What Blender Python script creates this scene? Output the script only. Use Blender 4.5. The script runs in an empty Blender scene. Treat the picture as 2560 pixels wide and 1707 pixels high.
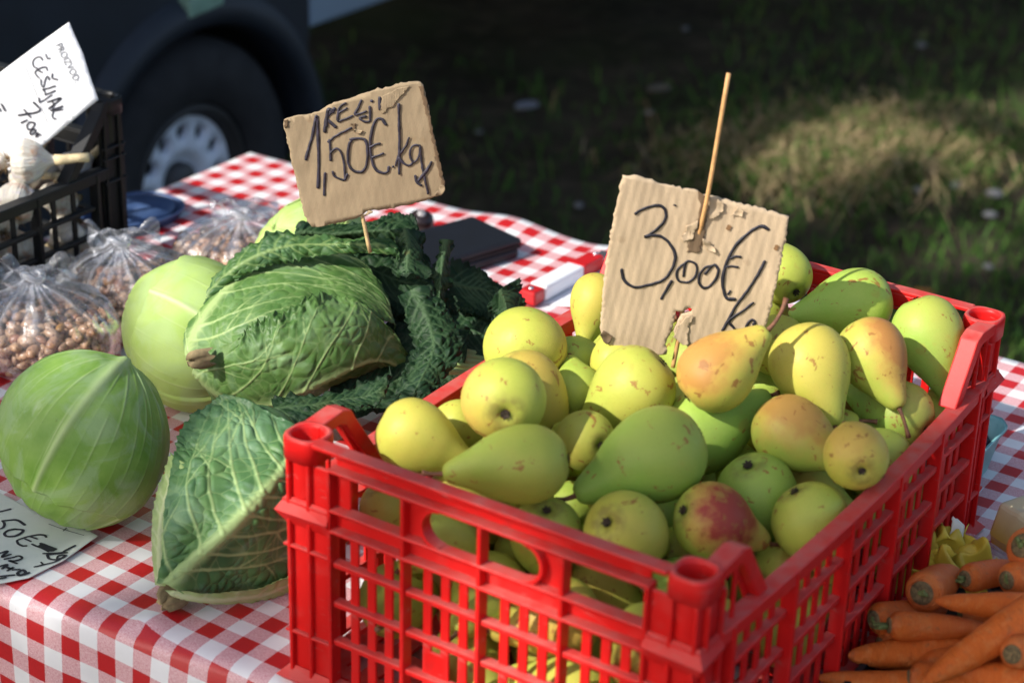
import bpy, bmesh, math, random
import numpy as np
from mathutils import Vector, Matrix
from mathutils.geometry import delaunay_2d_cdt

rnd = random.Random(7)
rng = np.random.default_rng(7)
scene = bpy.context.scene
COL = scene.collection
R = math.radians

# ------------------------------------------------------------------ camera
cam_data = bpy.data.cameras.new('camera')
cam = bpy.data.objects.new('camera', cam_data)
COL.objects.link(cam)
PITCH, ROLL, CAM_Z = 0.439477, 0.029684, 1.772918
_r0, _u0 = Vector((1, 0, 0)), Vector((0, math.sin(PITCH), math.cos(PITCH)))
_fw = Vector((0, math.cos(PITCH), -math.sin(PITCH)))
_cr, _sr = math.cos(ROLL), math.sin(ROLL)
_right, _up = _cr * _r0 + _sr * _u0, -_sr * _r0 + _cr * _u0
m = Matrix((_right, _up, -_fw)).transposed().to_4x4()
m.translation = (0, 0, CAM_Z)
cam.matrix_world = m
cam_data.sensor_width = 36.0
cam_data.lens = 71.33
cam_data.clip_start, cam_data.clip_end = 0.05, 500
cam_data.dof.use_dof = True
cam_data.dof.focus_distance = 2.0
cam_data.dof.aperture_fstop = 4.7
cam_data.dof.aperture_blades = 7
scene.camera = cam

# ------------------------------------------------------------------ sky, sun, exposure
SUN_AZ, SUN_EL = R(57), R(37)          # heading the light travels, height of the sun
world = bpy.data.worlds.new('World'); scene.world = world; world.use_nodes = True
wn = world.node_tree.nodes; wl = world.node_tree.links
sky = wn.new('ShaderNodeTexSky'); sky.sky_type = 'NISHITA'; sky.sun_disc = False
sky.sun_elevation = SUN_EL; sky.sun_rotation = SUN_AZ + math.pi
sky.air_density = 0.8; sky.dust_density = 3.0; sky.ozone_density = 0.6
wl.new(sky.outputs[0], wn['Background'].inputs[0]); wn['Background'].inputs[1].default_value = 0.105
sun_data = bpy.data.lights.new('sun', 'SUN'); sun_data.energy = 2.7; sun_data.angle = R(0.53)
sun_data.color = (1.0, 0.95, 0.88)
sun = bpy.data.objects.new('sun', sun_data); COL.objects.link(sun)
SD = Vector((math.sin(SUN_AZ) * math.cos(SUN_EL), math.cos(SUN_AZ) * math.cos(SUN_EL), -math.sin(SUN_EL)))
sun.rotation_euler = SD.to_track_quat('-Z', 'Y').to_euler()
sun.location = (-8, -5, 9)
scene.view_settings.view_transform = 'Standard'; scene.view_settings.look = 'None'
scene.view_settings.gamma = 1.0; scene.view_settings.exposure = 1.22
scene.view_settings.use_curve_mapping = False
scene.cycles.transparent_max_bounces = 16
scene.cycles.max_bounces = 8
scene.cycles.use_denoising = True

# ------------------------------------------------------------------ measured data (metres)
PEARS = [
('P1', [-0.0835, 1.5374, 0.9594], 0.0313, [0.8965, -0.1885, -0.401], 2.9, 0.15, 0.15, [-0.39, -0.18, 0.79], 1),
('P2', [0.0154, 1.4786, 0.9669], 0.0339, [-0.9847, 0.0148, -0.1735], 3.1, 0.5, 0.0, [0.75, -0.44, 0.23], 1),
('P3', [0.1281, 1.522, 0.9565], 0.04, [-0.882, -0.2759, -0.382], 3.0, 0.85, 0.1, [-0.02, -0.13, 0.89], 1),
('P4', [0.1703, 1.6237, 0.9224], 0.0377, [0.882, 0.2759, 0.382], 3.0, 0.9, 0.0, [0.75, -0.44, 0.23], 0),
('P5', [0.0668, 1.5657, 0.9436], 0.0266, [-0.5582, 0.7974, -0.2291], 2.7, 0.3, 0.15, [-0.75, -0.46, 0.19], 0),
('P6', [-0.0053, 1.5439, 0.9923], 0.0356, [-0.0437, 0.9974, -0.0578], 2.8, 0.4, 0.45, [-0.6, -0.64, -0.19], 0),
('P7', [0.0102, 1.6355, 0.9556], 0.0384, [0.617, -0.082, -0.7827], 2.7, 0.25, 0.38, [0.7, -0.33, 0.46], 0),
('P8', [0.0136, 1.7143, 0.9601], 0.0375, [-0.1849, 0.9814, 0.052], 2.7, 0.2, 0.4, [0.66, -0.6, -0.11], 0),
('P9', [-0.0448, 1.5971, 0.9384], 0.0247, [-0.8046, 0.3162, -0.5025], 2.7, 0.2, 0.1, [0.75, -0.44, 0.23], 0),
('P10', [0.0621, 1.7445, 0.9289], 0.0274, [-0.6745, 0.7362, 0.0552], 2.7, 0.6, 0, [0.75, -0.44, 0.23], 0),
('P11', [0.0634, 1.6735, 0.9327], 0.0265, [-0.1554, 0.9009, 0.4054], 2.7, 0.5, 0, [0.75, -0.44, 0.23], 0),
('P12', [0.097, 1.7092, 0.9506], 0.0236, [0.1443, 0.421, 0.8955], 3.0, 0.1, 0.1, [0.75, -0.44, 0.23], 0),
('P13', [0.112, 1.6328, 0.9647], 0.0367, [-0.712, -0.1323, -0.6896], 2.8, 0.35, 0.1, [0.75, -0.44, 0.23], 0),
('P14', [0.1781, 1.6054, 0.9911], 0.0337, [0.7202, 0.214, 0.6599], 2.75, 0.05, 0.75, [-0.73, -0.38, 0.37], 2),
('P15', [0.0801, 1.8031, 0.9742], 0.0245, [-0.2265, -0.5649, -0.7934], 3.0, 0.3, 0.3, [-0.15, -0.14, 0.88], 2),
('P16', [0.2642, 1.8278, 0.9934], 0.0298, [-0.4025, 0.859, 0.3163], 2.7, 0.45, 0, [0.75, -0.44, 0.23], 0),
('P17', [0.332, 1.7915, 0.9829], 0.0336, [-0.9715, -0.1008, -0.2143], 3.0, 0.8, 0, [0.75, -0.44, 0.23], 0),
('P18', [0.3917, 1.74, 0.9773], 0.0345, [0.3684, -0.4727, -0.8006], 3.0, 0.85, 0.2, [0.74, -0.5, 0.11], 1),
('P19', [0.2464, 1.8488, 0.9473], 0.0287, [-0.1554, 0.9009, 0.4054], 2.7, 0.4, 0, [0.75, -0.44, 0.23], 0),
('P19b', [0.2525, 1.7486, 0.9548], 0.029, [-0.7273, 0.684, -0.0558], 2.7, 0.15, 0.1, [0.75, -0.44, 0.23], 0),
('P20', [0.2683, 1.6537, 0.9852], 0.0362, [0.3055, -0.7455, -0.5924], 2.75, 0.1, 0.25, [-0.28, -0.16, 0.84], 2),
('P21', [0.328, 1.6794, 0.9847], 0.031, [0.3777, -0.6756, -0.6332], 2.9, 0.2, 0.8, [0.7, -0.33, 0.46], 2),
('P22', [0.2455, 1.5883, 0.9468], 0.0338, [0.7477, -0.6384, -0.1827], 2.8, 0.45, 0.7, [0.04, -0.13, 0.89], 2),
('P23', [0.2944, 1.5166, 0.9619], 0.0276, [-0.0548, 0.9974, 0.0463], 2.7, 0.05, 0.5, [-0.15, -0.14, 0.88], 0),
('P24', [0.2175, 1.5474, 0.9049], 0.0364, [0.3202, 0.1101, -0.9409], 2.9, 0.9, 0, [0.75, -0.44, 0.23], 0),
('P25', [0.1705, 1.474, 0.9202], 0.0328, [0.85, 0.2487, -0.4644], 2.8, 0.6, 1.0, [0.73, -0.39, 0.35], 2),
('P26', [0.0986, 1.4579, 0.9167], 0.0339, [0.566, 0.5636, -0.6017], 2.8, 0.2, 0.1, [0.75, -0.44, 0.23], 0),
('P27', [0.0338, 1.4812, 0.8991], 0.0309, [0.0227, 0.2559, -0.9664], 2.8, 0.5, 0, [0.75, -0.44, 0.23], 0),
('P28', [0.0172, 1.5262, 0.8527], 0.0266, [0.4938, -0.0306, -0.869], 2.8, 0.4, 0.1, [0.75, -0.44, 0.23], 0),
('P29', [-0.0461, 1.4828, 0.8906], 0.0295, [-0.7995, 0.0994, -0.5924], 2.8, 0.6, 0, [0.75, -0.44, 0.23], 0),
('P30', [0.0569, 1.5805, 0.8678], 0.0234, [0.7118, 0.7022, -0.0171], 2.8, 0.7, 0, [0.75, -0.44, 0.23], 0),
('P31', [0.2581, 1.4978, 0.9089], 0.034, [0.5175, -0.1993, -0.8321], 2.8, 0.5, 0, [0.75, -0.44, 0.23], 0),
('P32', [0.3352, 1.6141, 0.9026], 0.0329, [-0.9895, 0.0614, 0.1306], 2.8, 0.7, 0.1, [0.75, -0.44, 0.23], 0),
('P33', [0.3602, 1.6713, 0.922], 0.0322, [-0.7625, 0.6272, 0.1588], 2.8, 0.8, 0.4, [0.75, -0.44, 0.23], 0),
('P34', [0.3165, 1.7287, 0.9058], 0.0191, [0.4755, -0.1445, 0.8678], 2.9, 0.1, 0.9, [-0.75, -0.46, 0.19], 2),
('P35', [0.2449, 1.7618, 0.9049], 0.0253, [-0.0227, 0.9075, 0.4195], 2.7, 0.85, 0, [0.75, -0.44, 0.23], 0),
('P36', [0.4079, 1.7154, 0.8963], 0.0215, [-0.0257, 0.8208, 0.5707], 2.7, 0.3, 0, [0.75, -0.44, 0.23], 0),
('P37', [0.1588, 1.4537, 0.8601], 0.0307, [-0.8922, 0.4351, 0.1215], 2.8, 0.8, 0, [0.75, -0.44, 0.23], 0),
('P38', [0.0842, 1.4937, 0.8447], 0.0315, [0.7278, -0.2918, -0.6206], 2.9, 0.5, 0.4, [0.02, -0.77, -0.47], 0),
('P39', [0.2267, 1.5513, 0.8079], 0.0273, [0.4106, 0.7769, 0.4773], 2.8, 0.8, 0, [0.75, -0.44, 0.23], 0),
('P40', [0.2401, 1.5088, 0.8521], 0.0264, [0.7368, 0.6461, 0.1991], 2.8, 0.4, 0.2, [0.75, -0.44, 0.23], 0),
('P41', [-0.0402, 1.5378, 0.9008], 0.0295, [0.9299, 0.2518, -0.2683], 2.9, 0.15, 0.1, [0.75, -0.44, 0.23], 0),
('P42', [-0.1022, 1.5379, 0.8864], 0.0266, [0.4938, -0.0306, -0.869], 2.8, 0.1, 0.3, [-0.7, -0.57, -0.04], 0),
('P43', [-0.0725, 1.5794, 0.8578], 0.0273, [0.8922, 0.184, -0.4125], 2.8, 0.15, 0.2, [-0.7, -0.57, -0.04], 0),
('P44', [0.1335, 1.5683, 0.8664], 0.0213, [0.6518, 0.753, 0.0908], 2.8, 0.7, 0, [0.75, -0.44, 0.23], 0),
('P45', [-0.0112, 1.5739, 0.8619], 0.0257, [0.8046, 0.5887, 0.0771], 2.8, 0.3, 0, [0.75, -0.44, 0.23], 0),
('P46', [0.0701, 1.544, 0.8457], 0.0231, [-0.8046, 0.3162, -0.5025], 2.8, 0.6, 0, [0.75, -0.44, 0.23], 0),
('P47', [0.1414, 1.5137, 0.8607], 0.0219, [0.3047, 0.934, 0.1863], 2.8, 0.4, 0.2, [0.75, -0.44, 0.23], 0),
('P48', [0.2125, 1.626, 0.8823], 0.023, [-0.1554, 0.9009, 0.4054], 2.8, 0.6, 0, [0.75, -0.44, 0.23], 0),
('P49', [0.3229, 1.6009, 0.85], 0.0245, [0.3632, 0.8687, 0.3369], 2.8, 0.6, 0, [0.75, -0.44, 0.23], 0),
('P50', [0.0896, 1.5644, 0.8895], 0.0215, [0.3632, 0.8687, 0.3369], 2.8, 0.4, 0, [0.75, -0.44, 0.23], 0)]
FILL = [([0.0496, 1.4292, 0.8491], 0.0336, [-0.98, -0.11, -0.17]), ([0.1162, 1.6427, 0.8488], 0.0344, [-0.53, -0.84, -0.12]), ([0.2335, 1.676, 0.8316], 0.0346, [0.02, 0.99, 0.14]), ([0.1598, 1.8174, 0.8161], 0.0369, [0.47, -0.88, -0.08]), ([-0.0132, 1.6367, 0.8056], 0.0336, [0.29, -0.84, 0.45]), ([0.1643, 1.7035, 0.9056], 0.0333, [-0.96, -0.29, 0.03]), ([0.1155, 1.3426, 0.8779], 0.037, [0.98, 0.18, -0.11]), ([0.1817, 1.8182, 0.9032], 0.0379, [0.44, -0.01, -0.9]), ([0.3151, 1.7253, 0.8132], 0.0357, [-0.6, 0.69, -0.39]), ([0.3503, 1.749, 0.8761], 0.0334, [-0.69, 0.72, -0.04]), ([0.0741, 1.7471, 0.8215], 0.0342, [0.72, 0.31, -0.62]), ([0.0587, 1.6878, 0.8774], 0.0333, [-0.59, -0.77, 0.23]), ([0.1161, 1.8437, 0.9012], 0.0366, [-0.79, -0.61, -0.0]), ([0.102, 1.6877, 0.8057], 0.0358, [0.71, 0.66, -0.24]), ([0.1336, 1.3983, 0.8058], 0.034, [0.94, -0.32, 0.11]), ([-0.0315, 1.4437, 0.7952], 0.0331, [0.56, -0.77, -0.3]), ([0.1481, 1.5148, 0.8005], 0.0359, [0.55, -0.83, 0.07]), ([0.1799, 1.6494, 0.7971], 0.0355, [-0.48, 0.85, 0.23]), ([0.2984, 1.6939, 0.8781], 0.0363, [-0.79, 0.23, 0.57]), ([0.3448, 1.6605, 0.8314], 0.035, [0.8, 0.51, 0.32]), ([0.2953, 1.8116, 0.8415], 0.0349, [-0.69, 0.56, 0.45]), ([-0.0911, 1.501, 0.8168], 0.0332, [-0.19, -0.97, 0.18]), ([0.1472, 1.9057, 0.8479], 0.0372, [0.24, -0.2, 0.95]), ([0.2186, 1.7706, 0.8573], 0.0346, [0.87, 0.4, 0.28]), ([0.264, 1.5922, 0.8778], 0.0335, [0.69, -0.72, 0.11]), ([-0.0211, 1.6466, 0.8652], 0.0336, [0.34, 0.87, 0.37]), ([0.0595, 1.3677, 0.8111], 0.0351, [-0.81, 0.59, -0.03]), ([0.1185, 1.7654, 0.8991], 0.0334, [-0.41, -0.9, -0.12]), ([0.1419, 1.7234, 0.8455], 0.0351, [0.28, -0.9, 0.33]), ([-0.0514, 1.5869, 0.8015], 0.0334, [0.93, -0.37, -0.02]), ([0.2395, 1.8197, 0.806], 0.0336, [-0.38, 0.92, -0.13]), ([0.0853, 1.8143, 0.8349], 0.0355, [0.73, 0.55, 0.4]), ([0.1633, 1.5881, 0.8239], 0.0353, [-0.67, 0.23, -0.7]), ([0.0401, 1.4626, 0.8], 0.0345, [0.88, 0.24, -0.41]), ([0.0208, 1.7052, 0.8184], 0.0342, [0.27, -0.95, 0.17]), ([0.2642, 1.6184, 0.7983], 0.0356, [-0.23, 0.94, -0.26]), ([0.0518, 1.5985, 0.8149], 0.0372, [0.49, -0.71, -0.51]), ([0.3753, 1.7476, 0.8129], 0.0348, [0.35, -0.94, 0.06]), ([0.3018, 1.7945, 0.9124], 0.0356, [-0.62, 0.76, -0.2]), ([0.2422, 1.4973, 0.7988], 0.0335, [0.76, 0.32, 0.56]), ([-0.0241, 1.5162, 0.8011], 0.0347, [-0.67, 0.65, 0.37]), ([0.1685, 1.3929, 0.8586], 0.0331, [-0.83, 0.38, 0.41]), ([0.1276, 1.3321, 0.8028], 0.0331, [0.86, 0.49, -0.17]), ([0.2579, 1.6532, 0.9142], 0.0337, [0.96, -0.12, 0.25]), ([0.2293, 1.7473, 0.8031], 0.0343, [-0.69, -0.72, 0.05]), ([-0.0104, 1.4703, 0.8471], 0.0339, [-0.4, -0.91, -0.07])]
PEAR_SIGN = {'org': [0.1542, 1.6983, 0.95], 'e1': [1.0, 0.0, 0.0], 'e2': [0.0, 0.0, 1.0], 'outline': [(-0.0599, 0.1917), (-0.0476, 0.1916), (-0.0393, 0.1887), (-0.031, 0.186), (-0.0274, 0.184), (-0.0143, 0.181), (-0.0033, 0.1796), (0.0071, 0.1778), (0.0093, 0.1749), (0.0149, 0.1736), (0.0231, 0.1732), (0.0302, 0.1702), (0.0441, 0.1672), (0.058, 0.1647), (0.072, 0.1615), (0.0832, 0.1582), (0.09, 0.1559), (0.0902, 0.1444), (0.0886, 0.1264), (0.0864, 0.1038), (0.0831, 0.0763), (0.0794, 0.0515), (0.0753, 0.0327), (0.0718, 0.0138), (0.0667, 0.0152), (0.0552, 0.018), (0.0452, 0.0189), (0.0351, 0.0213), (0.0265, 0.0233), (0.015, 0.0253), (0.0087, 0.0235), (0.0042, 0.0281), (-0.0038, 0.0317), (-0.0054, 0.0395), (-0.002, 0.0489), (0.001, 0.0564), (0.01, 0.0586), (0.0105, 0.0624), (0.0069, 0.0631), (0.0043, 0.0596), (-0.0041, 0.0589), (-0.0049, 0.0503), (-0.0077, 0.0378), (-0.0126, 0.0244), (-0.0101, 0.019), (-0.0113, 0.015), (-0.0183, 0.014), (-0.0269, 0.0156), (-0.0369, 0.0162), (-0.0469, 0.0178), (-0.0584, 0.0213), (-0.0672, 0.0257), (-0.0717, 0.0326), (-0.0735, 0.0419), (-0.0731, 0.062), (-0.0722, 0.0896), (-0.0704, 0.1108), (-0.0691, 0.1259), (-0.0661, 0.1497), (-0.063, 0.1719), (-0.061, 0.1865)], 'strokes': [(1, [(-0.0474, 0.1555), (-0.0418, 0.1594), (-0.0337, 0.1626), (-0.027, 0.1638), (-0.022, 0.1615), (-0.0196, 0.1556), (-0.0206, 0.149), (-0.0257, 0.1421), (-0.0323, 0.136), (-0.0373, 0.1331), (-0.0294, 0.1346), (-0.0224, 0.1333), (-0.0152, 0.1276), (-0.0098, 0.1188), (-0.0087, 0.1113), (-0.0109, 0.1022), (-0.0159, 0.0929), (-0.0226, 0.0881), (-0.0308, 0.0851), (-0.0432, 0.0826), (-0.0519, 0.0872), (-0.0552, 0.0932), (-0.0567, 0.1004)]), (1, [(-0.0104, 0.0901), (-0.0139, 0.0823), (-0.0188, 0.0712)]), (0.8, [(0.0012, 0.1086), (-0.004, 0.1039), (-0.0064, 0.0978), (-0.0046, 0.091), (0.0011, 0.0889), (0.0079, 0.0914), (0.0116, 0.0984), (0.0111, 0.1059), (0.0074, 0.1096), (0.0012, 0.1086), (0.0, 0.0949)]), (0.9, [(0.0257, 0.1064), (0.0196, 0.1047), (0.0151, 0.0985), (0.0142, 0.0909), (0.0174, 0.0849), (0.0223, 0.0843), (0.0275, 0.0898), (0.0311, 0.099), (0.03, 0.105), (0.0263, 0.1071), (0.0193, 0.0978)]), (1.1, [(0.0734, 0.1438), (0.0677, 0.1466), (0.061, 0.1442), (0.0532, 0.1372), (0.0456, 0.128), (0.0408, 0.1189), (0.0369, 0.1052), (0.0358, 0.0915), (0.0379, 0.081), (0.0412, 0.0746), (0.0485, 0.0744)]), (0.8, [(0.0411, 0.1144), (0.0451, 0.1168), (0.0506, 0.1165)]), (0.8, [(0.0382, 0.106), (0.043, 0.1069), (0.0486, 0.1064)]), (0.7, [(0.0416, 0.0788), (0.0434, 0.0827)]), (1, [(0.0724, 0.1132), (0.0672, 0.1001), (0.0612, 0.0878), (0.055, 0.0769), (0.0488, 0.066), (0.0441, 0.0535), (0.0393, 0.0417)]), (0.9, [(0.0652, 0.0719), (0.0574, 0.064), (0.0449, 0.0527), (0.0489, 0.0459), (0.0557, 0.0396), (0.0596, 0.0447), (0.0632, 0.0529), (0.0668, 0.0542), (0.0683, 0.0496), (0.0653, 0.0433), (0.0625, 0.037)]), (0.8, [(0.0668, 0.0511), (0.0673, 0.0449), (0.0662, 0.0371)]), (0.5, [(-0.0133, 0.1647), (-0.0112, 0.164)])], 'stick': [(0.0264, 0.2905), (0.0163, 0.1766), (0.0091, 0.1194), (0.0023, 0.0583), (0.0, 0.0271), (-0.0032, -0.0013)], 'channel': [(0.0074, 0.1771), (0.0156, 0.1732), (0.0172, 0.1598), (0.017, 0.142), (0.013, 0.1198), (0.0019, 0.1191), (0.0029, 0.1371), (0.0044, 0.1461), (0.0095, 0.1521), (0.0107, 0.1654)], 'flap1': [(0.017, 0.173), (0.0246, 0.1725), (0.031, 0.169), (0.0313, 0.1602), (0.0266, 0.1534), (0.0198, 0.1525), (0.0186, 0.1642)], 'flap2': [(-0.001, 0.1444), (0.0095, 0.1514), (0.009, 0.1432), (0.0053, 0.1312), (-0.0022, 0.1295), (-0.0052, 0.1339), (-0.0007, 0.1385)], 'flap3': [(0.0142, 0.133), (0.022, 0.1303), (0.0274, 0.1215), (0.0255, 0.1199), (0.0183, 0.1227)], 'flap4': [(0.0382, 0.1545), (0.0443, 0.165), (0.0494, 0.1608), (0.0491, 0.1549), (0.0436, 0.1554)], 'flap5': [(-0.0004, 0.0458), (0.0046, 0.0553), (0.0109, 0.0555), (0.0106, 0.0493), (0.0081, 0.0446), (0.0087, 0.0235), (-0.0023, 0.0302), (-0.0054, 0.0348)], 'flap6': [(-0.0739, 0.0341), (-0.0706, 0.0389), (-0.0648, 0.036), (-0.0611, 0.033), (-0.0644, 0.0266), (-0.0671, 0.0249)], 'spots': [(0.0376, 0.1442), (0.0817, 0.127), (0.0038, 0.0351), (0.0055, 0.0414)]}
KALE_SIGN = {'org': [-0.1522, 1.943, 0.97], 'e1': [1.0, 0.0, 0.0], 'e2': [0.0, 0.0, 1.0], 'outline': [(-0.0837, 0.1281), (-0.0791, 0.1306), (-0.0734, 0.1326), (-0.0666, 0.1343), (-0.061, 0.1341), (-0.0507, 0.1374), (-0.0405, 0.1437), (-0.0337, 0.148), (-0.0246, 0.1512), (-0.0179, 0.1526), (-0.0088, 0.1564), (0.0002, 0.1602), (0.0103, 0.1635), (0.0204, 0.1656), (0.0316, 0.1694), (0.0417, 0.1715), (0.0518, 0.1718), (0.0558, 0.169), (0.0575, 0.162), (0.0598, 0.1515), (0.0628, 0.1362), (0.0658, 0.122), (0.0693, 0.1066), (0.0706, 0.0933), (0.073, 0.0825), (0.076, 0.0741), (0.079, 0.0644), (0.0785, 0.0571), (0.0745, 0.0514), (0.0688, 0.05), (0.0597, 0.0454), (0.0459, 0.0413), (0.0343, 0.0384), (0.0205, 0.0349), (0.0113, 0.0334), (0.0055, 0.0338), (0.0009, 0.0324), (-0.0061, 0.0279), (-0.0078, 0.0253), (-0.0165, 0.0232), (-0.0258, 0.0185), (-0.0362, 0.017), (-0.0444, 0.0142), (-0.0536, 0.0127), (-0.0583, 0.0138), (-0.0628, 0.0192), (-0.0656, 0.0266), (-0.0688, 0.0389), (-0.0715, 0.0523), (-0.0757, 0.0718), (-0.0778, 0.0838), (-0.0798, 0.0983), (-0.0829, 0.1126), (-0.085, 0.1209)], 'strokes': [(1.1, [(-0.0629, 0.0867), (-0.0604, 0.0965), (-0.0556, 0.1134), (-0.0531, 0.1266), (-0.0513, 0.1338), (-0.0503, 0.1267), (-0.05, 0.1088), (-0.0498, 0.0847), (-0.051, 0.056)]), (1, [(-0.0434, 0.0728), (-0.0444, 0.0605), (-0.0447, 0.0483)]), (1.2, [(-0.0382, 0.1425), (-0.0418, 0.1294), (-0.0431, 0.1174)]), (1.2, [(-0.0326, 0.1433), (-0.0406, 0.133), (-0.0373, 0.1283), (-0.0317, 0.1231)]), (1.2, [(-0.0338, 0.1391), (-0.0394, 0.1413), (-0.0413, 0.1234)]), (0.9, [(-0.0213, 0.149), (-0.0269, 0.1453), (-0.0293, 0.1381), (-0.0293, 0.1298), (-0.0248, 0.1311), (-0.0146, 0.1356)]), (0.8, [(-0.0281, 0.1387), (-0.0202, 0.1437)]), (0.9, [(-0.006, 0.1524), (-0.0089, 0.1446), (-0.0123, 0.1368), (-0.001, 0.1407)]), (0.9, [(0.0024, 0.1462), (0.0029, 0.1367), (0.0018, 0.1301), (-0.0044, 0.1305), (-0.0076, 0.1338), (-0.001, 0.1354)]), (1.2, [(0.0041, 0.1521), (0.0052, 0.1516)]), (1.4, [(0.0125, 0.1557), (0.0131, 0.1435)]), (0.9, [(-0.0158, 0.123), (-0.0249, 0.118), (-0.0329, 0.1129), (-0.0398, 0.1067)]), (0.9, [(-0.0386, 0.1092), (-0.0376, 0.0972), (-0.0377, 0.0869)]), (0.8, [(-0.0377, 0.0948), (-0.033, 0.0997), (-0.0285, 0.0987), (-0.0252, 0.0903), (-0.0235, 0.0795), (-0.0231, 0.0661)]), (0.9, [(-0.0356, 0.0748), (-0.0334, 0.0694), (-0.0242, 0.0661), (-0.0207, 0.0723)]), (1, [(-0.0159, 0.1099), (-0.0188, 0.1038), (-0.02, 0.0893), (-0.0184, 0.0809), (-0.0127, 0.0756), (-0.0047, 0.0764), (-0.0006, 0.0863), (-0.0, 0.1008), (-0.0023, 0.1103), (-0.0091, 0.1119), (-0.0176, 0.1104)]), (1, [(0.0187, 0.1271), (0.0148, 0.1329), (0.0103, 0.1334), (0.0069, 0.1285), (0.004, 0.1177), (0.0028, 0.1045), (0.0045, 0.0888), (0.0079, 0.0793), (0.0148, 0.0752), (0.0205, 0.0766), (0.0216, 0.0821)]), (0.9, [(0.0023, 0.1026), (0.008, 0.1058), (0.0131, 0.1072)]), (0.9, [(0.0045, 0.0913), (0.0114, 0.0945), (0.0165, 0.0965)]), (1, [(0.0254, 0.0822), (0.0262, 0.0825)]), (1, [(0.0317, 0.1494), (0.032, 0.1293), (0.0324, 0.1114), (0.0322, 0.0745)]), (0.9, [(0.042, 0.1141), (0.0387, 0.1044), (0.0319, 0.0945), (0.0285, 0.0835)]), (0.9, [(0.0319, 0.0921), (0.0365, 0.0862), (0.0422, 0.084), (0.0467, 0.0878)]), (0.8, [(0.0534, 0.1061), (0.0466, 0.1058), (0.0432, 0.0997), (0.0439, 0.0913), (0.0479, 0.0878), (0.0524, 0.0952), (0.0532, 0.1049)]), (0.9, [(0.0534, 0.1049), (0.0549, 0.088), (0.0571, 0.0759), (0.0619, 0.0535)]), (1.1, [(0.065, 0.0883), (0.0605, 0.0797), (0.0514, 0.0672)]), (1, [(0.0485, 0.0732), (0.0503, 0.066), (0.0549, 0.0625)])], 'stick': [(-0.0106, 0.0432), (-0.0061, 0.026), (-0.001, -0.0), (0.0019, -0.015)], 'scuff': [(0.0142, 0.1577), (0.0227, 0.1609), (0.0294, 0.1647), (0.0384, 0.1673), (0.0429, 0.168), (0.0362, 0.1602), (0.0294, 0.1529), (0.0261, 0.1457), (0.0204, 0.1444), (0.0154, 0.1383), (0.0137, 0.143)], 'corner_a': [(0.0518, 0.1677), (0.0558, 0.169), (0.079, 0.0644), (0.0756, 0.0594), (0.0695, 0.0933), (0.0623, 0.1267)], 'flap1': [(0.0699, 0.0544), (0.0755, 0.0643), (0.079, 0.0632), (0.0785, 0.0571), (0.0745, 0.0514), (0.0694, 0.0504)], 'flap2': [(-0.0061, 0.0279), (0.0009, 0.0324), (0.0055, 0.0338), (0.0061, 0.032), (0.0009, 0.0287), (-0.0043, 0.0267)], 'flap3': [(-0.0167, 0.1272), (-0.0113, 0.128), (-0.0124, 0.1184), (-0.0141, 0.1195)], 'flap4': [(-0.0124, 0.122), (-0.0045, 0.1204), (-0.0079, 0.1161), (-0.0119, 0.1178)], 'flap5': [(-0.0837, 0.1281), (-0.0797, 0.13), (-0.0804, 0.1222), (-0.0827, 0.1198), (-0.0847, 0.1209)]}
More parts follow.
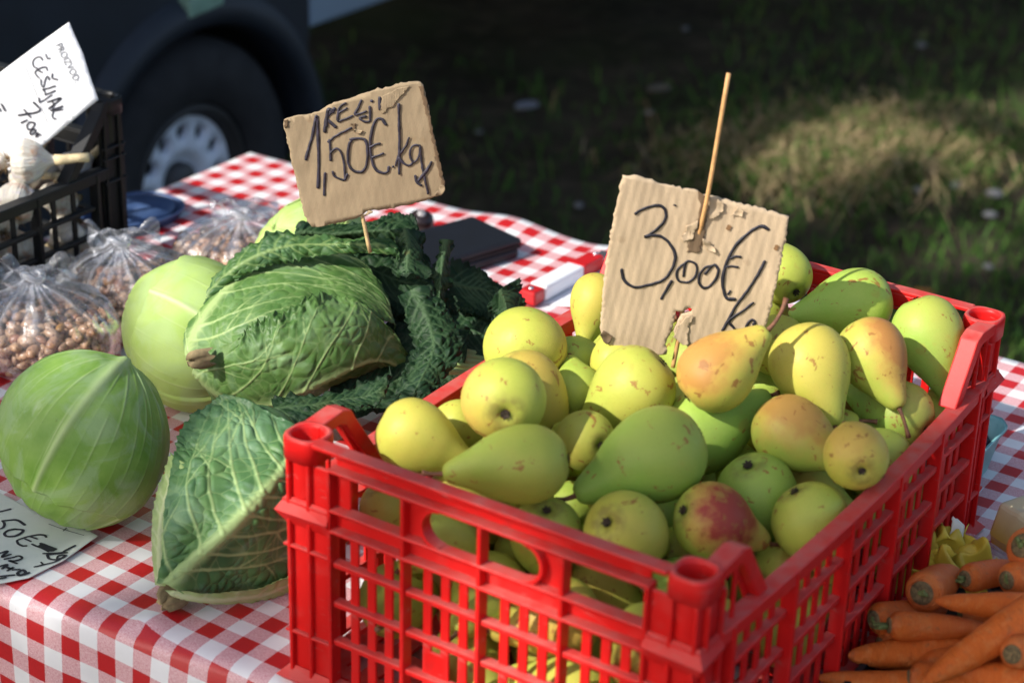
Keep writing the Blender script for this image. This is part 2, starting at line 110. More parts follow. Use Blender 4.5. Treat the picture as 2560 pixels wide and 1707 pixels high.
GARLIC_TAG = {'org': [-0.5577, 2.2697, 0.948], 'e1': [1.0, 0.0, 0.0], 'e2': [0.0, 0.2079, 0.9781], 'outline': [(0.0294, 0.1423), (0.037, 0.1249), (0.046, 0.1056), (0.0534, 0.0812), (0.0631, 0.0533), (0.0447, 0.0383), (0.0193, 0.0166), (0.0, 0.0), (-0.0469, -0.0366), (-0.0962, 0.052), (-0.0536, 0.08), (-0.0132, 0.1107)], 'strokes': [(1, [(-0.0007, 0.0978), (-0.0036, 0.1012), (-0.0085, 0.1005), (-0.0121, 0.096), (-0.0113, 0.0901), (-0.0073, 0.0883)]), (1, [(0.0029, 0.1048), (0.0048, 0.0999), (0.0083, 0.1001)]), (1, [(0.0045, 0.0857), (0.0031, 0.0896), (-0.0039, 0.0884), (-0.0099, 0.0833), (-0.0052, 0.0765)]), (1, [(-0.0059, 0.0853), (-0.001, 0.0833)]), (1, [(0.0065, 0.0749), (0.0056, 0.0786), (0.0033, 0.0782), (0.0017, 0.0747), (0.0008, 0.0697), (-0.0009, 0.0667), (-0.0028, 0.0691), (-0.0034, 0.0751)]), (1, [(0.0103, 0.0824), (0.0107, 0.077), (0.0166, 0.0756)]), (1.2, [(-0.0015, 0.0632), (0.0135, 0.0681)]), (1, [(-0.0005, 0.0648), (0.0018, 0.0574)]), (1, [(0.0013, 0.0574), (0.0134, 0.0627)]), (1, [(0.0093, 0.0576), (-0.0048, 0.0488), (-0.0057, 0.0532)]), (1.2, [(0.0036, 0.049), (0.0196, 0.054), (0.0049, 0.0411)]), (1, [(0.0091, 0.0512), (0.0115, 0.0448)]), (1.2, [(0.0074, 0.0392), (0.0214, 0.0446)]), (1, [(0.01, 0.0452), (0.0109, 0.0393), (0.0211, 0.0411)]), (1, [(0.0103, 0.0383), (0.0087, 0.0332), (0.0106, 0.0295), (0.0128, 0.0296)]), (1.3, [(-0.0128, 0.0485), (-0.0061, 0.0383), (-0.0316, 0.032)]), (1.2, [(-0.0245, 0.0392), (-0.0167, 0.03)]), (1.3, [(-0.0213, 0.0269), (-0.0289, 0.0231)]), (1.1, [(-0.0184, 0.0245), (-0.0219, 0.0204), (-0.0206, 0.0154), (-0.0155, 0.0176), (-0.0124, 0.0236), (-0.0184, 0.0245)]), (1.1, [(-0.0146, 0.0161), (-0.0187, 0.012), (-0.0172, 0.0095), (-0.0137, 0.0116), (-0.0116, 0.0157), (-0.0146, 0.0161)]), (1, [(-0.0118, 0.0067), (-0.0107, 0.0117), (-0.0077, 0.0108), (-0.0058, 0.0088)]), (1, [(-0.0103, 0.0072), (-0.0087, 0.0108)]), (1.2, [(-0.0517, 0.0449), (-0.0493, 0.0415), (-0.0469, 0.0366)]), (1.2, [(-0.0548, 0.0403), (-0.0524, 0.0364)]), (0.25, [(-0.0207, 0.0889), (-0.0077, 0.0546), (0.0049, 0.0177)])], 'text': [(0.0138, 0.1156), (0.0359, 0.0728), (0.0201, 0.121)]}
PRICE_TAG = {'org': [-0.4554, 1.6698, 0.753], 'e1': [1.0, 0.0, 0.0], 'e2': [0.0, 1.0, 0.0], 'outline': [(0.0528, 0.0296), (0.0601, 0.0228), (0.0363, -0.0225), (0.023, -0.0377), (0.0163, -0.0462), (0.0107, -0.0533), (-0.0138, -0.0647), (-0.0477, -0.0712), (-0.1016, 0.0228), (-0.0544, 0.1038), (0.0018, 0.0583)], 'strokes': [(1.2, [(-0.0477, 0.0636), (-0.0412, 0.0678), (-0.0359, 0.0711)]), (1.2, [(-0.0146, 0.041), (-0.0214, 0.048), (-0.0273, 0.0506), (-0.0386, 0.0477)]), (1, [(-0.0377, 0.0471), (-0.0347, 0.0413), (-0.0353, 0.034), (-0.0401, 0.0322)]), (1.2, [(-0.0224, 0.033), (-0.0284, 0.03), (-0.0307, 0.024), (-0.0265, 0.0188), (-0.0194, 0.0201), (-0.0146, 0.0264), (-0.0146, 0.0315), (-0.0224, 0.033)]), (1, [(0.0112, 0.0192), (0.0072, 0.0236), (-0.0007, 0.0226), (-0.0099, 0.0173), (-0.0153, 0.0119), (-0.0132, 0.0063), (-0.0086, 0.0023), (-0.0042, 0.0023)]), (0.9, [(-0.0086, 0.0152), (-0.0017, 0.0106)]), (0.9, [(-0.0044, 0.0195), (0.0031, 0.0156)]), (1, [(0.0002, 0.0057), (0.0053, 0.0024), (0.0121, -0.0014)]), (2.6, [(0.0088, 0.0033), (0.023, -0.0043)]), (1.2, [(0.0079, 0.0076), (0.0252, -0.0028)]), (1, [(0.0077, 0.0019), (0.0192, -0.0074)]), (1.1, [(0.0421, 0.0038), (0.0354, -0.0043), (0.0313, -0.0092), (0.0149, -0.0111)]), (1, [(0.019, -0.013), (0.022, -0.0198), (0.0268, -0.022), (0.0316, -0.0223)]), (1, [(0.0197, -0.013), (0.0372, -0.0092)]), (0.9, [(0.0359, -0.0134), (0.0304, -0.0151), (0.03, -0.02), (0.0355, -0.0187), (0.0369, -0.0141), (0.0303, -0.0249), (0.0201, -0.031), (0.0117, -0.0356)]), (0.9, [(0.0163, -0.027), (0.019, -0.031)]), (1.1, [(-0.0263, -0.0128), (-0.0199, -0.0089), (-0.0225, -0.0193), (-0.0154, -0.0142)]), (1, [(-0.0193, -0.0235), (-0.011, -0.0189), (-0.0072, -0.0166), (-0.0032, -0.0205), (-0.0087, -0.0257), (-0.0144, -0.0257), (-0.0058, -0.0304)]), (1.2, [(-0.0207, -0.036), (-0.0142, -0.0329), (-0.0174, -0.0406)]), (1.1, [(-0.0174, -0.0345), (-0.0105, -0.0395), (-0.0074, -0.0373), (-0.0116, -0.0437)]), (1.1, [(-0.007, -0.0421), (-0.0009, -0.0404)]), (1.3, [(-0.0015, -0.0472), (0.0023, -0.0416), (0.006, -0.0468), (0.0016, -0.0511), (-0.0015, -0.0472)]), (1.1, [(0.0056, -0.0498), (0.0094, -0.0459)]), (1, [(-0.0163, -0.0541), (-0.0035, -0.0507)]), (1.1, [(-0.0168, -0.0582), (-0.0102, -0.0558)]), (0.3, [(0.008, 0.0438), (0.026, 0.0331), (0.0468, 0.0224)]), (0.5, [(0.0269, 0.0368), (0.025, 0.0306)])]}
SAVOY_FRONT = [[[-0.331, 1.9154, 0.8202], [-0.3286, 1.8868, 0.8396], [-0.3311, 1.8921, 0.8441], [-0.3321, 1.8937, 0.8495], [-0.3332, 1.8955, 0.8527]], [[-0.3002, 1.9147, 0.7814], [-0.3008, 1.8756, 0.8202], [-0.2974, 1.8708, 0.8453], [-0.2909, 1.8684, 0.8671], [-0.2834, 1.8712, 0.8842]], [[-0.2616, 1.9092, 0.7813], [-0.2596, 1.87, 0.8126], [-0.2588, 1.8572, 0.8533], [-0.2601, 1.8596, 0.8824], [-0.2655, 1.8774, 0.902]], [[-0.217, 1.9025, 0.801], [-0.2141, 1.8627, 0.8347], [-0.2164, 1.8562, 0.8713], [-0.2241, 1.8652, 0.899], [-0.2315, 1.885, 0.9137]], [[-0.1744, 1.9118, 0.8188], [-0.1762, 1.8725, 0.8516], [-0.178, 1.8746, 0.88], [-0.1861, 1.8865, 0.9044], [-0.1978, 1.9141, 0.9208]], [[-0.1441, 1.934, 0.8215], [-0.1415, 1.9003, 0.8546], [-0.1437, 1.9053, 0.8748], [-0.1496, 1.9109, 0.8924], [-0.1634, 1.9212, 0.9097]], [[-0.1319, 1.9503, 0.8075], [-0.112, 1.9369, 0.8264], [-0.1122, 1.9398, 0.8387], [-0.1176, 1.9342, 0.8579], [-0.1249, 1.9302, 0.8731]]]
SAVOY_BACK = [[[-0.3421, 1.9182, 0.8581], [-0.3372, 1.9079, 0.8466], [-0.334, 1.9049, 0.8461], [-0.3297, 1.9022, 0.8496], [-0.3254, 1.8991, 0.8512]], [[-0.3395, 1.9295, 0.8736], [-0.3271, 1.9166, 0.8758], [-0.3138, 1.9015, 0.8751], [-0.301, 1.8892, 0.8731], [-0.2808, 1.8768, 0.8735]], [[-0.3255, 1.9478, 0.8946], [-0.3141, 1.9347, 0.8967], [-0.2958, 1.9101, 0.8962], [-0.2785, 1.8909, 0.8934], [-0.2586, 1.8786, 0.8916]], [[-0.3039, 1.9721, 0.9114], [-0.2947, 1.9601, 0.9128], [-0.271, 1.9223, 0.9118], [-0.2477, 1.897, 0.9077], [-0.2262, 1.8847, 0.9019]], [[-0.2722, 1.9932, 0.9231], [-0.2617, 1.9859, 0.9244], [-0.236, 1.9427, 0.9223], [-0.2147, 1.9168, 0.9161], [-0.1968, 1.9026, 0.9068]], [[-0.2311, 2.0018, 0.928], [-0.2192, 1.9984, 0.9278], [-0.1947, 1.9604, 0.9221], [-0.1777, 1.9364, 0.9126], [-0.1614, 1.9193, 0.8964]], [[-0.194, 2.0143, 0.926], [-0.1796, 2.0033, 0.9228], [-0.1565, 1.9763, 0.9123], [-0.1418, 1.9566, 0.8987], [-0.1312, 1.9401, 0.8776]], [[-0.1741, 2.0064, 0.9217], [-0.1539, 1.9927, 0.9136], [-0.1374, 1.9747, 0.9012], [-0.1287, 1.9588, 0.8878], [-0.1249, 1.9437, 0.8699]]]
SAVOY_RUFFLE = [[[-0.3461, 1.9406, 0.8474], [-0.3422, 1.9306, 0.8543], [-0.3395, 1.9333, 0.8553]], [[-0.3378, 1.9568, 0.8819], [-0.3293, 1.946, 0.887], [-0.3221, 1.9475, 0.8856]], [[-0.317, 1.9708, 0.9116], [-0.3048, 1.9591, 0.915], [-0.2937, 1.9599, 0.9119]], [[-0.2847, 1.9829, 0.9373], [-0.2735, 1.9687, 0.9354], [-0.2631, 1.9671, 0.9272]], [[-0.254, 1.9905, 0.9535], [-0.2446, 1.9735, 0.9455], [-0.236, 1.9695, 0.9322]], [[-0.2143, 1.9918, 0.9563], [-0.2109, 1.9755, 0.9498], [-0.207, 1.9722, 0.9381]], [[-0.1763, 1.9899, 0.9522], [-0.1733, 1.976, 0.9509], [-0.1694, 1.9743, 0.9425]], [[-0.1385, 1.9896, 0.9515], [-0.1337, 1.9757, 0.9502], [-0.1298, 1.974, 0.9419]], [[-0.125, 1.9861, 0.9441], [-0.1213, 1.9727, 0.9437], [-0.1203, 1.9717, 0.937]]]
KALE_TOP = [[[-0.2405, 2.0362, 0.9332], [-0.2365, 2.019, 0.9435], [-0.2349, 2.0392, 0.9395]], [[-0.2267, 2.0335, 0.9275], [-0.2231, 2.02, 0.9456], [-0.2255, 2.043, 0.9477]], [[-0.1957, 2.0331, 0.9266], [-0.1943, 2.0195, 0.9447], [-0.1964, 2.0422, 0.9458]], [[-0.1647, 2.0327, 0.9256], [-0.1617, 2.0207, 0.9473], [-0.1635, 2.0434, 0.9485]], [[-0.1374, 2.0305, 0.9211], [-0.1388, 2.0218, 0.9496], [-0.1424, 2.047, 0.956]], [[-0.114, 2.0275, 0.9147], [-0.1157, 2.0205, 0.9468], [-0.1212, 2.048, 0.9584]], [[-0.0984, 2.0269, 0.9134], [-0.1001, 2.0174, 0.9402], [-0.1085, 2.0466, 0.9552]]]
KALE_HANG = [[[-0.1318, 2.0034, 0.9573], [-0.116, 1.9932, 0.964], [-0.0994, 2.0022, 0.9548]], [[-0.1234, 1.9906, 0.9444], [-0.1114, 1.9797, 0.9493], [-0.0967, 1.9894, 0.9416]], [[-0.1263, 1.9786, 0.9329], [-0.1106, 1.9678, 0.938], [-0.0979, 1.9782, 0.9319]], [[-0.1275, 1.9683, 0.925], [-0.1099, 1.9566, 0.9285], [-0.0897, 1.9671, 0.9226]], [[-0.1252, 1.9608, 0.9231], [-0.1095, 1.9491, 0.9266], [-0.095, 1.9595, 0.9205]]]
KALE_UPRIGHT = [[[-0.0805, 2.0076, 0.9428], [-0.0725, 1.9981, 0.9507], [-0.0652, 2.0082, 0.9441]], [[-0.0846, 1.9965, 0.9287], [-0.0756, 1.9864, 0.9353], [-0.0646, 1.9968, 0.9293]], [[-0.0858, 1.9856, 0.9147], [-0.0768, 1.9746, 0.9197], [-0.0667, 1.985, 0.9135]], [[-0.0852, 1.9754, 0.9026], [-0.0781, 1.9637, 0.9059], [-0.0672, 1.9756, 0.9031]], [[-0.0864, 1.9637, 0.887], [-0.0774, 1.952, 0.8905], [-0.0693, 1.9639, 0.8875]]]
KALE_BROAD = [[[-0.0718, 2.0069, 0.8638], [-0.0704, 2.0366, 0.8869], [-0.0706, 2.0594, 0.9048]], [[-0.0503, 2.0037, 0.8617], [-0.0496, 2.0316, 0.8833], [-0.0487, 2.0535, 0.9006]], [[-0.0308, 2.0005, 0.8595], [-0.03, 2.0283, 0.8811], [-0.0347, 2.0475, 0.8961]], [[-0.0152, 1.9972, 0.8573], [-0.0159, 2.018, 0.8734], [-0.0206, 2.0372, 0.8882]], [[-0.0014, 1.9905, 0.8523], [-0.0041, 2.0112, 0.8683], [-0.0106, 2.0303, 0.883]]]
KALE_END = [[[-0.0235, 1.9998, 0.8792], [-0.0141, 1.9919, 0.8977], [0.0037, 2.0108, 0.9026]], [[-0.0202, 1.9949, 0.8688], [-0.0081, 1.9871, 0.8874], [0.0079, 2.0059, 0.8922]], [[-0.0189, 1.99, 0.8583], [-0.0058, 1.9822, 0.8771], [0.0122, 1.9994, 0.8784]], [[-0.0168, 1.9867, 0.8514], [-0.0034, 1.9757, 0.8633], [0.014, 1.9937, 0.8662]]]
KALE_CURL = [[[-0.1156, 1.9279, 0.9144], [-0.1022, 1.9195, 0.9246], [-0.0878, 1.9291, 0.9168]], [[-0.1087, 1.9066, 0.9018], [-0.0917, 1.8982, 0.9123], [-0.0721, 1.9117, 0.9128]], [[-0.1037, 1.8861, 0.8912], [-0.0833, 1.8778, 0.9018], [-0.0602, 1.8921, 0.904]], [[-0.1026, 1.8672, 0.8839], [-0.0786, 1.8586, 0.8938], [-0.0519, 1.8709, 0.8919]], [[-0.1051, 1.8484, 0.8768], [-0.0812, 1.8382, 0.8835], [-0.0528, 1.851, 0.8823]], [[-0.1076, 1.8296, 0.8698], [-0.0873, 1.8187, 0.8748], [-0.0662, 1.8294, 0.8693]], [[-0.1187, 1.8082, 0.8571], [-0.0968, 1.7985, 0.8647], [-0.0725, 1.8107, 0.8624]]]
KALE_DARK = [[[-0.1433, 2.0586, 0.8793], [-0.1324, 2.0151, 0.8581], [-0.1205, 1.9516, 0.8285]], [[-0.1158, 2.0613, 0.8812], [-0.1067, 2.0085, 0.8555], [-0.1027, 1.9406, 0.8239]], [[-0.0919, 2.0593, 0.8806], [-0.085, 2.002, 0.8528], [-0.0741, 1.9387, 0.8236]], [[-0.0591, 2.0297, 0.8668], [-0.0476, 1.9888, 0.8473], [-0.0439, 1.9436, 0.8265]], [[-0.0233, 2.0119, 0.8588], [-0.0185, 1.9846, 0.846], [-0.0252, 1.9529, 0.8311]]]
KALE_BACK = [[[-0.2313, 2.0366, 0.9071], [-0.2306, 2.0501, 0.9163], [-0.2257, 2.0599, 0.923]], [[-0.1948, 2.0196, 0.8965], [-0.1945, 2.039, 0.9094], [-0.1942, 2.0584, 0.9225]], [[-0.1582, 1.9971, 0.8823], [-0.1586, 2.0278, 0.9026], [-0.1609, 2.0588, 0.9234]], [[-0.13, 1.9783, 0.8706], [-0.1307, 2.0166, 0.8957], [-0.1314, 2.0572, 0.9229]], [[-0.1068, 1.9748, 0.8688], [-0.1071, 2.0111, 0.8925], [-0.1095, 2.0517, 0.9195]], [[-0.0801, 1.9751, 0.8695], [-0.0856, 2.0056, 0.8893], [-0.0912, 2.0383, 0.9109]]]
KALE_LOWER = [[[-0.1898, 1.8537, 0.7998], [-0.1897, 1.874, 0.8101], [-0.188, 1.8965, 0.8218]], [[-0.1626, 1.8602, 0.8036], [-0.1626, 1.8825, 0.815], [-0.1616, 1.9174, 0.8332]], [[-0.1393, 1.8686, 0.8084], [-0.1378, 1.8992, 0.8242], [-0.1332, 1.9695, 0.8619]], [[-0.1152, 1.8689, 0.809], [-0.114, 1.9077, 0.8291], [-0.1141, 1.9698, 0.8624]], [[-0.0934, 1.8753, 0.8127], [-0.0918, 1.9121, 0.8319], [-0.0912, 1.9701, 0.863]], [[-0.072, 1.8919, 0.8217], [-0.0717, 1.9227, 0.8378], [-0.0683, 1.9704, 0.8636]], [[-0.0485, 1.9085, 0.8309], [-0.0477, 1.9333, 0.844], [-0.0454, 1.9707, 0.8643]]]
KALE_UNDER = [[[-0.2431, 1.844, 0.8298], [-0.2393, 1.8268, 0.8285], [-0.2353, 1.8074, 0.8225]], [[-0.2015, 1.8476, 0.8375], [-0.1961, 1.8296, 0.8346], [-0.1906, 1.8095, 0.8269]], [[-0.1725, 1.8503, 0.8433], [-0.1691, 1.8323, 0.8402], [-0.1603, 1.8129, 0.8343]], [[-0.1473, 1.8545, 0.8522], [-0.1422, 1.8349, 0.8459], [-0.1353, 1.8155, 0.8398]], [[-0.1222, 1.8602, 0.8644], [-0.1208, 1.8406, 0.8579], [-0.1232, 1.8218, 0.8531]]]
SAVOY_LOW = [[[-0.3117, 1.5527, 0.7934], [-0.3093, 1.5521, 0.7928], [-0.3066, 1.5519, 0.793], [-0.3024, 1.5518, 0.7933], [-0.2959, 1.5505, 0.7889], [-0.2904, 1.5501, 0.785], [-0.286, 1.5502, 0.7807]], [[-0.3081, 1.5641, 0.8146], [-0.3002, 1.561, 0.8125], [-0.2913, 1.5623, 0.8098], [-0.2823, 1.5581, 0.8106], [-0.2766, 1.559, 0.7951], [-0.2736, 1.5609, 0.7831], [-0.2708, 1.5641, 0.7713]], [[-0.3089, 1.5867, 0.8377], [-0.2944, 1.5763, 0.8335], [-0.2781, 1.577, 0.8272], [-0.2603, 1.5696, 0.828], [-0.2525, 1.5743, 0.8039], [-0.2483, 1.5797, 0.781], [-0.2462, 1.5863, 0.757]], [[-0.309, 1.6148, 0.856], [-0.2877, 1.5977, 0.8535], [-0.2632, 1.5941, 0.8457], [-0.24, 1.5877, 0.8438], [-0.2284, 1.5925, 0.8154], [-0.2225, 1.5989, 0.7832], [-0.2195, 1.6001, 0.757]], [[-0.3083, 1.6491, 0.8716], [-0.282, 1.6265, 0.8719], [-0.2527, 1.6165, 0.8634], [-0.2219, 1.6094, 0.8577], [-0.208, 1.6133, 0.8257], [-0.2001, 1.6206, 0.7886], [-0.195, 1.6212, 0.757]], [[-0.3073, 1.6814, 0.8826], [-0.2759, 1.6517, 0.8843], [-0.2421, 1.6395, 0.8769], [-0.2072, 1.6307, 0.8678], [-0.1913, 1.635, 0.8356], [-0.1812, 1.6426, 0.7939], [-0.1745, 1.6481, 0.757]], [[-0.2908, 1.7028, 0.895], [-0.2598, 1.6755, 0.896], [-0.2295, 1.6619, 0.8868], [-0.1997, 1.6491, 0.8774], [-0.1779, 1.6547, 0.8424], [-0.164, 1.6653, 0.7968], [-0.1574, 1.6764, 0.7633]], [[-0.2701, 1.7096, 0.9032], [-0.2469, 1.6963, 0.9041], [-0.2226, 1.6859, 0.8962], [-0.1943, 1.6722, 0.8891], [-0.1754, 1.6712, 0.8597], [-0.1608, 1.6762, 0.8221], [-0.1541, 1.6857, 0.7898]]]
SAVOY_LOW_EDGE = [[[-0.3143, 1.5557, 0.7893], [-0.3095, 1.5548, 0.789], [-0.3048, 1.5546, 0.7893]], [[-0.3178, 1.5718, 0.8139], [-0.3098, 1.5688, 0.8138], [-0.303, 1.5667, 0.8132]], [[-0.3196, 1.5904, 0.8309], [-0.311, 1.586, 0.8316], [-0.3029, 1.5825, 0.8317]], [[-0.3192, 1.6107, 0.845], [-0.3098, 1.6052, 0.8463], [-0.3015, 1.6008, 0.847]], [[-0.3158, 1.6332, 0.8584], [-0.3069, 1.6252, 0.8589], [-0.2982, 1.6181, 0.8588]], [[-0.3111, 1.6536, 0.8691], [-0.3037, 1.6434, 0.8684], [-0.2949, 1.6356, 0.8686]]]
SAVOY_LOW_RIB = [[[-0.3054, 1.5516, 0.7867], [-0.3017, 1.5508, 0.7841], [-0.298, 1.5503, 0.7813]], [[-0.2871, 1.553, 0.7865], [-0.2836, 1.5526, 0.7803], [-0.2819, 1.5525, 0.7761]], [[-0.2607, 1.5612, 0.7801], [-0.2558, 1.5636, 0.7715], [-0.2525, 1.5658, 0.7659]], [[-0.2265, 1.5841, 0.7735], [-0.2235, 1.5877, 0.7624], [-0.2204, 1.5917, 0.7545]], [[-0.201, 1.6084, 0.7726], [-0.1979, 1.6131, 0.7609], [-0.1942, 1.6134, 0.754]], [[-0.1735, 1.6403, 0.7731], [-0.1701, 1.6433, 0.7601], [-0.1658, 1.6386, 0.754]]]

# ------------------------------------------------------------------ frames and helpers
TH = 0.572714
T = np.array([math.cos(TH), -math.sin(TH), 0.0])     # along the table's long edge
N = np.array([math.sin(TH), math.cos(TH), 0.0])      # across the table, away from the buyer
TABLE_Z = 0.75
def W(t, n, z): return t * T + n * N + np.array([0, 0, TABLE_Z + z])

def wavy(p, seed=0, freq=1.0, octaves=3):
    """smooth pseudo noise of an (...,k) array, about -1..1"""
    g = np.random.default_rng(seed); p = np.asarray(p, float); out = np.zeros(p.shape[:-1]); a = 1.0; tot = 0
    for o in range(octaves):
        for _ in range(5):
            k = g.normal(size=p.shape[-1]); k *= freq * (2 ** o) * 2.2 / np.linalg.norm(k)
            out += a * np.sin(p @ k + g.uniform(0, 6.28)) / 2.4
        tot += a; a *= 0.5
    return out / tot

def tag(o, label=None, cat=None, group=None, kind=None):
    for k, v in (('label', label), ('category', cat), ('group', group), ('kind', kind)):
        if v: o[k] = v
    return o
def thing(name, label, cat, loc=(0, 0, 0), group=None, mat=None):
    o = bpy.data.objects.new(name, None); COL.objects.link(o); o.empty_display_size = 0.05
    if mat is not None: o.matrix_world = mat
    else: o.location = loc
    return tag(o, label, cat, group)
def wloc(o):
    v = np.zeros(3)
    while o is not None: v = v + np.array(o.location); o = o.parent
    return v
def link(name, me, mat, parent=None, loc=None, bevel=0, smooth=True, solid=0):
    o = bpy.data.objects.new(name, me); COL.objects.link(o)
    if parent is not None: o.parent = parent
    if loc is not None: o.location = loc
    if mat is not None and not me.materials: me.materials.append(mat)
    if bevel:
        b = o.modifiers.new('bevel', 'BEVEL'); b.width = bevel; b.segments = 2; b.limit_method = 'ANGLE'
    if solid:
        s = o.modifiers.new('thickness', 'SOLIDIFY'); s.thickness = solid; s.offset = -1
    return o

class MB:
    """collects shapes and links them as ONE mesh object"""
    def __init__(s): s.v = []; s.f = []; s.att = {}; s.uv = None
    def add(s, verts, faces):
        b = len(s.v); s.v.extend([tuple(map(float, p)) for p in verts]); s.f.extend([tuple(i + b for i in f) for f in faces]); return s
    def box(s, c, ax, ay, az):
        c, ax, ay, az = map(np.asarray, (c, ax, ay, az))
        V = [c + i * ax + j * ay + k * az for k in (-1, 1) for j in (-1, 1) for i in (-1, 1)]
        F = [(0, 2, 3, 1), (4, 5, 7, 6), (0, 1, 5, 4), (2, 6, 7, 3), (0, 4, 6, 2), (1, 3, 7, 5)]
        if np.dot(np.cross(ax, ay), az) < 0: F = [f[::-1] for f in F]
        return s.add(V, F)
    def grid(s, P, closed_u=False, closed_v=False):
        P = np.asarray(P, float); nu, nv = P.shape[:2]
        F = []
        for i in range(nu - (0 if closed_u else 1)):
            for j in range(nv - (0 if closed_v else 1)):
                a, b = i, (i + 1) % nu; c, d = j, (j + 1) % nv
                F.append((a * nv + c, b * nv + c, b * nv + d, a * nv + d))
        return s.add(P.reshape(-1, 3), F)
    def tube(s, pts, radii, seg=10, caps=True):
        pts = np.asarray(pts, float)
        if np.isscalar(radii): radii = [radii] * len(pts)
        tan = np.gradient(pts, axis=0); ref = np.array([0.31, 0.2, 0.93]); rings = []
        for p, t, r in zip(pts, tan, radii):
            t = t / (np.linalg.norm(t) + 1e-12); a = np.cross(t, ref)
            if np.linalg.norm(a) < 0.1: a = np.cross(t, (1, 0, 0))
            a /= np.linalg.norm(a); b = np.cross(t, a)
            rings.append([p + r * (math.cos(x) * a + math.sin(x) * b) for x in np.linspace(0, 2 * math.pi, seg, endpoint=False)])
        b0 = len(s.v); s.grid(rings, closed_v=True)
        if caps:
            n = len(pts)
            s.f.append(tuple(b0 + k for k in range(seg))); s.f.append(tuple(b0 + (n - 1) * seg + k for k in reversed(range(seg))))
        return s
    def lathe(s, prof, c, axis, seg=24):
        """prof: (radius, height) along axis"""
        axis = np.asarray(axis, float); axis /= np.linalg.norm(axis)
        a = np.cross(axis, (0.13, 0.27, 0.95)); a /= np.linalg.norm(a); b = np.cross(axis, a)
        P = [[np.asarray(c) + h * axis + r * (math.cos(x) * a + math.sin(x) * b) for x in np.linspace(0, 2 * math.pi, seg, endpoint=False)] for r, h in prof]
        return s.grid(P, closed_v=True)
    def mesh(s, name, off=(0, 0, 0), smooth=True):
        me = bpy.data.meshes.new(name)
        V = np.asarray(s.v, float) - np.asarray(off)
        me.from_pydata(V.tolist(), [], s.f); me.update()
        if smooth: me.polygons.foreach_set('use_smooth', [True] * len(me.polygons))
        for k, a in s.att.items():
            at = me.attributes.new(k, 'FLOAT', 'POINT'); at.data.foreach_set('value', np.asarray(a, np.float32).ravel())
        if s.uv is not None:
            uv = me.uv_layers.new(name='UVMap'); U = np.asarray(s.uv, np.float32).reshape(-1, 2)
            idx = np.empty(len(me.loops), np.int32); me.loops.foreach_get('vertex_index', idx)
            uv.data.foreach_set('uv', U[idx].ravel())
        return me
    def build(s, name, mat, parent=None, smooth=True, bevel=0, solid=0, local=False):
        off = (0, 0, 0) if (local or parent is None) else wloc(parent)
        return link(name, s.mesh(name, off, smooth), mat, parent, None, bevel, smooth, solid)

# ------------------------------------------------------------------ materials
class NT:
    """small wrapper for node trees"""
    def __init__(s, name):
        s.m = bpy.data.materials.new(name); s.m.use_nodes = True; s.t = s.m.node_tree; s.n = s.t.nodes
        s.b = s.n['Principled BSDF']; s.out = s.n['Material Output']
    def new(s, kind, **kw):
        n = s.n.new(kind)
        for k, v in kw.items():
            if k.startswith('i_'):
                key = k[2:]; n.inputs[int(key) if key.isdigit() else key].default_value = v
            else: setattr(n, k, v)
        return n
    def lk(s, a, b): s.t.links.new(a, b)
    def noise(s, scale, detail=3, vec=None, rough=0.55, dist=0):
        n = s.new('ShaderNodeTexNoise', i_Scale=scale, i_Detail=detail, i_Roughness=rough, i_Distortion=dist)
        if vec is not None: s.lk(vec, n.inputs['Vector'])
        return n.outputs['Fac']
    def ramp(s, fac, stops):
        n = s.new('ShaderNodeValToRGB'); s.lk(fac, n.inputs[0]); e = n.color_ramp.elements
        while len(e) < len(stops): e.new(0.5)
        for el, (p, c) in zip(e, stops): el.position = p; el.color = (*c, 1) if len(c) == 3 else c
        return n.outputs['Color']
    def rng(s, fac, a, b, c=0.0, d=1.0):
        n = s.new('ShaderNodeMapRange', i_1=a, i_2=b, i_3=c, i_4=d); s.lk(fac, n.inputs[0]); return n.outputs[0]
    def math(s, op, a, b=None):
        n = s.new('ShaderNodeMath', operation=op)
        for i, v in enumerate((a, b)):
            if v is None: continue
            if isinstance(v, (int, float)): n.inputs[i].default_value = v
            else: s.lk(v, n.inputs[i])
        return n.outputs[0]
    def mix(s, fac, a, b, blend='MIX'):
        n = s.new('ShaderNodeMix', data_type='RGBA', blend_type=blend)
        for i, v in ((0, fac), (6, a), (7, b)):
            if isinstance(v, (int, float)): n.inputs[i].default_value = v
            elif isinstance(v, tuple): n.inputs[i].default_value = (*v, 1) if len(v) == 3 else v
            else: s.lk(v, n.inputs[i])
        return n.outputs[2]
    def attr(s, name): return s.new('ShaderNodeAttribute', attribute_name=name).outputs['Fac']
    def obj(s): return s.new('ShaderNodeTexCoord').outputs['Object']
    def bump(s, h, strength=0.3, dist=0.002):
        n = s.new('ShaderNodeBump', i_Strength=strength, i_Distance=dist); s.lk(h, n.inputs['Height']); s.lk(n.outputs[0], s.b.inputs['Normal']); return n
    def col(s, c):
        if isinstance(c, tuple): s.b.inputs['Base Color'].default_value = (*c, 1)
        else: s.lk(c, s.b.inputs['Base Color'])
        return s
    def set(s, **kw):
        for k, v in kw.items():
            k = k.replace('_', ' ')
            if isinstance(v, (int, float, tuple)): s.b.inputs[k].default_value = v
            else: s.lk(v, s.b.inputs[k])
        return s

def plain(name, c, rough=0.5, var=0.15, scale=30, **kw):
    k = NT(name); n = k.noise(scale, 4, k.obj())
    k.col(k.mix(k.rng(n, 0.3, 0.7), tuple(x * (1 - var) for x in c), tuple(min(1, x * (1 + var)) for x in c))).set(Roughness=rough, **kw)
    return k.m

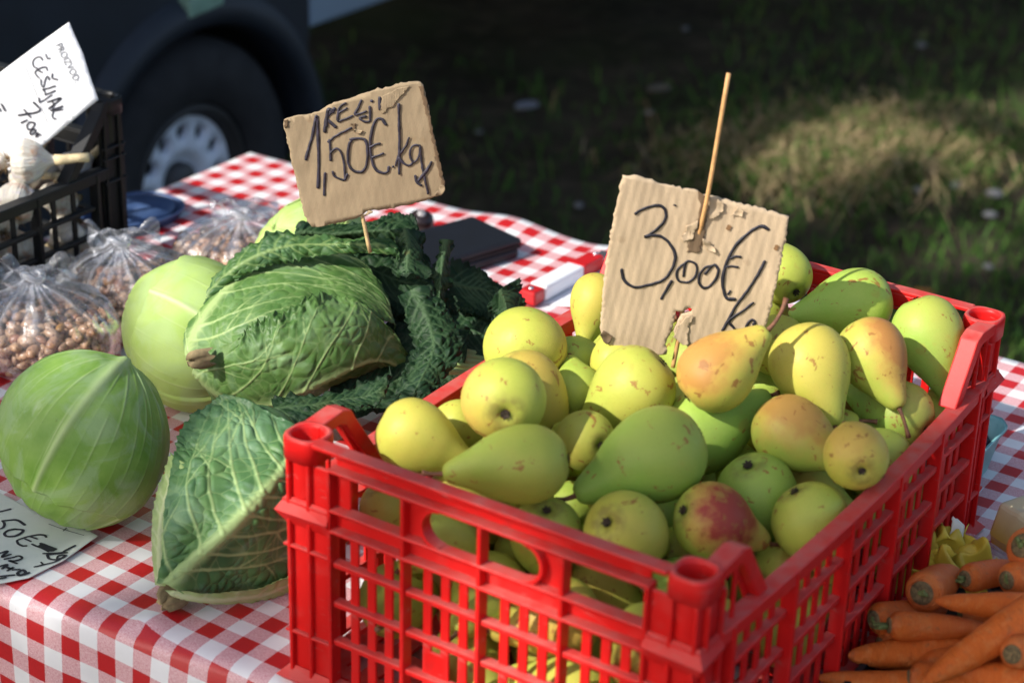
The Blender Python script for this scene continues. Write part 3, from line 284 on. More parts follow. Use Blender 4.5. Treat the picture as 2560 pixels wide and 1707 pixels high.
def plastic(name, c, dust, amount, rough=0.42, sss=0.0):
    k = NT(name); o = k.obj()
    geo = k.new('ShaderNodeNewGeometry'); sep = k.new('ShaderNodeSeparateXYZ'); k.lk(geo.outputs['True Normal'], sep.inputs[0])
    up = k.rng(sep.outputs['Z'], 0.25, 0.95)
    d = k.math('MULTIPLY', k.rng(k.noise(60, 5, o), 0.35, 0.62, 0.35, 1.0), up)
    d = k.math('ADD', k.math('MULTIPLY', d, amount), k.math('MULTIPLY', k.rng(k.noise(35, 6, o), 0.55, 0.8), amount * 0.35))
    base = k.mix(k.noise(9, 3, o), tuple(x * 0.80 for x in c), tuple(x * 1.12 for x in c))
    base = k.mix(k.math('MULTIPLY', k.rng(k.noise(5, 5, o, 0.65), 0.5, 0.68), amount * 0.5), base, tuple(min(1, x * 1.1 + 0.05) for x in c))
    mps = k.new('ShaderNodeMapping'); k.lk(o, mps.inputs[0]); mps.inputs['Scale'].default_value = (25, 90, 420); mps.inputs['Rotation'].default_value = (.4, .2, .57)
    base = k.mix(k.math('MULTIPLY', k.rng(k.noise(1, 3, mps.outputs[0]), 0.66, 0.70), amount * 0.7), base, dust)
    base = k.mix(k.math('MULTIPLY', k.rng(k.noise(17, 5, o, 0.7), 0.60, 0.72), amount * 0.9), base, tuple(x * 0.45 + 0.02 for x in c))
    k.col(k.mix(d, base, dust))
    k.set(Roughness=k.rng(d, 0, 1, rough, 0.8)); k.b.inputs['Specular IOR Level'].default_value = 0.3
    scr = k.noise(220, 3, o); k.bump(scr, 0.12, 0.0006)
    if sss:
        tr = k.new('ShaderNodeBsdfTranslucent'); tr.inputs[0].default_value = (min(1, c[0] * 1.6), c[1] * 3, c[2] * 2, 1)
        mx = k.new('ShaderNodeMixShader', i_0=sss); k.lk(k.b.outputs[0], mx.inputs[1]); k.lk(tr.outputs[0], mx.inputs[2]); k.lk(mx.outputs[0], k.out.inputs[0])
    return k.m

M = {}
M['red'] = plastic('red_plastic', (0.72, 0.013, 0.012), (0.50, 0.22, 0.19), 0.52, 0.42, 0.16)
M['black'] = plastic('black_plastic', (0.007, 0.0075, 0.008), (0.045, 0.05, 0.055), 0.22, 0.45)

def pear_skin():
    k = NT('pear_skin'); o = k.obj(); oi = k.new('ShaderNodeObjectInfo')
    add = k.new('ShaderNodeVectorMath', operation='ADD'); k.lk(o, add.inputs[0])
    sc = k.new('ShaderNodeVectorMath', operation='SCALE'); k.lk(oi.outputs['Random'], sc.inputs['Scale']); sc.inputs[0].default_value = (37, 53, 71)
    k.lk(sc.outputs[0], add.inputs[1]); v = add.outputs[0]
    sep = k.new('ShaderNodeSeparateXYZ'); k.lk(o, sep.inputs[0])
    base = oi.outputs['Color']
    # softly mottled skin, yellower towards the blossom end
    c = k.mix(k.rng(k.noise(1.6, 4, v), 0.35, 0.7, 0.0, 0.55), base, k.mix(1.0, base, (0.80, 1.0, 0.80), 'MULTIPLY'))
    c = k.mix(k.rng(sep.outputs['Z'], 1.0, -0.8, 0.0, 0.28), c, (0.52, 0.43, 0.07))
    c = k.mix(k.rng(k.noise(14, 3, v), 0.45, 0.8, 0, 0.28), c, k.mix(1.0, c, (0.82, 0.86, 0.72), 'MULTIPLY'))
    # blush on the side that hung in the sun
    bl = k.math('ADD', sep.outputs['X'], k.math('MULTIPLY', k.math('SUBTRACT', k.noise(2.2, 4, v), 0.5), 0.9))
    al = k.math('MULTIPLY', k.rng(bl, -0.05, 0.75), oi.outputs['Alpha'])
    c = k.mix(k.math('MULTIPLY', al, 0.95), c, k.mix(k.rng(al, 0.42, 1.0), (0.64, 0.27, 0.08), (0.30, 0.028, 0.030)))
    # lenticels
    vo = k.new('ShaderNodeTexVoronoi', i_Scale=12.0); k.lk(v, vo.inputs['Vector'])
    dots = k.math('MULTIPLY', k.rng(vo.outputs['Distance'], 0.11, 0.05), 0.75)
    c = k.mix(dots, c, (0.17, 0.15, 0.04))
    # russet scuffs and bruises
    ru = k.rng(k.noise(2.7, 6, v, 0.62, 0.6), 0.615, 0.64); c = k.mix(k.math('MULTIPLY', ru, 0.85), c, (0.30, 0.13, 0.035))
    ru2 = k.rng(k.noise(1.5, 2, v), 0.66, 0.72); c = k.mix(k.math('MULTIPLY', ru2, 0.35), c, (0.42, 0.30, 0.06))
    end = k.math('MULTIPLY', k.rng(sep.outputs['Z'], -0.80, -0.90), k.rng(k.noise(4, 4, v), 0.30, 0.6)); c = k.mix(k.math('MULTIPLY', end, 0.6), c, (0.17, 0.12, 0.04))
    k.col(c).set(Roughness=k.rng(k.noise(5, 3, v), 0.3, 0.7, 0.38, 0.54))
    k.b.inputs['Subsurface Weight'].default_value = 0.07; k.b.inputs['Subsurface Radius'].default_value = (0.006, 0.005, 0.0015); k.b.inputs['Subsurface Scale'].default_value = 1.0
    k.b.inputs['Specular IOR Level'].default_value = 0.25
    k.bump(k.noise(26, 4, v), 0.10, 0.02)
    return k.m
M['pear'] = pear_skin()
M['pear_stem'] = plain('pear_stem', (0.16, 0.065, 0.030), 0.7, 0.35, 6)
M['calyx'] = plain('pear_calyx', (0.045, 0.030, 0.018), 0.85, 0.4, 6)

def leaf_mat(name, deep, light, vein, bloom, bloom_amt=0.5, rough=0.5, trans=0.18, spot=0.4, fine=420, spec=0.32):
    k = NT(name); o = k.obj(); a = k.attr('vein'); hgt = k.attr('high')
    c = k.mix(k.rng(k.noise(22, 5, o), 0.33, 0.68), deep, light)
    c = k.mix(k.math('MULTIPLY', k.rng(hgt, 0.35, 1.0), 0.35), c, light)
    c = k.mix(k.math('MULTIPLY', k.rng(k.noise(20, 5, o, 0.6, 1.2), 0.47, 0.60), bloom_amt), c, bloom)
    c = k.mix(k.rng(a, 0.06, 0.9, 0.0, 0.9), c, vein)
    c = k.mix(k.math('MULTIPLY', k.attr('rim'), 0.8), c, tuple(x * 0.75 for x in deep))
    sp = k.rng(k.noise(60, 4, o, 0.6), 0.685, 0.72); c = k.mix(k.math('MULTIPLY', sp, spot), c, (0.10, 0.085, 0.02))
    ye = k.rng(k.noise(8, 3, o), 0.63, 0.74); c = k.mix(k.math('MULTIPLY', ye, spot * 0.6), c, (0.26, 0.25, 0.05))
    k.col(c).set(Roughness=k.rng(k.noise(40, 3, o), 0.3, 0.7, rough - 0.1, rough + 0.1)); k.b.inputs['Specular IOR Level'].default_value = spec
    k.bump(k.noise(fine, 4, o), 0.25, 0.0006)
    tr = k.new('ShaderNodeBsdfTranslucent'); k.lk(k.mix(0.5, c, (0.35, 0.5, 0.05)), tr.inputs[0])
    mx = k.new('ShaderNodeMixShader', i_0=trans); k.lk(k.b.outputs[0], mx.inputs[1]); k.lk(tr.outputs[0], mx.inputs[2]); k.lk(mx.outputs[0], k.out.inputs[0])
    return k.m
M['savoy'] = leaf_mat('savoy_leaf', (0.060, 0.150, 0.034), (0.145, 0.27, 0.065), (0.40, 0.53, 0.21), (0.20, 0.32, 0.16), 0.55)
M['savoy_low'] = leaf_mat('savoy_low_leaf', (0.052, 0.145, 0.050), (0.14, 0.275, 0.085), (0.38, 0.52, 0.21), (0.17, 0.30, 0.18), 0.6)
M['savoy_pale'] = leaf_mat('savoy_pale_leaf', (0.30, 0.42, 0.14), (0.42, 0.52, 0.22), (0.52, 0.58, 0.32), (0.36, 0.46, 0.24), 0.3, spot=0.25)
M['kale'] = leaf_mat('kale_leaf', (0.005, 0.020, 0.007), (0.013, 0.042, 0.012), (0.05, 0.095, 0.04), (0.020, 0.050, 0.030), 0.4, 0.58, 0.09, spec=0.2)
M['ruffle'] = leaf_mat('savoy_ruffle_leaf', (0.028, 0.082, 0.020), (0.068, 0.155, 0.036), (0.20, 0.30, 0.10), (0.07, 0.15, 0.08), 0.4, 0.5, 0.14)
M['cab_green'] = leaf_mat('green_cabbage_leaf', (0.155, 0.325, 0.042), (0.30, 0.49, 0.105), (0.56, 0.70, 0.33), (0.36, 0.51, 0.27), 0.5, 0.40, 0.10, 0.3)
M['cab_pale'] = leaf_mat('pale_cabbage_leaf', (0.36, 0.53, 0.12), (0.47, 0.63, 0.19), (0.72, 0.78, 0.46), (0.42, 0.57, 0.25), 0.5, 0.55, 0.14, 0.12)
M['stump'] = plain('cabbage_stump', (0.26, 0.20, 0.10), 0.85, 0.5, 60)

def gingham():
    k = NT('gingham_oilcloth'); uv = k.new('ShaderNodeTexCoord').outputs['UV']; sep = k.new('ShaderNodeSeparateXYZ'); k.lk(uv, sep.inputs[0])
    wob = k.noise(500, 2, uv)
    def stripe(ch):
        f = k.math('FRACT', k.math('ADD', k.math('MULTIPLY', sep.outputs[ch], 1 / 0.0401), k.math('MULTIPLY', wob, 0.02)))
        return k.rng(k.math('ABSOLUTE', k.math('SUBTRACT', f, 0.5)), 0.2605, 0.2395)
    sx, sy = stripe(0), stripe(1); s = k.math('ADD', sx, sy)
    both = k.rng(s, 1.4, 1.6); one = k.rng(s, 0.4, 0.6)
    # printed weave: pink areas are a hatch of red threads on white
    mp = k.new('ShaderNodeMapping'); k.lk(uv, mp.inputs[0]); mp.inputs['Scale'].default_value = (320, 1500, 1)
    w1 = k.noise(1, 2, mp.outputs[0])
    mp2 = k.new('ShaderNodeMapping'); k.lk(uv, mp2.inputs[0]); mp2.inputs['Scale'].default_value = (1500, 320, 1)
    w2 = k.noise(1, 2, mp2.outputs[0])
    th = k.math('ADD', k.math('MULTIPLY', w1, 0.5), k.math('MULTIPLY', w2, 0.5))
    pink = k.mix(k.rng(th, 0.36, 0.64), (0.57, 0.21, 0.23), (0.77, 0.56, 0.57))
    white = k.mix(k.rng(k.noise(25, 4, uv), 0.35, 0.7), (0.74, 0.745, 0.75), (0.82, 0.82, 0.82))
    red = k.mix(k.rng(th, 0.3, 0.7), (0.44, 0.008, 0.012), (0.54, 0.018, 0.022))
    c = k.mix(both, k.mix(one, white, pink), red)
    crumb = k.rng(k.noise(190, 3, uv), 0.735, 0.75); c = k.mix(k.math('MULTIPLY', crumb, 0.7), c, (0.12, 0.09, 0.06))
    k.col(c).set(Roughness=0.45); k.b.inputs['Coat Weight'].default_value = 0.12; k.b.inputs['Coat Roughness'].default_value = 0.3
    k.bump(th, 0.08, 0.0004)
    return k.m
M['cloth'] = gingham()

def cardboard(name, c, angle):
    k = NT(name); o = k.obj(); mp = k.new('ShaderNodeMapping'); k.lk(o, mp.inputs[0]); mp.inputs['Rotation'].default_value = (0, 0, angle)
    mp2 = k.new('ShaderNodeMapping'); k.lk(mp.outputs[0], mp2.inputs[0]); mp2.inputs['Scale'].default_value = (130, 9, 1)
    streak = k.noise(1, 4, mp2.outputs[0])
    mp3 = k.new('ShaderNodeMapping'); k.lk(mp.outputs[0], mp3.inputs[0]); mp3.inputs['Scale'].default_value = (900, 300, 300)
    fib = k.noise(1, 3, mp3.outputs[0])
    cc = k.mix(k.rng(streak, 0.3, 0.7), tuple(x * 0.86 for x in c), tuple(x * 1.1 for x in c))
    cc = k.mix(k.rng(fib, 0.4, 0.75, 0, 0.3), cc, tuple(x * 0.72 for x in c))
    st = k.rng(k.noise(28, 4, o), 0.64, 0.72); cc = k.mix(k.math('MULTIPLY', st, 0.35), cc, (0.2, 0.115, 0.05))
    k.col(cc).set(Roughness=0.85); k.b.inputs['Specular IOR Level'].default_value = 0.2
    k.bump(k.math('ADD', fib, k.math('MULTIPLY', k.noise(120, 4, o), 1.5)), 0.3, 0.0005)
    return k.m
M['card_a'] = cardboard('cardboard_light', (0.52, 0.395, 0.255), R(-11))
M['card_b'] = cardboard('cardboard_grey', (0.33, 0.25, 0.155), R(12))
M['card_dark'] = cardboard('cardboard_torn_inside', (0.17, 0.115, 0.068), R(-11))
M['ink'] = plain('marker_ink', (0.018, 0.017, 0.026), 0.55, 0.4, 90)
M['ink_soft'] = plain('marker_ink_worn', (0.030, 0.026, 0.040), 0.6, 0.6, 160)
M['grey_ink'] = plain('printed_grey', (0.07, 0.07, 0.075), 0.7, 0.1)
M['paper'] = plain('white_paper', (0.80, 0.81, 0.83), 0.6, 0.02, 40)
M['paper_tag'] = plain('laminated_tag', (0.62, 0.67, 0.62), 0.35, 0.05, 18)
M['skewer'] = plain('bamboo_skewer', (0.56, 0.31, 0.12), 0.6, 0.18, 120)
M['skewer_pale'] = plain('bamboo_skewer_pale', (0.55, 0.40, 0.19), 0.6, 0.2, 120)

# ================================================================== the setting
def ground():
    k = NT('dark_soil'); o = k.obj()
    c = k.mix(k.rng(k.noise(3.0, 6, o, 0.6), 0.35, 0.7), (0.032, 0.028, 0.018), (0.068, 0.060, 0.040))
    c = k.mix(k.rng(k.noise(14, 5, o), 0.5, 0.72), c, (0.095, 0.075, 0.052))
    c = k.mix(k.rng(k.noise(1.1, 4, o), 0.5, 0.68, 0, 0.6), c, (0.028, 0.048, 0.013))
    k.col(c).set(Roughness=0.95); k.b.inputs['Specular IOR Level'].default_value = 0.1; k.bump(k.noise(30, 6, o, 0.7), 0.8, 0.03)
    mb = MB()
    xs = np.concatenate([[-150, -60, -25, -12], np.linspace(-6, 7, 105), [12, 25, 60, 150]])
    ys = np.concatenate([[-60, -20, -6], np.linspace(-1, 14, 120), [20, 35, 70, 200]])
    X, Y = np.meshgrid(xs, ys, indexing='ij')
    Z = 0.035 * wavy(np.stack([X, Y], -1), 3, 1.2, 4) * ((X > -7) & (X < 8) & (Y < 15) & (Y > -2))
    Z = Z + mound(X, Y)
    mb.grid(np.stack([X, Y, Z], -1)); tag(mb.build('ground', k.m), kind='structure')
PATCH_A, PATCH_B = np.array([0.62, 4.78]), np.array([1.06, 5.06])
def seg_dist(x, y):
    p = np.stack([x, y], -1) - PATCH_A; d = PATCH_B - PATCH_A
    t = np.clip((p @ d) / (d @ d), 0, 1)
    return np.linalg.norm(p - t[..., None] * d, axis=-1)
def mound(x, y):
    return 0.012 * np.exp(-(seg_dist(x, y) / 0.28) ** 2)
ground()

def grass():
    k = NT('grass_blades'); h = k.attr('dry')
    c = k.ramp(h, [(0.0, (0.028, 0.085, 0.012)), (0.45, (0.070, 0.150, 0.024)), (0.62, (0.14, 0.125, 0.05)), (1.0, (0.40, 0.30, 0.17))])
    k.col(c).set(Roughness=0.7); k.b.inputs['Specular IOR Level'].default_value = 0.2
    V, F, D = [], [], []
    def blade(x, y, dry, hgt, lean, wdt):
        a = rnd.uniform(0, 6.28); z0 = float(0.035 * wavy(np.array([x, y]), 3, 1.2, 4) + mound(np.array(x), np.array(y)))
        s = np.array([math.cos(a), math.sin(a), 0]) * wdt; b = a + rnd.uniform(-1.5, 1.5)
        l = np.array([math.cos(b), math.sin(b), 0]) * hgt * lean; p = np.array([x, y, z0 - 0.01]); i = len(V)
        V.extend([p - s, p + s, p + l * 0.4 + (0, 0, hgt * 0.7) + s * 0.7, p + l * 0.4 + (0, 0, hgt * 0.7) - s * 0.7, p + l + (0, 0, hgt * (1 - 0.4 * lean))])
        F.extend([(i, i + 1, i + 2, i + 3), (i + 3, i + 2, i + 4)]); D.extend([dry] * 5)
    n = 0
    while n < 15000:
        y = 2.9 + 9 * rnd.random() ** 1.4; x = rnd.uniform(-0.32, 0.34) * y * 1.1
        den = float(wavy(np.array([x, y]), 11, 0.9, 3)) + (0.45 if x > 0.1 * y else -0.25)
        if rnd.random() > 0.5 + 0.6 * den: continue
        dry = min(1, max(0, rnd.gauss(0.24, 0.16) + 0.10 * float(wavy(np.array([x, y]), 5, 1.5, 2))))
        blade(x, y, dry, rnd.uniform(0.03, 0.09), rnd.uniform(0.2, 1.2), rnd.uniform(0.002, 0.0045)); n += 1
    for _ in range(4500):     # trampled straw on the mound
        t = rnd.random(); p = PATCH_A + t * (PATCH_B - PATCH_A) + np.array([rnd.gauss(0, 0.15), rnd.gauss(0, 0.13)])
        blade(p[0], p[1], min(1, max(0, rnd.choice((rnd.gauss(0.85, 0.14), rnd.gauss(0.80, 0.15), rnd.gauss(0.35, 0.12))))), rnd.uniform(0.03, 0.12), rnd.uniform(0.5, 2.2), rnd.uniform(0.0015, 0.0045))
    mb = MB(); mb.add(V, F); mb.att['dry'] = D
    tag(mb.build('grass', k.m, smooth=False), kind='stuff')
grass()

def litter():
    st = plain('pale_stone', (0.16, 0.165, 0.17), 0.8, 0.2, 40); br = plain('fallen_leaf', (0.33, 0.14, 0.03), 0.7, 0.4, 60); sc = plain('plastic_scrap', (0.22, 0.25, 0.30), 0.4, 0.1)
    me = None
    bm = bmesh.new(); bmesh.ops.create_icosphere(bm, subdivisions=2, radius=1)
    for v in bm.verts: v.co *= 1 + 0.3 * float(wavy(np.array(v.co), 2, 0.8, 2)); v.co.z *= 0.5
    me = bpy.data.meshes.new('pale_stone'); bm.to_mesh(me); bm.free()
    spots = [(1.03, 4.78, .03), (1.08, 4.70, .035), (0.98, 4.66, .028), (1.17, 4.66, .03), (1.13, 4.52, .024), (0.70, 4.86, .035), (0.93, 5.02, .02),
             (1.45, 5.45, .04), (1.49, 5.38, .03), (1.06, 4.20, .022), (0.95, 3.65, .018), (1.2, 5.9, .03), (0.35, 5.2, .02), (0.15, 4.5, .02), (-0.1, 5.0, .018), (0.5, 6.0, .02)]
    for x, y, r in spots:
        o = link('pale_stone', me, st, None, (x, y, 0.02 + float(mound(np.array(x), np.array(y)))))
        o.rotation_euler = (0, 0, rnd.uniform(0, 6)); r *= .55; o.scale = (r, r * rnd.uniform(.6, 1.3), r)
        tag(o, 'pale stone or scrap lying in the dark grass behind the table', 'stone', 'pale stones in the grass')
    def leaf(name, x, y, s, mat, label, cat, a):
        mb = MB(); P = []
        for i, u in enumerate(np.linspace(0, 1, 9)):
            w = math.sin(math.pi * u) ** 0.8 * 0.45 + 0.02
            P.append([(x + s * (u - .5) * math.cos(a) - s * w * v * math.sin(a), y + s * (u - .5) * math.sin(a) + s * w * v * math.cos(a), 0.045 + 0.2 * s * v * v + 0.1 * s * u) for v in np.linspace(-1, 1, 5)])
        mb.grid(P); tag(mb.build(name, mat, solid=0.001), label, cat)
    leaf('fallen_leaf', 0.86, 3.93, 0.07, br, 'orange brown fallen leaf on the soil behind the crate', 'leaf', 0.6)
    leaf('plastic_scrap', 0.02, 5.12, 0.06, sc, 'bluish white scrap on dark soil between the two price signs', 'scrap', 0.2)
    leaf('paper_scrap', 0.38, 5.30, 0.06, plain('paper_scrap', (0.13, 0.12, 0.09), 0.8), 'small beige scrap on dark soil left of the bamboo stick', 'scrap', 0.0)
litter()

# ------------------------------------------------------------------ unseen trees added for their shade; crown gaps shaped to place the sun
def add_shade_trees():
    bark = plain('tree_bark', (0.10, 0.075, 0.055), 0.95, 0.35, 9)
    lm = plain('tree_leaf', (0.05, 0.10, 0.025), 0.6, 0.3, 3)
    sa, ca, se, ce = math.sin(SUN_AZ), math.cos(SUN_AZ), math.sin(SUN_EL), math.cos(SUN_EL)
    qa, wa, da = np.array([ca, -sa, 0]), np.array([sa * se, ca * se, ce]), np.array(SD)
    def gap(q, w):          # openings shaped in the crowns so sun lands on chosen parts
        if ((q + 1.24) / .13) ** 2 + ((w - 1.09) / .10) ** 2 < 1: return True
        if q > -2.75:
            lo = 1.165 if q < -1.36 else 1.165 + (q + 1.36) * 1.45
            if q > -1.02: lo = 9
            return lo < w < 1.62 + 0.05 * math.sin(q * 9)
        return False
    def leafy(mb, p, s):
        a = np.array([rnd.gauss(0, 1), rnd.gauss(0, 1), rnd.gauss(0, 1)]); a /= np.linalg.norm(a)
        b = np.cross(a, (rnd.gauss(0, 1), rnd.gauss(0, 1), rnd.gauss(0, 1))); b /= np.linalg.norm(b)
        mb.add([p - a * s, p - a * .3 * s + b * .45 * s, p + a * .5 * s + b * .4 * s, p + a * s, p + a * .5 * s - b * .4 * s, p - a * .3 * s - b * .45 * s], [(0, 1, 2, 3, 4, 5)])
    def trunk(root, base, top, r, limbs):
        mb = MB(); pts = [base + (top - base) * u + np.array([0.15 * math.sin(5 * u), 0.12 * math.cos(4 * u), 0]) for u in np.linspace(0, 1, 9)]
        mb.tube(pts, [r * (1 - .55 * u) for u in np.linspace(0, 1, 9)], 14)
        for l in limbs:
            s = pts[5 + rnd.randrange(3)]; e = np.array(l)
            mb.tube([s + (e - s) * u + np.array([0, 0, .5 * math.sin(3.1 * u)]) for u in np.linspace(0, 1, 6)], [r * .4 * (1 - .8 * u) for u in np.linspace(0, 1, 6)], 8)
        mb.build('trunk', bark, root)
    # unseen tree added on the sun side, its leaves kept out of the gaps
    flecks = []
    for x, y, c in ((1.42, 5.38, .17), (1.30, 4.72, .19), (1.05, 4.35, .13), (1.62, 5.05, .16)):
        flecks.append((float(np.array([x, y]) @ qa[:2]), float(np.array([x, y]) @ wa[:2]), c))
    mb = MB(); S = 0.105; cnt = 0
    pg = np.array([[q_, w_] for q_, w_ in [(p @ qa[:2], p @ wa[:2]) for p in (PATCH_A, PATCH_B)]])
    while cnt < 15000:
        q, w = rnd.uniform(-6.5, 1.6), rnd.uniform(-0.3, 4.2)
        if gap(q, w) or any(gap(q + x, w + y) for x, y in ((S * .8, 0), (-S * .8, 0), (0, S * .8), (0, -S * .8))): continue
        g = np.array([q, w]); d = pg[1] - pg[0]; t = min(1, max(0, (g - pg[0]) @ d / (d @ d))); e = g - pg[0] - t * d
        if math.hypot(e[0], e[1] / .6) < 0.22 + 0.13 * math.sin(9 * q) * math.sin(11 * w + 1): continue
        if any(math.hypot(q - a, (w - b) / .7) < c for a, b, c in flecks): continue
        dep = -8.2 + rnd.gauss(0, .55)
        leafy(mb, q * qa + w * wa + dep * da, S * rnd.uniform(.8, 1.25)); cnt += 1
    root = thing('added_shade_tree', 'leafy tree standing beside the market whose boughs shade the table front', 'tree', (-7.2, -2.6, 0))
    trunk(root, np.array([-7.2, -2.6, 0]), np.array([-6.6, -2.2, 5.5]), .22, [(-4.5, -5.2, 7), (-7, 1, 6.5), (-8, -4, 6.8), (-5.5, -3, 8)])
    tag(mb.build('crown', lm, root, smooth=False), kind='stuff')
    # unseen tree added over the grass to hold back sky light
    mb = MB()
    for _ in range(9000):
        x, y = rnd.uniform(-6, 7), rnd.uniform(3.6, 14)
        z = 4.6 + 0.6 * float(wavy(np.array([x, y]), 8, .5, 2)) + rnd.uniform(-.5, 1.2)
        P = np.array([x, y, z]); q, w = P @ qa, P @ wa
        if gap(q, w): continue
        g = np.array([q, w]); d = pg[1] - pg[0]; t = min(1, max(0, (g - pg[0]) @ d / (d @ d))); e = g - pg[0] - t * d
        if math.hypot(e[0], e[1] / .6) < 0.95: continue
        leafy(mb, P, rnd.uniform(.14, .24))
    root = thing('added_overhead_tree', 'leafy tree over the grass behind the table', 'tree', (5.2, 9.5, 0))
    trunk(root, np.array([5.2, 9.5, 0]), np.array([4.6, 9, 5.4]), .3, [(1, 6, 5.4), (-1, 9, 5.6), (3, 12, 6), (6, 6, 5.6)])
    tag(mb.build('crown', lm, root, smooth=False), kind='stuff')
add_shade_trees()

# ------------------------------------------------------------------ van beside the stall
def van():
    c = np.array([-0.6646, 3.8608, 0.290]); d = N; out = T; up = np.array([0, 0, 1.0])
    navy = plain('navy_cladding', (0.011, 0.016, 0.025), 0.55, 0.25, 7); grey = plain('grey_blue_paint', (0.22, 0.29, 0.36), 0.4, 0.08, 4)
    rub = plain('tyre_rubber', (0.018, 0.018, 0.019), 0.85, 0.3, 20); steel = plain('silver_steel_rim', (0.78, 0.83, 0.90), 0.4, 0.06, 12)
    dark = plain('wheel_well', (0.006, 0.006, 0.007), 0.9); hubm = plain('hub_cap', (0.05, 0.05, 0.052), 0.5)
    root = thing('van', 'dark navy van with grey skirt parked behind the garlic crate', 'van', c * np.array([1, 1, 0]))
    P = lambda s, z, o: c * np.array([1, 1, 0]) + s * d + o * out + z * up
    def slab(name, pts, o0, o1, mat, bev=0.012):
        mb = MB(); n = len(pts); mb.add([P(s, z, o1) for s, z in pts] + [P(s, z, o0) for s, z in pts],
            [tuple(range(n)), tuple(reversed(range(n, 2 * n)))] + [(i, i + n, (i + 1) % n + n, (i + 1) % n) for i in range(n)])
        bm = bmesh.new(); me = mb.mesh(name, wloc(root), False); bm.from_mesh(me); bmesh.ops.recalc_face_normals(bm, faces=bm.faces); bm.to_mesh(me); bm.free()
        return link(name, me, mat, root, bevel=bev)
    ra = 0.337; zc = 0.290
    arch = [(-ra * math.cos(a), zc + ra * math.sin(a)) for a in np.linspace(0.0, math.pi, 25)]
    slab('side_panel', [(-1.6, 0.25)] + [(-ra, 0.25)] + arch + [(ra, 0.40), (ra + .02, 0.533), (ra + .02, 1.05), (-1.6, 1.05)], -0.04, 0.03, navy)
    slab('skirt', [(ra + .024, 0.533), (3.4, 0.533), (3.4, 1.05), (ra + .024, 1.05)], -0.04, 0.025, grey)
    slab('upper_side', [(0.95, 1.06), (3.4, 1.06), (3.4, 2.25), (1.55, 2.25)], -0.04, 0.0, grey)
    slab('side_window', [(1.2, 1.2), (2.2, 1.2), (2.2, 1.9), (1.5, 1.9)], 0.002, 0.008, plain('dark_window', (0.01, 0.012, 0.014), 0.08))
    slab('body', [(-1.6, 0.42), (3.4, 0.56), (3.4, 2.2), (1.55, 2.2), (0.95, 1.04), (-1.6, 0.98)], -1.75, -0.30, dark, 0)
    mb = MB()                                                     # raised lip of the wheel arch
    prof = [(0.335, -.03), (0.331, .045), (0.345, .060), (0.380, .056), (0.402, .030)]
    mb.grid([[P(-r * math.cos(a), zc + r * math.sin(a), o) for r, o in prof] for a in np.linspace(-0.12, math.pi + .12, 40)])
    mb.build('wheel_arch', navy, root)
    mb = MB(); mb.grid([[P(-.334 * math.cos(a), zc + .334 * math.sin(a), o) for o in (-.29, -.03)] for a in np.linspace(0, math.pi, 20)]); mb.build('wheel_well', dark, root)
    slab('side_marker', [(-.045, .655), (.055, .662), (.055, .700), (-.045, .693)], 0.030, 0.062, plain('marker_lens', (0.22, 0.36, 0.27), 0.3), .004)
    wc = c + 0.0 * out
    mb = MB(); mb.lathe([(.165, -.10), (.22, -.115), (.275, -.105), (.297, -.07), (.301, -.02), (.298, .03), (.278, .055), (.23, .062), (.185, .055), (.168, .04)], wc - .03 * out, out, 64)
    tyre = mb.build('tyre', rub, root)
    mb = MB(); mb.lathe([(.168, .03), (.160, .043), (.150, .040), (.143, .020), (.142, -.01), (.136, -.022)], wc - .03 * out, out, 64)
    rim_ = mb.build('rim', plain('dark_rim', (0.030, 0.028, 0.027), .6), root)
    mb = MB(); a1 = np.cross(out, up); nh = 12                      # disc with a ring of round holes
    def rp(r, a, o): return wc + r * (math.cos(a) * up + math.sin(a) * a1) + (o - .03) * out
    for h in range(nh):
        a0 = 2 * math.pi * h / nh; half = math.pi / nh; ring0, ring1, ring2 = [], [], []
        for t in np.linspace(0, 2 * math.pi, 24, endpoint=False):
            x, y = math.cos(t), math.sin(t); m_ = max(abs(x), abs(y))
            ring0.append(rp(.105 + .033 * x / m_, a0 + half * y / m_, .016 - .03 * abs(.028 * x / m_)))
            ring1.append(rp(.107 + .0185 * x, a0 + .0185 * y / .107, .018)); ring2.append(rp(.107 + .0175 * x, a0 + .0175 * y / .107, .000))
        mb.grid([ring0, ring1, ring2], closed_v=True)
    mb.lathe([(.072, .0155), (.060, .012), (.052, -.004), (.040, -.006)], wc - .03 * out, out, 40)
    mb.build('wheel_disc', steel, root)
    mb = MB(); mb.lathe([(.0405, -.008), (.040, .012), (.030, .020), (.001, .022)], wc - .03 * out, out, 28); mb.build('hub', hubm, root)
    mb = MB(); mb.lathe([(.001, -.03), (.13, -.031)], wc - .03 * out, out, 32); mb.build('brake_disc', dark, root)
    return root
van()

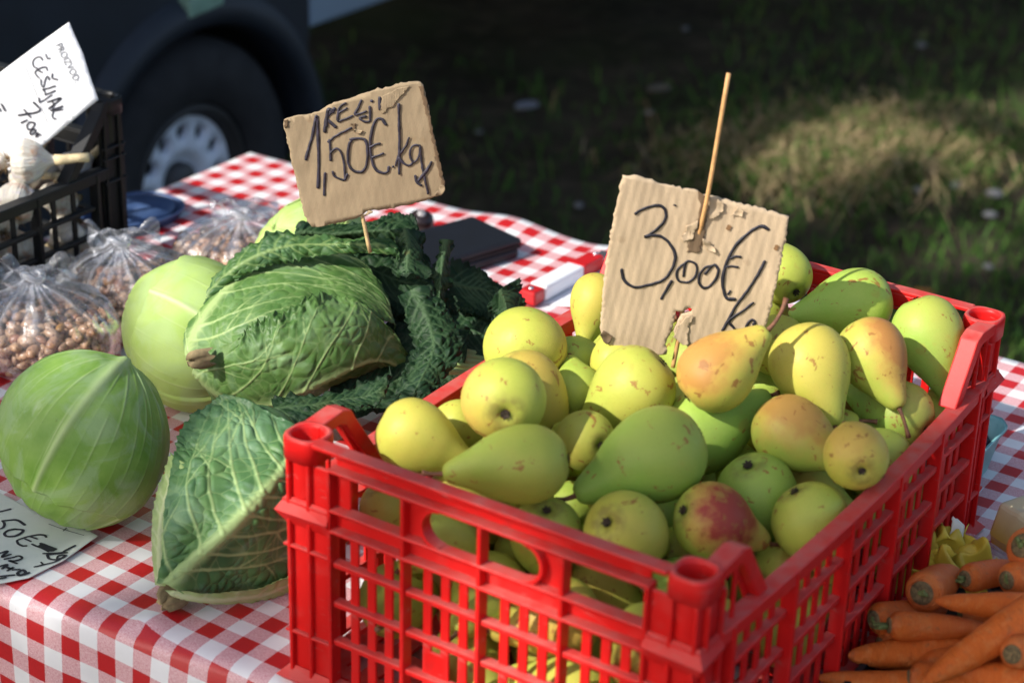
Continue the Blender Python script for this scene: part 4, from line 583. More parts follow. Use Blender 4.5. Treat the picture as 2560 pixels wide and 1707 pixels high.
def dark_car():
    root = thing('parked_car', 'dark car in deep shade beyond the grass at the top', 'car', (0.85, 6.9, 0))
    blk = plain('dark_car_paint', (0.010, 0.011, 0.013), 0.4, 0.2, 4); rub = plain('dark_tyre', (0.012, 0.012, 0.012), 0.9); st = plain('dark_wheel_cover', (0.06, 0.065, 0.07), 0.5)
    d = np.array([0.97, 0.24, 0]); out = np.array([0.24, -0.97, 0]); up = np.array([0, 0, 1.]); c0 = np.array([0.85, 6.9, 0])
    mb = MB(); secs = []
    prof = [(-2.1, .32, .62), (-1.9, .24, .80), (-1.1, .22, .92), (-.5, .20, 1.38), (.6, .20, 1.45), (1.5, .22, 1.05), (2.0, .25, .98), (2.15, .35, .70)]
    for s, zl, zh in prof:
        secs.append([c0 + s * d + o * out + z * up for o, z in ((.0, zl), (.03, (zl + min(zh, .95)) / 2), (.0, min(zh, .95)), (-.15, zh), (-1.45, zh), (-1.6, min(zh, .95)), (-1.6, zl))])
    mb.grid(secs, closed_v=True); n = len(secs); mb.f.append(tuple(range(7))); mb.f.append(tuple(reversed(range((n - 1) * 7, n * 7))))
    mb.build('body', blk, root, bevel=.02)
    for s in (-1.25, 1.3):
        wcn = c0 + s * d + .035 * out + .31 * up
        mb = MB(); mb.lathe([(.19, -.1), (.28, -.1), (.31, -.05), (.31, .02), (.28, .05), (.20, .05), (.19, .03)], wcn, out, 40); w = mb.build('wheel', rub, root)
        mb = MB(); mb.lathe([(.19, .03), (.15, .045), (.06, .03), (.001, .035)], wcn, out, 30); mb.build('rim', st, w)
dark_car()

# ------------------------------------------------------------------ market tables and the gingham cloth
def tables():
    wood = plain('table_board', (0.28, 0.20, 0.13), 0.7, 0.25, 8); metal = plain('table_leg', (0.2, 0.2, 0.21), 0.5)
    for t0, t1, n0, n1, zt, lab in ((-1.82, 0.9, 1.16, 2.12, -.006, 'long trestle table under the red gingham cloth'), (-3.2, -1.86, 1.05, 1.72, -.004, 'bare trestle table on the left carrying the garlic crate')):
        cx = W((t0 + t1) / 2, (n0 + n1) / 2, 0)
        root = thing('market_table', lab, 'table', (cx[0], cx[1], 0))
        mb = MB(); mb.box(W((t0 + t1) / 2, (n0 + n1) / 2, zt - .015), T * (t1 - t0) / 2, N * (n1 - n0) / 2, np.array([0, 0, .014])); mb.build('tabletop', wood, root, smooth=False)
        for a in (t0 + .1, t1 - .1):
            for b in (n0 + .12, n1 - .12):
                mb = MB(); p = W(a, b, zt - .03); mb.tube([p, p * np.array([1, 1, 0])], .018, 10); mb.build('leg', metal, root)
tables()

def edge_n(t): return 1.136 - 0.034 * np.clip((-0.98 - t) / 0.3, 0, 1.2)
def tablecloth():
    ts = np.arange(-1.845, 0.95, 0.011); back = np.concatenate([np.arange(0, 0.27, .012)[::-1]])
    rows = []
    for t in ts:
        en = float(edge_n(t)); row = []
        for s in np.arange(0.42, 0.0001, -0.014):       # front drop, hanging with soft folds
            fold = .012 * math.sin(t * 17 + .6 * math.sin(t * 9)) + .008 * math.sin(t * 41 + 1.0)
            k = min(1, s / .12)
            row.append((t + .0, en - .016 - .02 * (1 - math.exp(-s * 5)) - fold * k * .8, -.014 - s, en - .020 - s))
        for a in np.linspace(0, math.pi / 2, 6)[1:-1]:
            row.append((t, en - .016 * math.cos(a) , -.014 + .014 * math.sin(a), en - .02 + .022 * a / 1.57))
        nn = np.linspace(en + .003, 2.14, 92)
        for n in nn:
            z = .0012 * float(wavy(np.array([t, n]), 21, 9, 2)) + .0006
            hump = .026 * math.exp(-((t + 1.15 + .5 * (n - 2.1)) / .05) ** 2) * max(0, min(1, (n - 1.98) / .1)) + .018 * math.exp(-((t + 1.03) / .04) ** 2) * max(0, min(1, (n - 2.02) / .08))
            hump += .010 * math.exp(-((t + 1.38) / .06) ** 2) * max(0, min(1, (n - 2.06) / .06))
            hump += .012 * math.exp(-((t + .42 + .3 * (n - 1.8)) / .03) ** 2) * max(0, min(1, (n - 1.6) / .1))
            hump += .006 * math.exp(-((t + 1.11) / .014) ** 2 - ((n - en - .01) / .03) ** 2)
            crease = .0016 * (math.exp(-((t + 1.245) / .004) ** 2) + math.exp(-((t + .955) / .004) ** 2) + math.exp(-((n - 1.33) / .004) ** 2) + math.exp(-((n - 1.62) / .004) ** 2) + math.exp(-((n - 1.91) / .004) ** 2))
            row.append((t, n, max(z, .0003) + hump + crease, n))
        for s in np.arange(.012, .28, .02): row.append((t, 2.14 + .012 + .01 * math.sin(t * 23), -.004 - s, 2.14 + s))
        rows.append(row)
    P = np.array([[W(a, b, z) for a, b, z, _ in r] for r in rows])
    UV = np.array([[(a + 1.2185 + .0401 * 60 + .02, s - 1.154 + .0401 * 60 + .02) for a, b, z, s in r] for r in rows])
    # left end hangs down
    ext = []; eu = []
    for s in np.arange(.26, .001, -.02):
        ext.append(P[0] + np.array([0, 0, -s]) - T * .012); eu.append(UV[0] - np.array([s, 0]))
    for e in ext: e[:, 2] = np.minimum(e[:, 2], P[0][:, 2])
    P = np.concatenate([np.array(ext), P]); UV = np.concatenate([np.array(eu), UV])
    mb = MB(); mb.grid(P); mb.uv = UV
    tag(mb.build('tablecloth', M['cloth'], solid=0.0008), 'red and white gingham oilcloth spread over the market table', 'tablecloth')
tablecloth()

# ================================================================== plastic crates
def crate(root, t0, n0, L, wid, H, rim_z, mat, slat_w, slat_gap_end, slat_gap_side, rails, side_rails, bulge, handle=True, loop=(.062, .074, .080, .112)):
    P = lambda u, v, z: W(t0 - u, n0 + v, z)
    def cb(u0, u1, v0, v1, z0, z1, mb=None):
        mb = mb or MB(); return mb.box(P((u0 + u1) / 2, (v0 + v1) / 2, (z0 + z1) / 2), -T * (u1 - u0) / 2, N * (v1 - v0) / 2, np.array([0, 0, (z1 - z0) / 2]))
    def B(v): return bulge * math.sin(math.pi * min(1, max(0, v / L)))
    BV = 0.0011
    # floor
    f = MB()
    for u in np.arange(.02, wid - .02, .034): cb(u, u + .018, .012, L - .012, .006, .0095, f)
    for v in np.arange(.02, L - .02, .045): cb(.012, wid - .012, v, v + .016, .0065, .010, f)
    f.build('floor_grid', mat, root, smooth=False)
    # four corner posts with a stacking cup and a swept brace
    for iu in (0, 1):
        for iv in (0, 1):
            su, sv = (1 if iu == 0 else -1), (1 if iv == 0 else -1); U0, V0 = iu * wid, iv * L
            q = MB()
            X = lambda a: U0 + su * a
            Y = lambda b: V0 + sv * b
            def bx(a0, a1, b0, b1, z0, z1): cb(min(X(a0), X(a1)), max(X(a0), X(a1)), min(Y(b0), Y(b1)), max(Y(b0), Y(b1)), z0, z1, q)
            bx(.006, .052, .006, .010, .004, H - .022); bx(.0062, .0102, .0102, .040, .004, H - .022)
            for a in (.006, .027, .0485): bx(a, a + .0035, .001, .0062, .004, H - .019)
            for b in (.0105, .034): bx(.001, .0062, b, b + .0035, .004, H - .019)
            for z in (H - .076, H - .062, .05, .135): bx(.0015, .0525, .0012, .0064, z, z + .003); bx(.0012, .0064, .0066, .0395, z, z + .003)
            # flared ledges
            for zc, hh, fl in (((H - .070, .013, .0035), (.006, .010, .005)) if handle else ()):
                for dz in (-1, 1):
                    a = [P(X(.004), Y(.004), zc + dz * hh), P(X(.05), Y(.004), zc + dz * hh), P(X(.05), Y(-fl * .4), zc), P(X(-fl), Y(-fl), zc)]
                    b = [P(X(.004), Y(.004), zc + dz * hh), P(X(.004), Y(.036), zc + dz * hh), P(X(-fl * .4), Y(.036), zc), P(X(-fl), Y(-fl), zc)]
                    q.add(a, [(0, 1, 2, 3)]); q.add(b, [(0, 1, 2, 3)])
            post = q.build('corner_post', mat, root, smooth=False, bevel=BV)
            c = MB(); ctr = P(X(.0182), Y(.0172), 0); zz = lambda h: ctr + np.array([0, 0, h])
            rows = []
            for r_, z_, pw in ((.0138, H - .055, 1), (.0138, H - .004, 1), (.0148, H + .0004, .9), (.0172, H + .0004, .6), (.0180, H - .002, .6), (.0180, H - .0205, .6), (.0100, H - .0215, 1)):
                rows.append([zz(z_) - T * r_ * math.copysign(abs(math.cos(x)) ** pw, math.cos(x)) + N * r_ * math.copysign(abs(math.sin(x)) ** pw, math.sin(x)) for x in np.linspace(0, 2 * math.pi, 40, endpoint=False)])
            c.grid(rows, closed_v=True)
            c.build('stacking_cup', mat, post)
            h = MB(); w0, w1 = .0015, .0195
            l0, l1, l2, l3 = loop; prof = [(min(.030, l0 - .006), H - .0005), (l0, H + .002), (l1, H - .002), (l2, H - .012), (l3, rim_z - .001), (l3 - .016, rim_z - .001), (l1 - .003, H - .022), (l0 + .004, H - .014), (l0 - .004, H - .0105), (min(.030, l0 - .006), H - .0115)]
            n = len(prof)
            for a0, a1, thick in ((w0, w1, 0),):
                V_ = [P(X(a0), Y(b), z) for b, z in prof] + [P(X(a1), Y(b), z) for b, z in prof]
                h.add(V_, [tuple(range(n)), tuple(reversed(range(n, 2 * n)))] + [(i, (i + 1) % n, (i + 1) % n + n, i + n) for i in range(n)])
            # web and thin inner strut of the loop
            for b in ((.036, .056) if handle else ()): cb(min(X(.004), X(.008)), max(X(.004), X(.008)), min(Y(b), Y(b + .004)), max(Y(b), Y(b + .004)), rim_z - .004, H - .010, h)
            if handle: h.add([P(X(.011), Y(.066), H - .014), P(X(.0145), Y(.066), H - .014), P(X(.0145), Y(.090), rim_z - .002), P(X(.011), Y(.090), rim_z - .002), P(X(.011), Y(.072), H - .014), P(X(.0145), Y(.072), H - .014), P(X(.0145), Y(.097), rim_z - .002), P(X(.011), Y(.097), rim_z - .002)],
                  [(0, 1, 2, 3), (7, 6, 5, 4), (0, 4, 5, 1), (1, 5, 6, 2), (2, 6, 7, 3), (3, 7, 4, 0)])
            me = h.mesh('corner_loop', wloc(root), False); bm = bmesh.new(); bm.from_mesh(me); bmesh.ops.recalc_face_normals(bm, faces=bm.faces); bm.to_mesh(me); bm.free()
            link('corner_loop', me, mat, post, bevel=BV * 1.4)
    def bars(parent, name, items):      # alike bars share one mesh per size
        cache = {}
        for (u0, u1, v0, v1, z0, z1) in items:
            key = (round(u1 - u0, 4), round(v1 - v0, 4), round(z1 - z0, 4))
            if key not in cache:
                mb = MB(); mb.box((0, 0, 0), -T * key[0] / 2, N * key[1] / 2, np.array([0, 0, key[2] / 2])); cache[key] = mb.mesh(name, (0, 0, 0), False)
            link(name, cache[key], mat, parent, Vector(P((u0 + u1) / 2, (v0 + v1) / 2, (z0 + z1) / 2) - wloc(root)), bevel=BV)
    # end panels
    for iv in (0, 1):
        sv = 1 if iv == 0 else -1; V0 = iv * L
        def yy(a, b): p, q = V0 + sv * a, V0 + sv * b; return min(p, q), max(p, q)
        e = MB()
        def pb(u0, u1, a, b, z0, z1): cb(u0, u1, *yy(a, b), z0, z1, e)
        pb(.034, wid - .034, .0005, .0145, H - .0035, H + .0005); pb(.052, wid - .052, .0108, .0142, H - .0172, H - .0034); pb(.050, wid - .050, .0010, .0144, H - .0205, H - .0175)
        zl, zh = H - .077, H - .0575
        pb(.050, wid - .050, .001, .0144, zh, zh + .003); pb(.0515, wid - .0515, .0110, .0140, zl + .003, zh); pb(.050, wid - .050, .001, .0144, zl, zl + .0032)
        pb(.050, wid - .050, .0015, .0142, .010, .0135)
        if handle:
            top, bot = H - .0208, zh + .003
            for x0, x1, cxx in ((.125, .1605, .1605), (wid - .125, wid - .1605, wid - .1605)):
                r = (top - bot) / 2 - .0008; cz = (top + bot) / 2; front, backr = [], []
                for a in np.linspace(-math.pi / 2, math.pi / 2, 15):
                    sgn = -1 if x1 > x0 else 1
                    arc = (cxx + sgn * r * math.cos(a), cz + r * math.sin(a)); oz = cz + (top - bot) / 2 * math.sin(a)
                    front.append((arc, (x0, oz)))
                va, vb = V0 + sv * .010, V0 + sv * .0138; vl = V0 + sv * .002
                e.grid([[P(a_[0], va, a_[1]), P(b_[0], va, b_[1])] for a_, b_ in front]); e.grid([[P(a_[0], vb, a_[1]), P(b_[0], vb, b_[1])] for a_, b_ in front])
                e.grid([[P(a_[0], vl, a_[1]), P(a_[0], vb, a_[1])] for a_, b_ in front]); e.grid([[P(a_[0] + (-.003 if x1 > x0 else .003), vl, cz + (a_[1] - cz) * 1.12), P(a_[0] + (-.003 if x1 > x0 else .003), va, cz + (a_[1] - cz) * 1.12)] for a_, b_ in front])
                e.grid([[P(a_[0], vl, a_[1]), P(a_[0] + (-.003 if x1 > x0 else .003), vl, cz + (a_[1] - cz) * 1.12)] for a_, b_ in front])
            pb(.142, .163, .0105, .0135, .0136, .080); pb(.237, .258, .0105, .0135, .0136, .080)
            pb(wid - .0525 - .014, wid - .0525, .0105, .0138, bot, top)
        panel = e.build('end_panel', mat, root, smooth=False, bevel=BV)
        ribs = [(.048, .052), (.1225, .1265), (.199, .203), (.2735, .2775), (.348, .352)] if handle else [(a, a + .004) for a in np.linspace(.05, wid - .054, 5)]
        bars(panel, 'rib', [(a, b, *yy(.0018, .0146), .011, H - .018) for a, b in ribs])
        sl = []
        for (a, b) in zip(ribs[:-1], ribs[1:]):
            k = max(1, int(round((b[0] - a[1]) / slat_gap_end))); gap = (b[0] - a[1]) / k
            sl += [(a[1] + gap * (i) - slat_w / 2, a[1] + gap * i + slat_w / 2, *yy(.0106, .0136), .012, zl + .001) for i in range(1, k)]
        bars(panel, 'slat', sl)
        bars(panel, 'rail', [(.051, wid - .051, *yy(.0045, .0141), z, z + .0052) for z in rails])
    # side panels, pushed outwards a little by the load
    for iu in (0, 1):
        su = 1 if iu == 0 else -1; U0 = iu * wid
        def uu(a, v, b): p, q = U0 + su * (a - B(v)), U0 + su * (b - B(v)); return min(p, q), max(p, q)
        e = MB(); vs = np.linspace(.034, L - .034, 22)
        def strip(a, b, z0, z1, va=None):
            vv = vs if va is None else va
            pr = [[P(U0 + su * (a - B(v)), v, z0), P(U0 + su * (b - B(v)), v, z0), P(U0 + su * (b - B(v)), v, z1), P(U0 + su * (a - B(v)), v, z1)] for v in vv]
            b0 = len(e.v); e.grid(pr, closed_v=True); k = len(vv); e.f.append((b0, b0 + 1, b0 + 2, b0 + 3)); e.f.append(tuple(b0 + (k - 1) * 4 + i for i in (3, 2, 1, 0)))
        strip(.0005, .0165, rim_z - .0035, rim_z); strip(.0125, .0160, rim_z - .016, rim_z - .0034); strip(.0022, .0066, rim_z - .015, rim_z - .0034)
        strip(.0015, .014, .010, .0135)
        me = e.mesh('side_panel', wloc(root), False); bm = bmesh.new(); bm.from_mesh(me); bmesh.ops.recalc_face_normals(bm, faces=bm.faces); bm.to_mesh(me); bm.free()
        panel = link('side_panel', me, mat, root, bevel=BV)
        nr = 6; rv = list(np.linspace(.050, L - .056, nr))
        bars(panel, 'rib', [(*uu(.0008, v + .003, .0148), v, v + .0055, .012, rim_z - .0036) for v in rv])
        sl = []
        for a, b in zip(rv[:-1], rv[1:]):
            k = max(1, int(round((b - a) / slat_gap_side))); gap = (b - a) / k
            sl += [(*uu(.0108, a + gap * i, .0138), a + gap * i - slat_w / 2 + .002, a + gap * i + slat_w / 2 + .002, .012, rim_z - .0145) for i in range(1, k)]
        bars(panel, 'slat', sl)
        rl = []
        for z in side_rails:
            for a, b in zip(rv[:-1], rv[1:]): rl.append((*uu(.0050, (a + b) / 2, .0142), a + .0056, b - .0001, z, z + .0055))
        bars(panel, 'rail', rl)

base = W(-.7577, 1.435, 0)
red_crate = thing('red_crate', 'red plastic slatted crate full of pears at the table edge', 'crate', (base[0], base[1], base[2]))
crate(red_crate, -.5577, 1.135, .60, .40, .2402, .183, M['red'], .0088, .0178, .0215, (.129, .0905, .0525), (.139, .102, .064), .010)
base = W(-1.86, 1.40, 0)
black_crate = thing('black_crate', 'black plastic lattice crate holding garlic bulbs', 'crate', (base[0], base[1], base[2]))
crate(black_crate, -1.66, 1.10, .60, .40, .2402, .157, M['black'], .0075, .034, .036, (.12, .08, .04), (.108, .073, .040), .004, handle=False, loop=(.026, .034, .040, .104))

# ================================================================== pears
def pear_meshes():
    prof = [(0.0, .050), (.10, .030), (.20, .010), (.34, .002), (.50, .022), (.68, .065), (.84, .125), (.95, .20), (1.0, .29), (1.0, .36), (.955, .45), (.86, .54), (.735, .63), (.595, .71), (.475, .79), (.385, .86), (.315, .915), (.24, .96), (.15, .985), (.08, .985), (.025, .972)]
    pr = np.array(prof); out = []
    for var in range(7):
        g = np.random.default_rng(40 + var); u = np.linspace(0, 1, 46); s = np.linspace(0, 1, len(pr))
        def cr(vals):      # smooth through the profile points
            d = np.gradient(vals, s); r = []
            for x in u:
                i = min(int(x * (len(s) - 1)), len(s) - 2); h = s[i + 1] - s[i]; t = (x - s[i]) / h
                r.append((2*t**3-3*t**2+1)*vals[i] + (t**3-2*t**2+t)*h*d[i] + (-2*t**3+3*t**2)*vals[i+1] + (t**3-t**2)*h*d[i+1])
            return np.array(r)
        rr, zz = cr(pr[:, 0]), cr(pr[:, 1]); rr = np.maximum(rr, 0)
        rr = rr * (1 + g.uniform(-.09, .05) * np.exp(-((zz - .72) / .18) ** 2))
        a = np.linspace(0, 2 * math.pi, 48, endpoint=False)
        bend = g.uniform(-.35, .35); L = 2.8
        X = rr[:, None] * np.cos(a) * (1 + g.uniform(-.05, .05)); Y = rr[:, None] * np.sin(a); Z = np.repeat((zz - .32)[:, None] * L, 48, 1)
        k = wavy(np.stack([X, Y, Z], -1), 60 + var, .42, 3) * .045; k *= np.minimum(1, rr / .3)[:, None]
        X, Y = X * (1 + k), Y * (1 + k); X = X + bend * np.maximum(0, zz - .55)[:, None] ** 2 * 1.6
        mb = MB(); mb.grid(np.stack([X, Y, Z], -1), closed_v=True)
        n = 48; mb.f.append(tuple(reversed(range(n)))); mb.f.append(tuple(range(45 * n, 46 * n)))
        mb.f = [f[::-1] for f in mb.f]
        out.append((mb.mesh('pear_body'), bend * .43 ** 2 * 1.6))
    return out
PEAR_ME = pear_meshes()
def stem_mesh(ln, seed):
    g = random.Random(seed); a = g.uniform(0, 6.28); c = g.uniform(.15, .4) * ln; mb = MB()
    pts = [np.array([c * u * u * math.cos(a), c * u * u * math.sin(a), 1.84 + ln * u]) for u in np.linspace(0, 1, 8)]
    mb.tube(pts, [.085, .062, .055, .052, .052, .056, .066, .085], 9); return mb.mesh('stem')
STEM_ME = {0: [stem_mesh(.18, 1), stem_mesh(.22, 2)], 1: [stem_mesh(.42, 3), stem_mesh(.5, 4)], 2: [stem_mesh(.85, 5), stem_mesh(.95, 6), stem_mesh(.75, 8)]}
def calyx_mesh():
    mb = MB(); mb.lathe([(.001, .06), (.09, .05), (.10, .075), (.12, .05)], (0, 0, -.92), (0, 0, 1), 12)
    for k in range(5):
        a = 6.283 * k / 5 + .2; d = np.array([math.cos(a), math.sin(a), 0]); s = np.array([-d[1], d[0], 0])
        z = np.array([0, 0, -.905])
        mb.add([z + d * .03 - s * .04, z + d * .03 + s * .04, z + d * .09 + s * .03 - (0, 0, .04), z + d * .15 - (0, 0, .02), z + d * .09 - s * .03 - (0, 0, .04)], [(0, 1, 2, 3, 4)])
    return mb.mesh('calyx')
CALYX_ME = calyx_mesh()
def pear(c, r, axis, lr, green, blush, bdir, stem, label, group=None, var=0):
    z = Vector(axis).normalized(); x = Vector(bdir); x = (x - z * x.dot(z)).normalized(); y = z.cross(x)
    m = Matrix((x, y, z)).transposed().to_4x4() @ Matrix.Diagonal((r, r, r * lr / 2.8, 1)); m.translation = Vector(c)
    root = thing('pear', label, 'pear', group=group, mat=m)
    me, dx = PEAR_ME[var % 7]
    b = link('body', me, M['pear'], root)
    yl, gr = (0.52, 0.49, 0.080), (0.255, 0.45, 0.082); j = random.Random(var * 13 + int(c[0] * 997))
    f = max(0, min(1, green + j.uniform(-.08, .08))); v = j.uniform(.92, 1.08)
    b.color = (*[(yl[i] * (1 - f) + gr[i] * f) * v for i in range(3)], blush)
    s = link('stem', STEM_ME[stem][var % len(STEM_ME[stem])], M['pear_stem'], root, (dx, 0, 0))
    link('calyx', CALYX_ME, M['calyx'], root, (0, 0, 0))
    return root
PL = {
'P1': 'plump yellow pear beside the raised corner loop at the left end of the crate',
'P2': 'long light green pear lying sideways behind the front rim, its neck pointing left',
'P3': 'largest green pear in the middle, its neck pointing down to the left',
'P4': 'smooth green pear pointing up to the right, under the orange blushed pear',
'P5': 'small yellow pear wedged between the two long green pears, dark blossom end showing',
'P6': 'yellow green pear, blossom end forward, above the sideways green pear',
'P7': 'pale yellow pear with pink cheek right behind the blossom end pear at left',
'P8': 'round yellow pear with orange cheek, topmost along the left rim',
'P9': 'bright yellow pear peeping out between plump yellow pear and left rim',
'P10': 'half shaded green pear left of the sign, right of the topmost round yellow pear',
'P11': 'small green pear squeezed between pink cheeked pear and big pale pear',
'P12': 'bright yellow pear showing under the bottom left corner of the 3,00 sign',
'P13': 'big pale yellow green pear just below the 3,00 sign, neck to lower left',
'P14': 'yellow pear with orange blush and long raised stem leaning on the 3,00 sign',
'P15': 'olive pear hanging neck down behind the left edge of the 3,00 sign',
'P16': 'yellow green pear peeking out high behind the right edge of the sign',
'P17': 'wide green pear lying against the back rim with a stick shadow on it',
'P18': 'tall green pear standing in the back right corner, neck down',
'P19': 'yellow green pear half hidden behind the right edge of the sign',
'P19b': 'dull yellow pear behind the sign edge, touching the long brown stem',
'P20': 'speckled yellow pear with neck and stem pointing down, right of the sign',
'P21': 'curved pear with red blush along its right side and a long hanging stem',
'P22': 'green pear with rusty red top and stem pointing at the viewer',
'P23': 'yellow russet pear with a dark blossom end facing forward, near the right side',
'P24': 'rounded green pear with its blossom end up, beside the red blushed pear',
'P25': 'green pear with deep red cheek just behind the nearest crate corner',
'P26': 'yellow pear with a large dark blossom end right behind the front rim',
'P27': 'green pear behind the front rim with its small blossom end pointing up',
'P28': 'pale yellow green pear filling the right half of the crate handle hole',
'P29': 'light green pear filling the left half of the crate handle hole',
'P30': 'small green pear deep under the largest green pear',
'P31': 'green pear with yellow side against the middle of the right crate wall',
'P32': 'green pear lying along the right wall behind the yellow russet pear',
'P33': 'shaded green pear with reddish side under the tall pear at the right',
'P34': 'small dark red pear deep between the speckled and the curved pear',
'P35': 'dark green pear deep in the shade behind the orange blushed pear',
'P36': 'small yellow green pear low in the back right corner',
'P37': 'green pear seen through the opening beside the nearest crate corner',
'P38': 'green pear with reddish neck seen through the front right opening of the crate',
'P39': 'green pear seen through the loop of the nearest crate corner',
'P40': 'olive pear low behind the loop of the nearest crate corner',
'P41': 'yellow pear under the sideways green pear, just above the front rim',
'P42': 'orange yellow pear seen through the first opening left of the handle',
'P43': 'deep yellow pear behind the left post of the crate handle',
'P45': 'yellow green pear tucked under the sideways green pear behind the handle',
'P46': 'green pear filling the gap below the front rim left of the big blossom end pear',
'P47': 'greenish pear low between the big blossom end pear and the red blushed pear',
'P48': 'green pear in the gap between the largest green pear and the rusty topped pear',
'P49': 'green pear low against the right wall below the yellow russet pear',
'P50': 'dull green pear in the hollow under the neck of the largest green pear',
'P44': 'small green pear deep between the yellow pear and the red blushed pear'}
for i, (nm, c, r, a, lr, g, b, bd, st) in enumerate(PEARS): pear(c, r, a, lr, g, b, bd, st, PL[nm], 'pears in the red crate', i)
for i, (c, r, a) in enumerate(FILL):
    pear(c, r, a, 2.8, (.15 + .6 * ((i * 37) % 10) / 10), .5 if i % 4 == 0 else .1, (.3, -.9, .3), i % 2, 'pear low in the pile glimpsed between the red crate slats', 'pears low in the red crate', i)

# ================================================================== leaves
def catmull(G, n, axis):
    G = np.moveaxis(np.asarray(G, float), axis, 0); k = len(G); x = np.linspace(0, k - 1, n); out = []
    Gp = np.concatenate([[2 * G[0] - G[1]], G, [2 * G[-1] - G[-2]]])
    for t in x:
        i = min(int(t), k - 2); f = t - i; p0, p1, p2, p3 = Gp[i:i + 4]
        out.append(.5 * (2 * p1 + (p2 - p0) * f + (2 * p0 - 5 * p1 + 4 * p2 - p3) * f * f + (3 * p1 - p0 - 3 * p2 + p3) * f ** 3))
    return np.moveaxis(np.array(out), 0, axis)
def seg_d(Q, a, b):
    d = b - a; t = np.clip(((Q - a) @ d) / (d @ d + 1e-12), 0, 1); return np.linalg.norm(Q - a - t[..., None] * d, axis=-1)
def leaf(name, grid, mat, parent, nu, nv, mid=None, seed=0, side=8, cell=.009, blister=.0022, vein=.0011, ruffle=.006, ruffle_f=1.0, rag=.003, midw=.004, toward=(0, -1, .35), nets=1.0, solid=.0009):
    """a leaf blade through a grid of 3D points, with midrib, side veins, a net of small veins and blistered skin between them"""
    g = np.random.default_rng(seed)
    P = catmull(catmull(grid, nu, 0), nv, 1); ncol = len(grid[0])
    jm = (nv - 1) // 2 if mid is None else int(round(mid / (ncol - 1) * (nv - 1)))
    du = np.zeros((nu, nv)); du[1:] = np.cumsum(np.linalg.norm(np.diff(P, axis=0), axis=-1), 0)
    dv = np.zeros((nu, nv)); dv[:, 1:] = np.cumsum(np.linalg.norm(np.diff(P, axis=1), axis=-1), 1); dv = dv - dv[:, jm:jm + 1]
    Q = np.stack([np.repeat(du.mean(1)[:, None], nv, 1) , dv], -1)
    Lx = Q[..., 0].max(); v0, v1 = Q[..., 1].min(), Q[..., 1].max()
    Nn = np.cross(np.gradient(P, axis=0), np.gradient(P, axis=1)); Nn /= np.linalg.norm(Nn, axis=-1, keepdims=True) + 1e-9
    if (Nn.reshape(-1, 3) @ np.array(toward)).mean() < 0: Nn = -Nn
    Qs = Q + .0016 * np.stack([wavy(Q, seed + 21, 30, 2), wavy(Q, seed + 22, 30, 2)], -1)
    Qw = Q + .0050 * np.stack([wavy(Q, seed + 1, 45, 2), wavy(Q, seed + 2, 45, 2)], -1)
    dm = np.abs(Q[..., 1] + .0012 * wavy(Q[..., :1], seed + 23, 25, 2)); wm = midw * (1 - .82 * np.clip(Q[..., 0] / Lx, 0, 1)) + .0004
    midm = np.exp(-(dm / wm) ** 2)
    sec = np.full(Q.shape[:2], 1e3)
    for sgn, vm in ((1, v1), (-1, -v0)):
        if vm < .006: continue
        for k in range(side):
            x = Lx * (.05 + .9 * (k + g.uniform(-.25, .25)) / side); a = np.array([x, 0.0]); ang = g.uniform(.75, 1.05); step = vm / 4.2
            for s in range(7):
                b = a + step * np.array([math.cos(ang), sgn * math.sin(ang)]); sec = np.minimum(sec, seg_d(Qs, a, b) + .00012 * s)
                if s in (1, 2, 3) and g.random() < .62:
                    an2 = ang + g.choice([-1, 1]) * g.uniform(.45, .75); c = b
                    for q in range(3):
                        e = c + step * .62 * np.array([math.cos(an2), sgn * math.sin(an2)]); sec = np.minimum(sec, seg_d(Qs, c, e) + .0004 + .0003 * q); c = e; an2 += g.uniform(-.2, .2)
                a = b; ang = max(.3, ang - g.uniform(.0, .16))
    secm = np.exp(-(sec / .0012) ** 2)
    npt = int(max(12, Lx * (v1 - v0) / cell ** 2)); pt = np.stack([g.uniform(0, Lx, npt), g.uniform(v0, v1, npt)], -1)
    flat = Qw.reshape(-1, 2); F1 = np.empty(len(flat)); F2 = np.empty(len(flat))
    for s in range(0, len(flat), 4000):
        d = np.linalg.norm(flat[s:s + 4000, None] - pt[None], axis=-1); d.partition(1, axis=1); F1[s:s + 4000], F2[s:s + 4000] = d[:, 0], d[:, 1]
    gap = (F2 - F1).reshape(nu, nv)
    ter = np.exp(-(gap / (.10 * cell)) ** 2) * nets
    pil = np.clip(gap / (.75 * cell), 0, 1) ** .6 * np.clip(sec / .004, 0, 1) ** .7 * np.clip(dm / (wm * 1.6), 0, 1) ** .7
    lump = .5 + .5 * wavy(Q, seed + 5, 48, 2)
    yy = np.where(Q[..., 1] > 0, Q[..., 1] / max(v1, 1e-4), Q[..., 1] / min(v0, -1e-4)); yy = np.clip(yy, 0, 1)
    H = blister * pil * (.35 + 1.1 * lump) + vein * (secm + .25 * ter) + 1.9 * vein * midm
    edge = np.maximum(yy, np.clip((Q[..., 0] / Lx - .8) / .2, 0, 1)) ** 3.5
    H = H + ruffle * edge * (wavy(Q * [1, .35], seed + 7, 62 * ruffle_f, 2) + .5 * wavy(Q, seed + 8, 170 * ruffle_f, 2))
    H = H + .003 * wavy(Q, seed + 9, 13, 2)
    out = P + Nn * H[..., None]
    tv = np.gradient(P, axis=1); tv /= np.linalg.norm(tv, axis=-1, keepdims=True) + 1e-9
    out = out + tv * (np.sign(Q[..., 1]) * edge * rag * (wavy(Q[..., :1], seed + 11, 330, 3)))[..., None]
    out[..., 2] = np.maximum(out[..., 2], TABLE_Z + .0025)
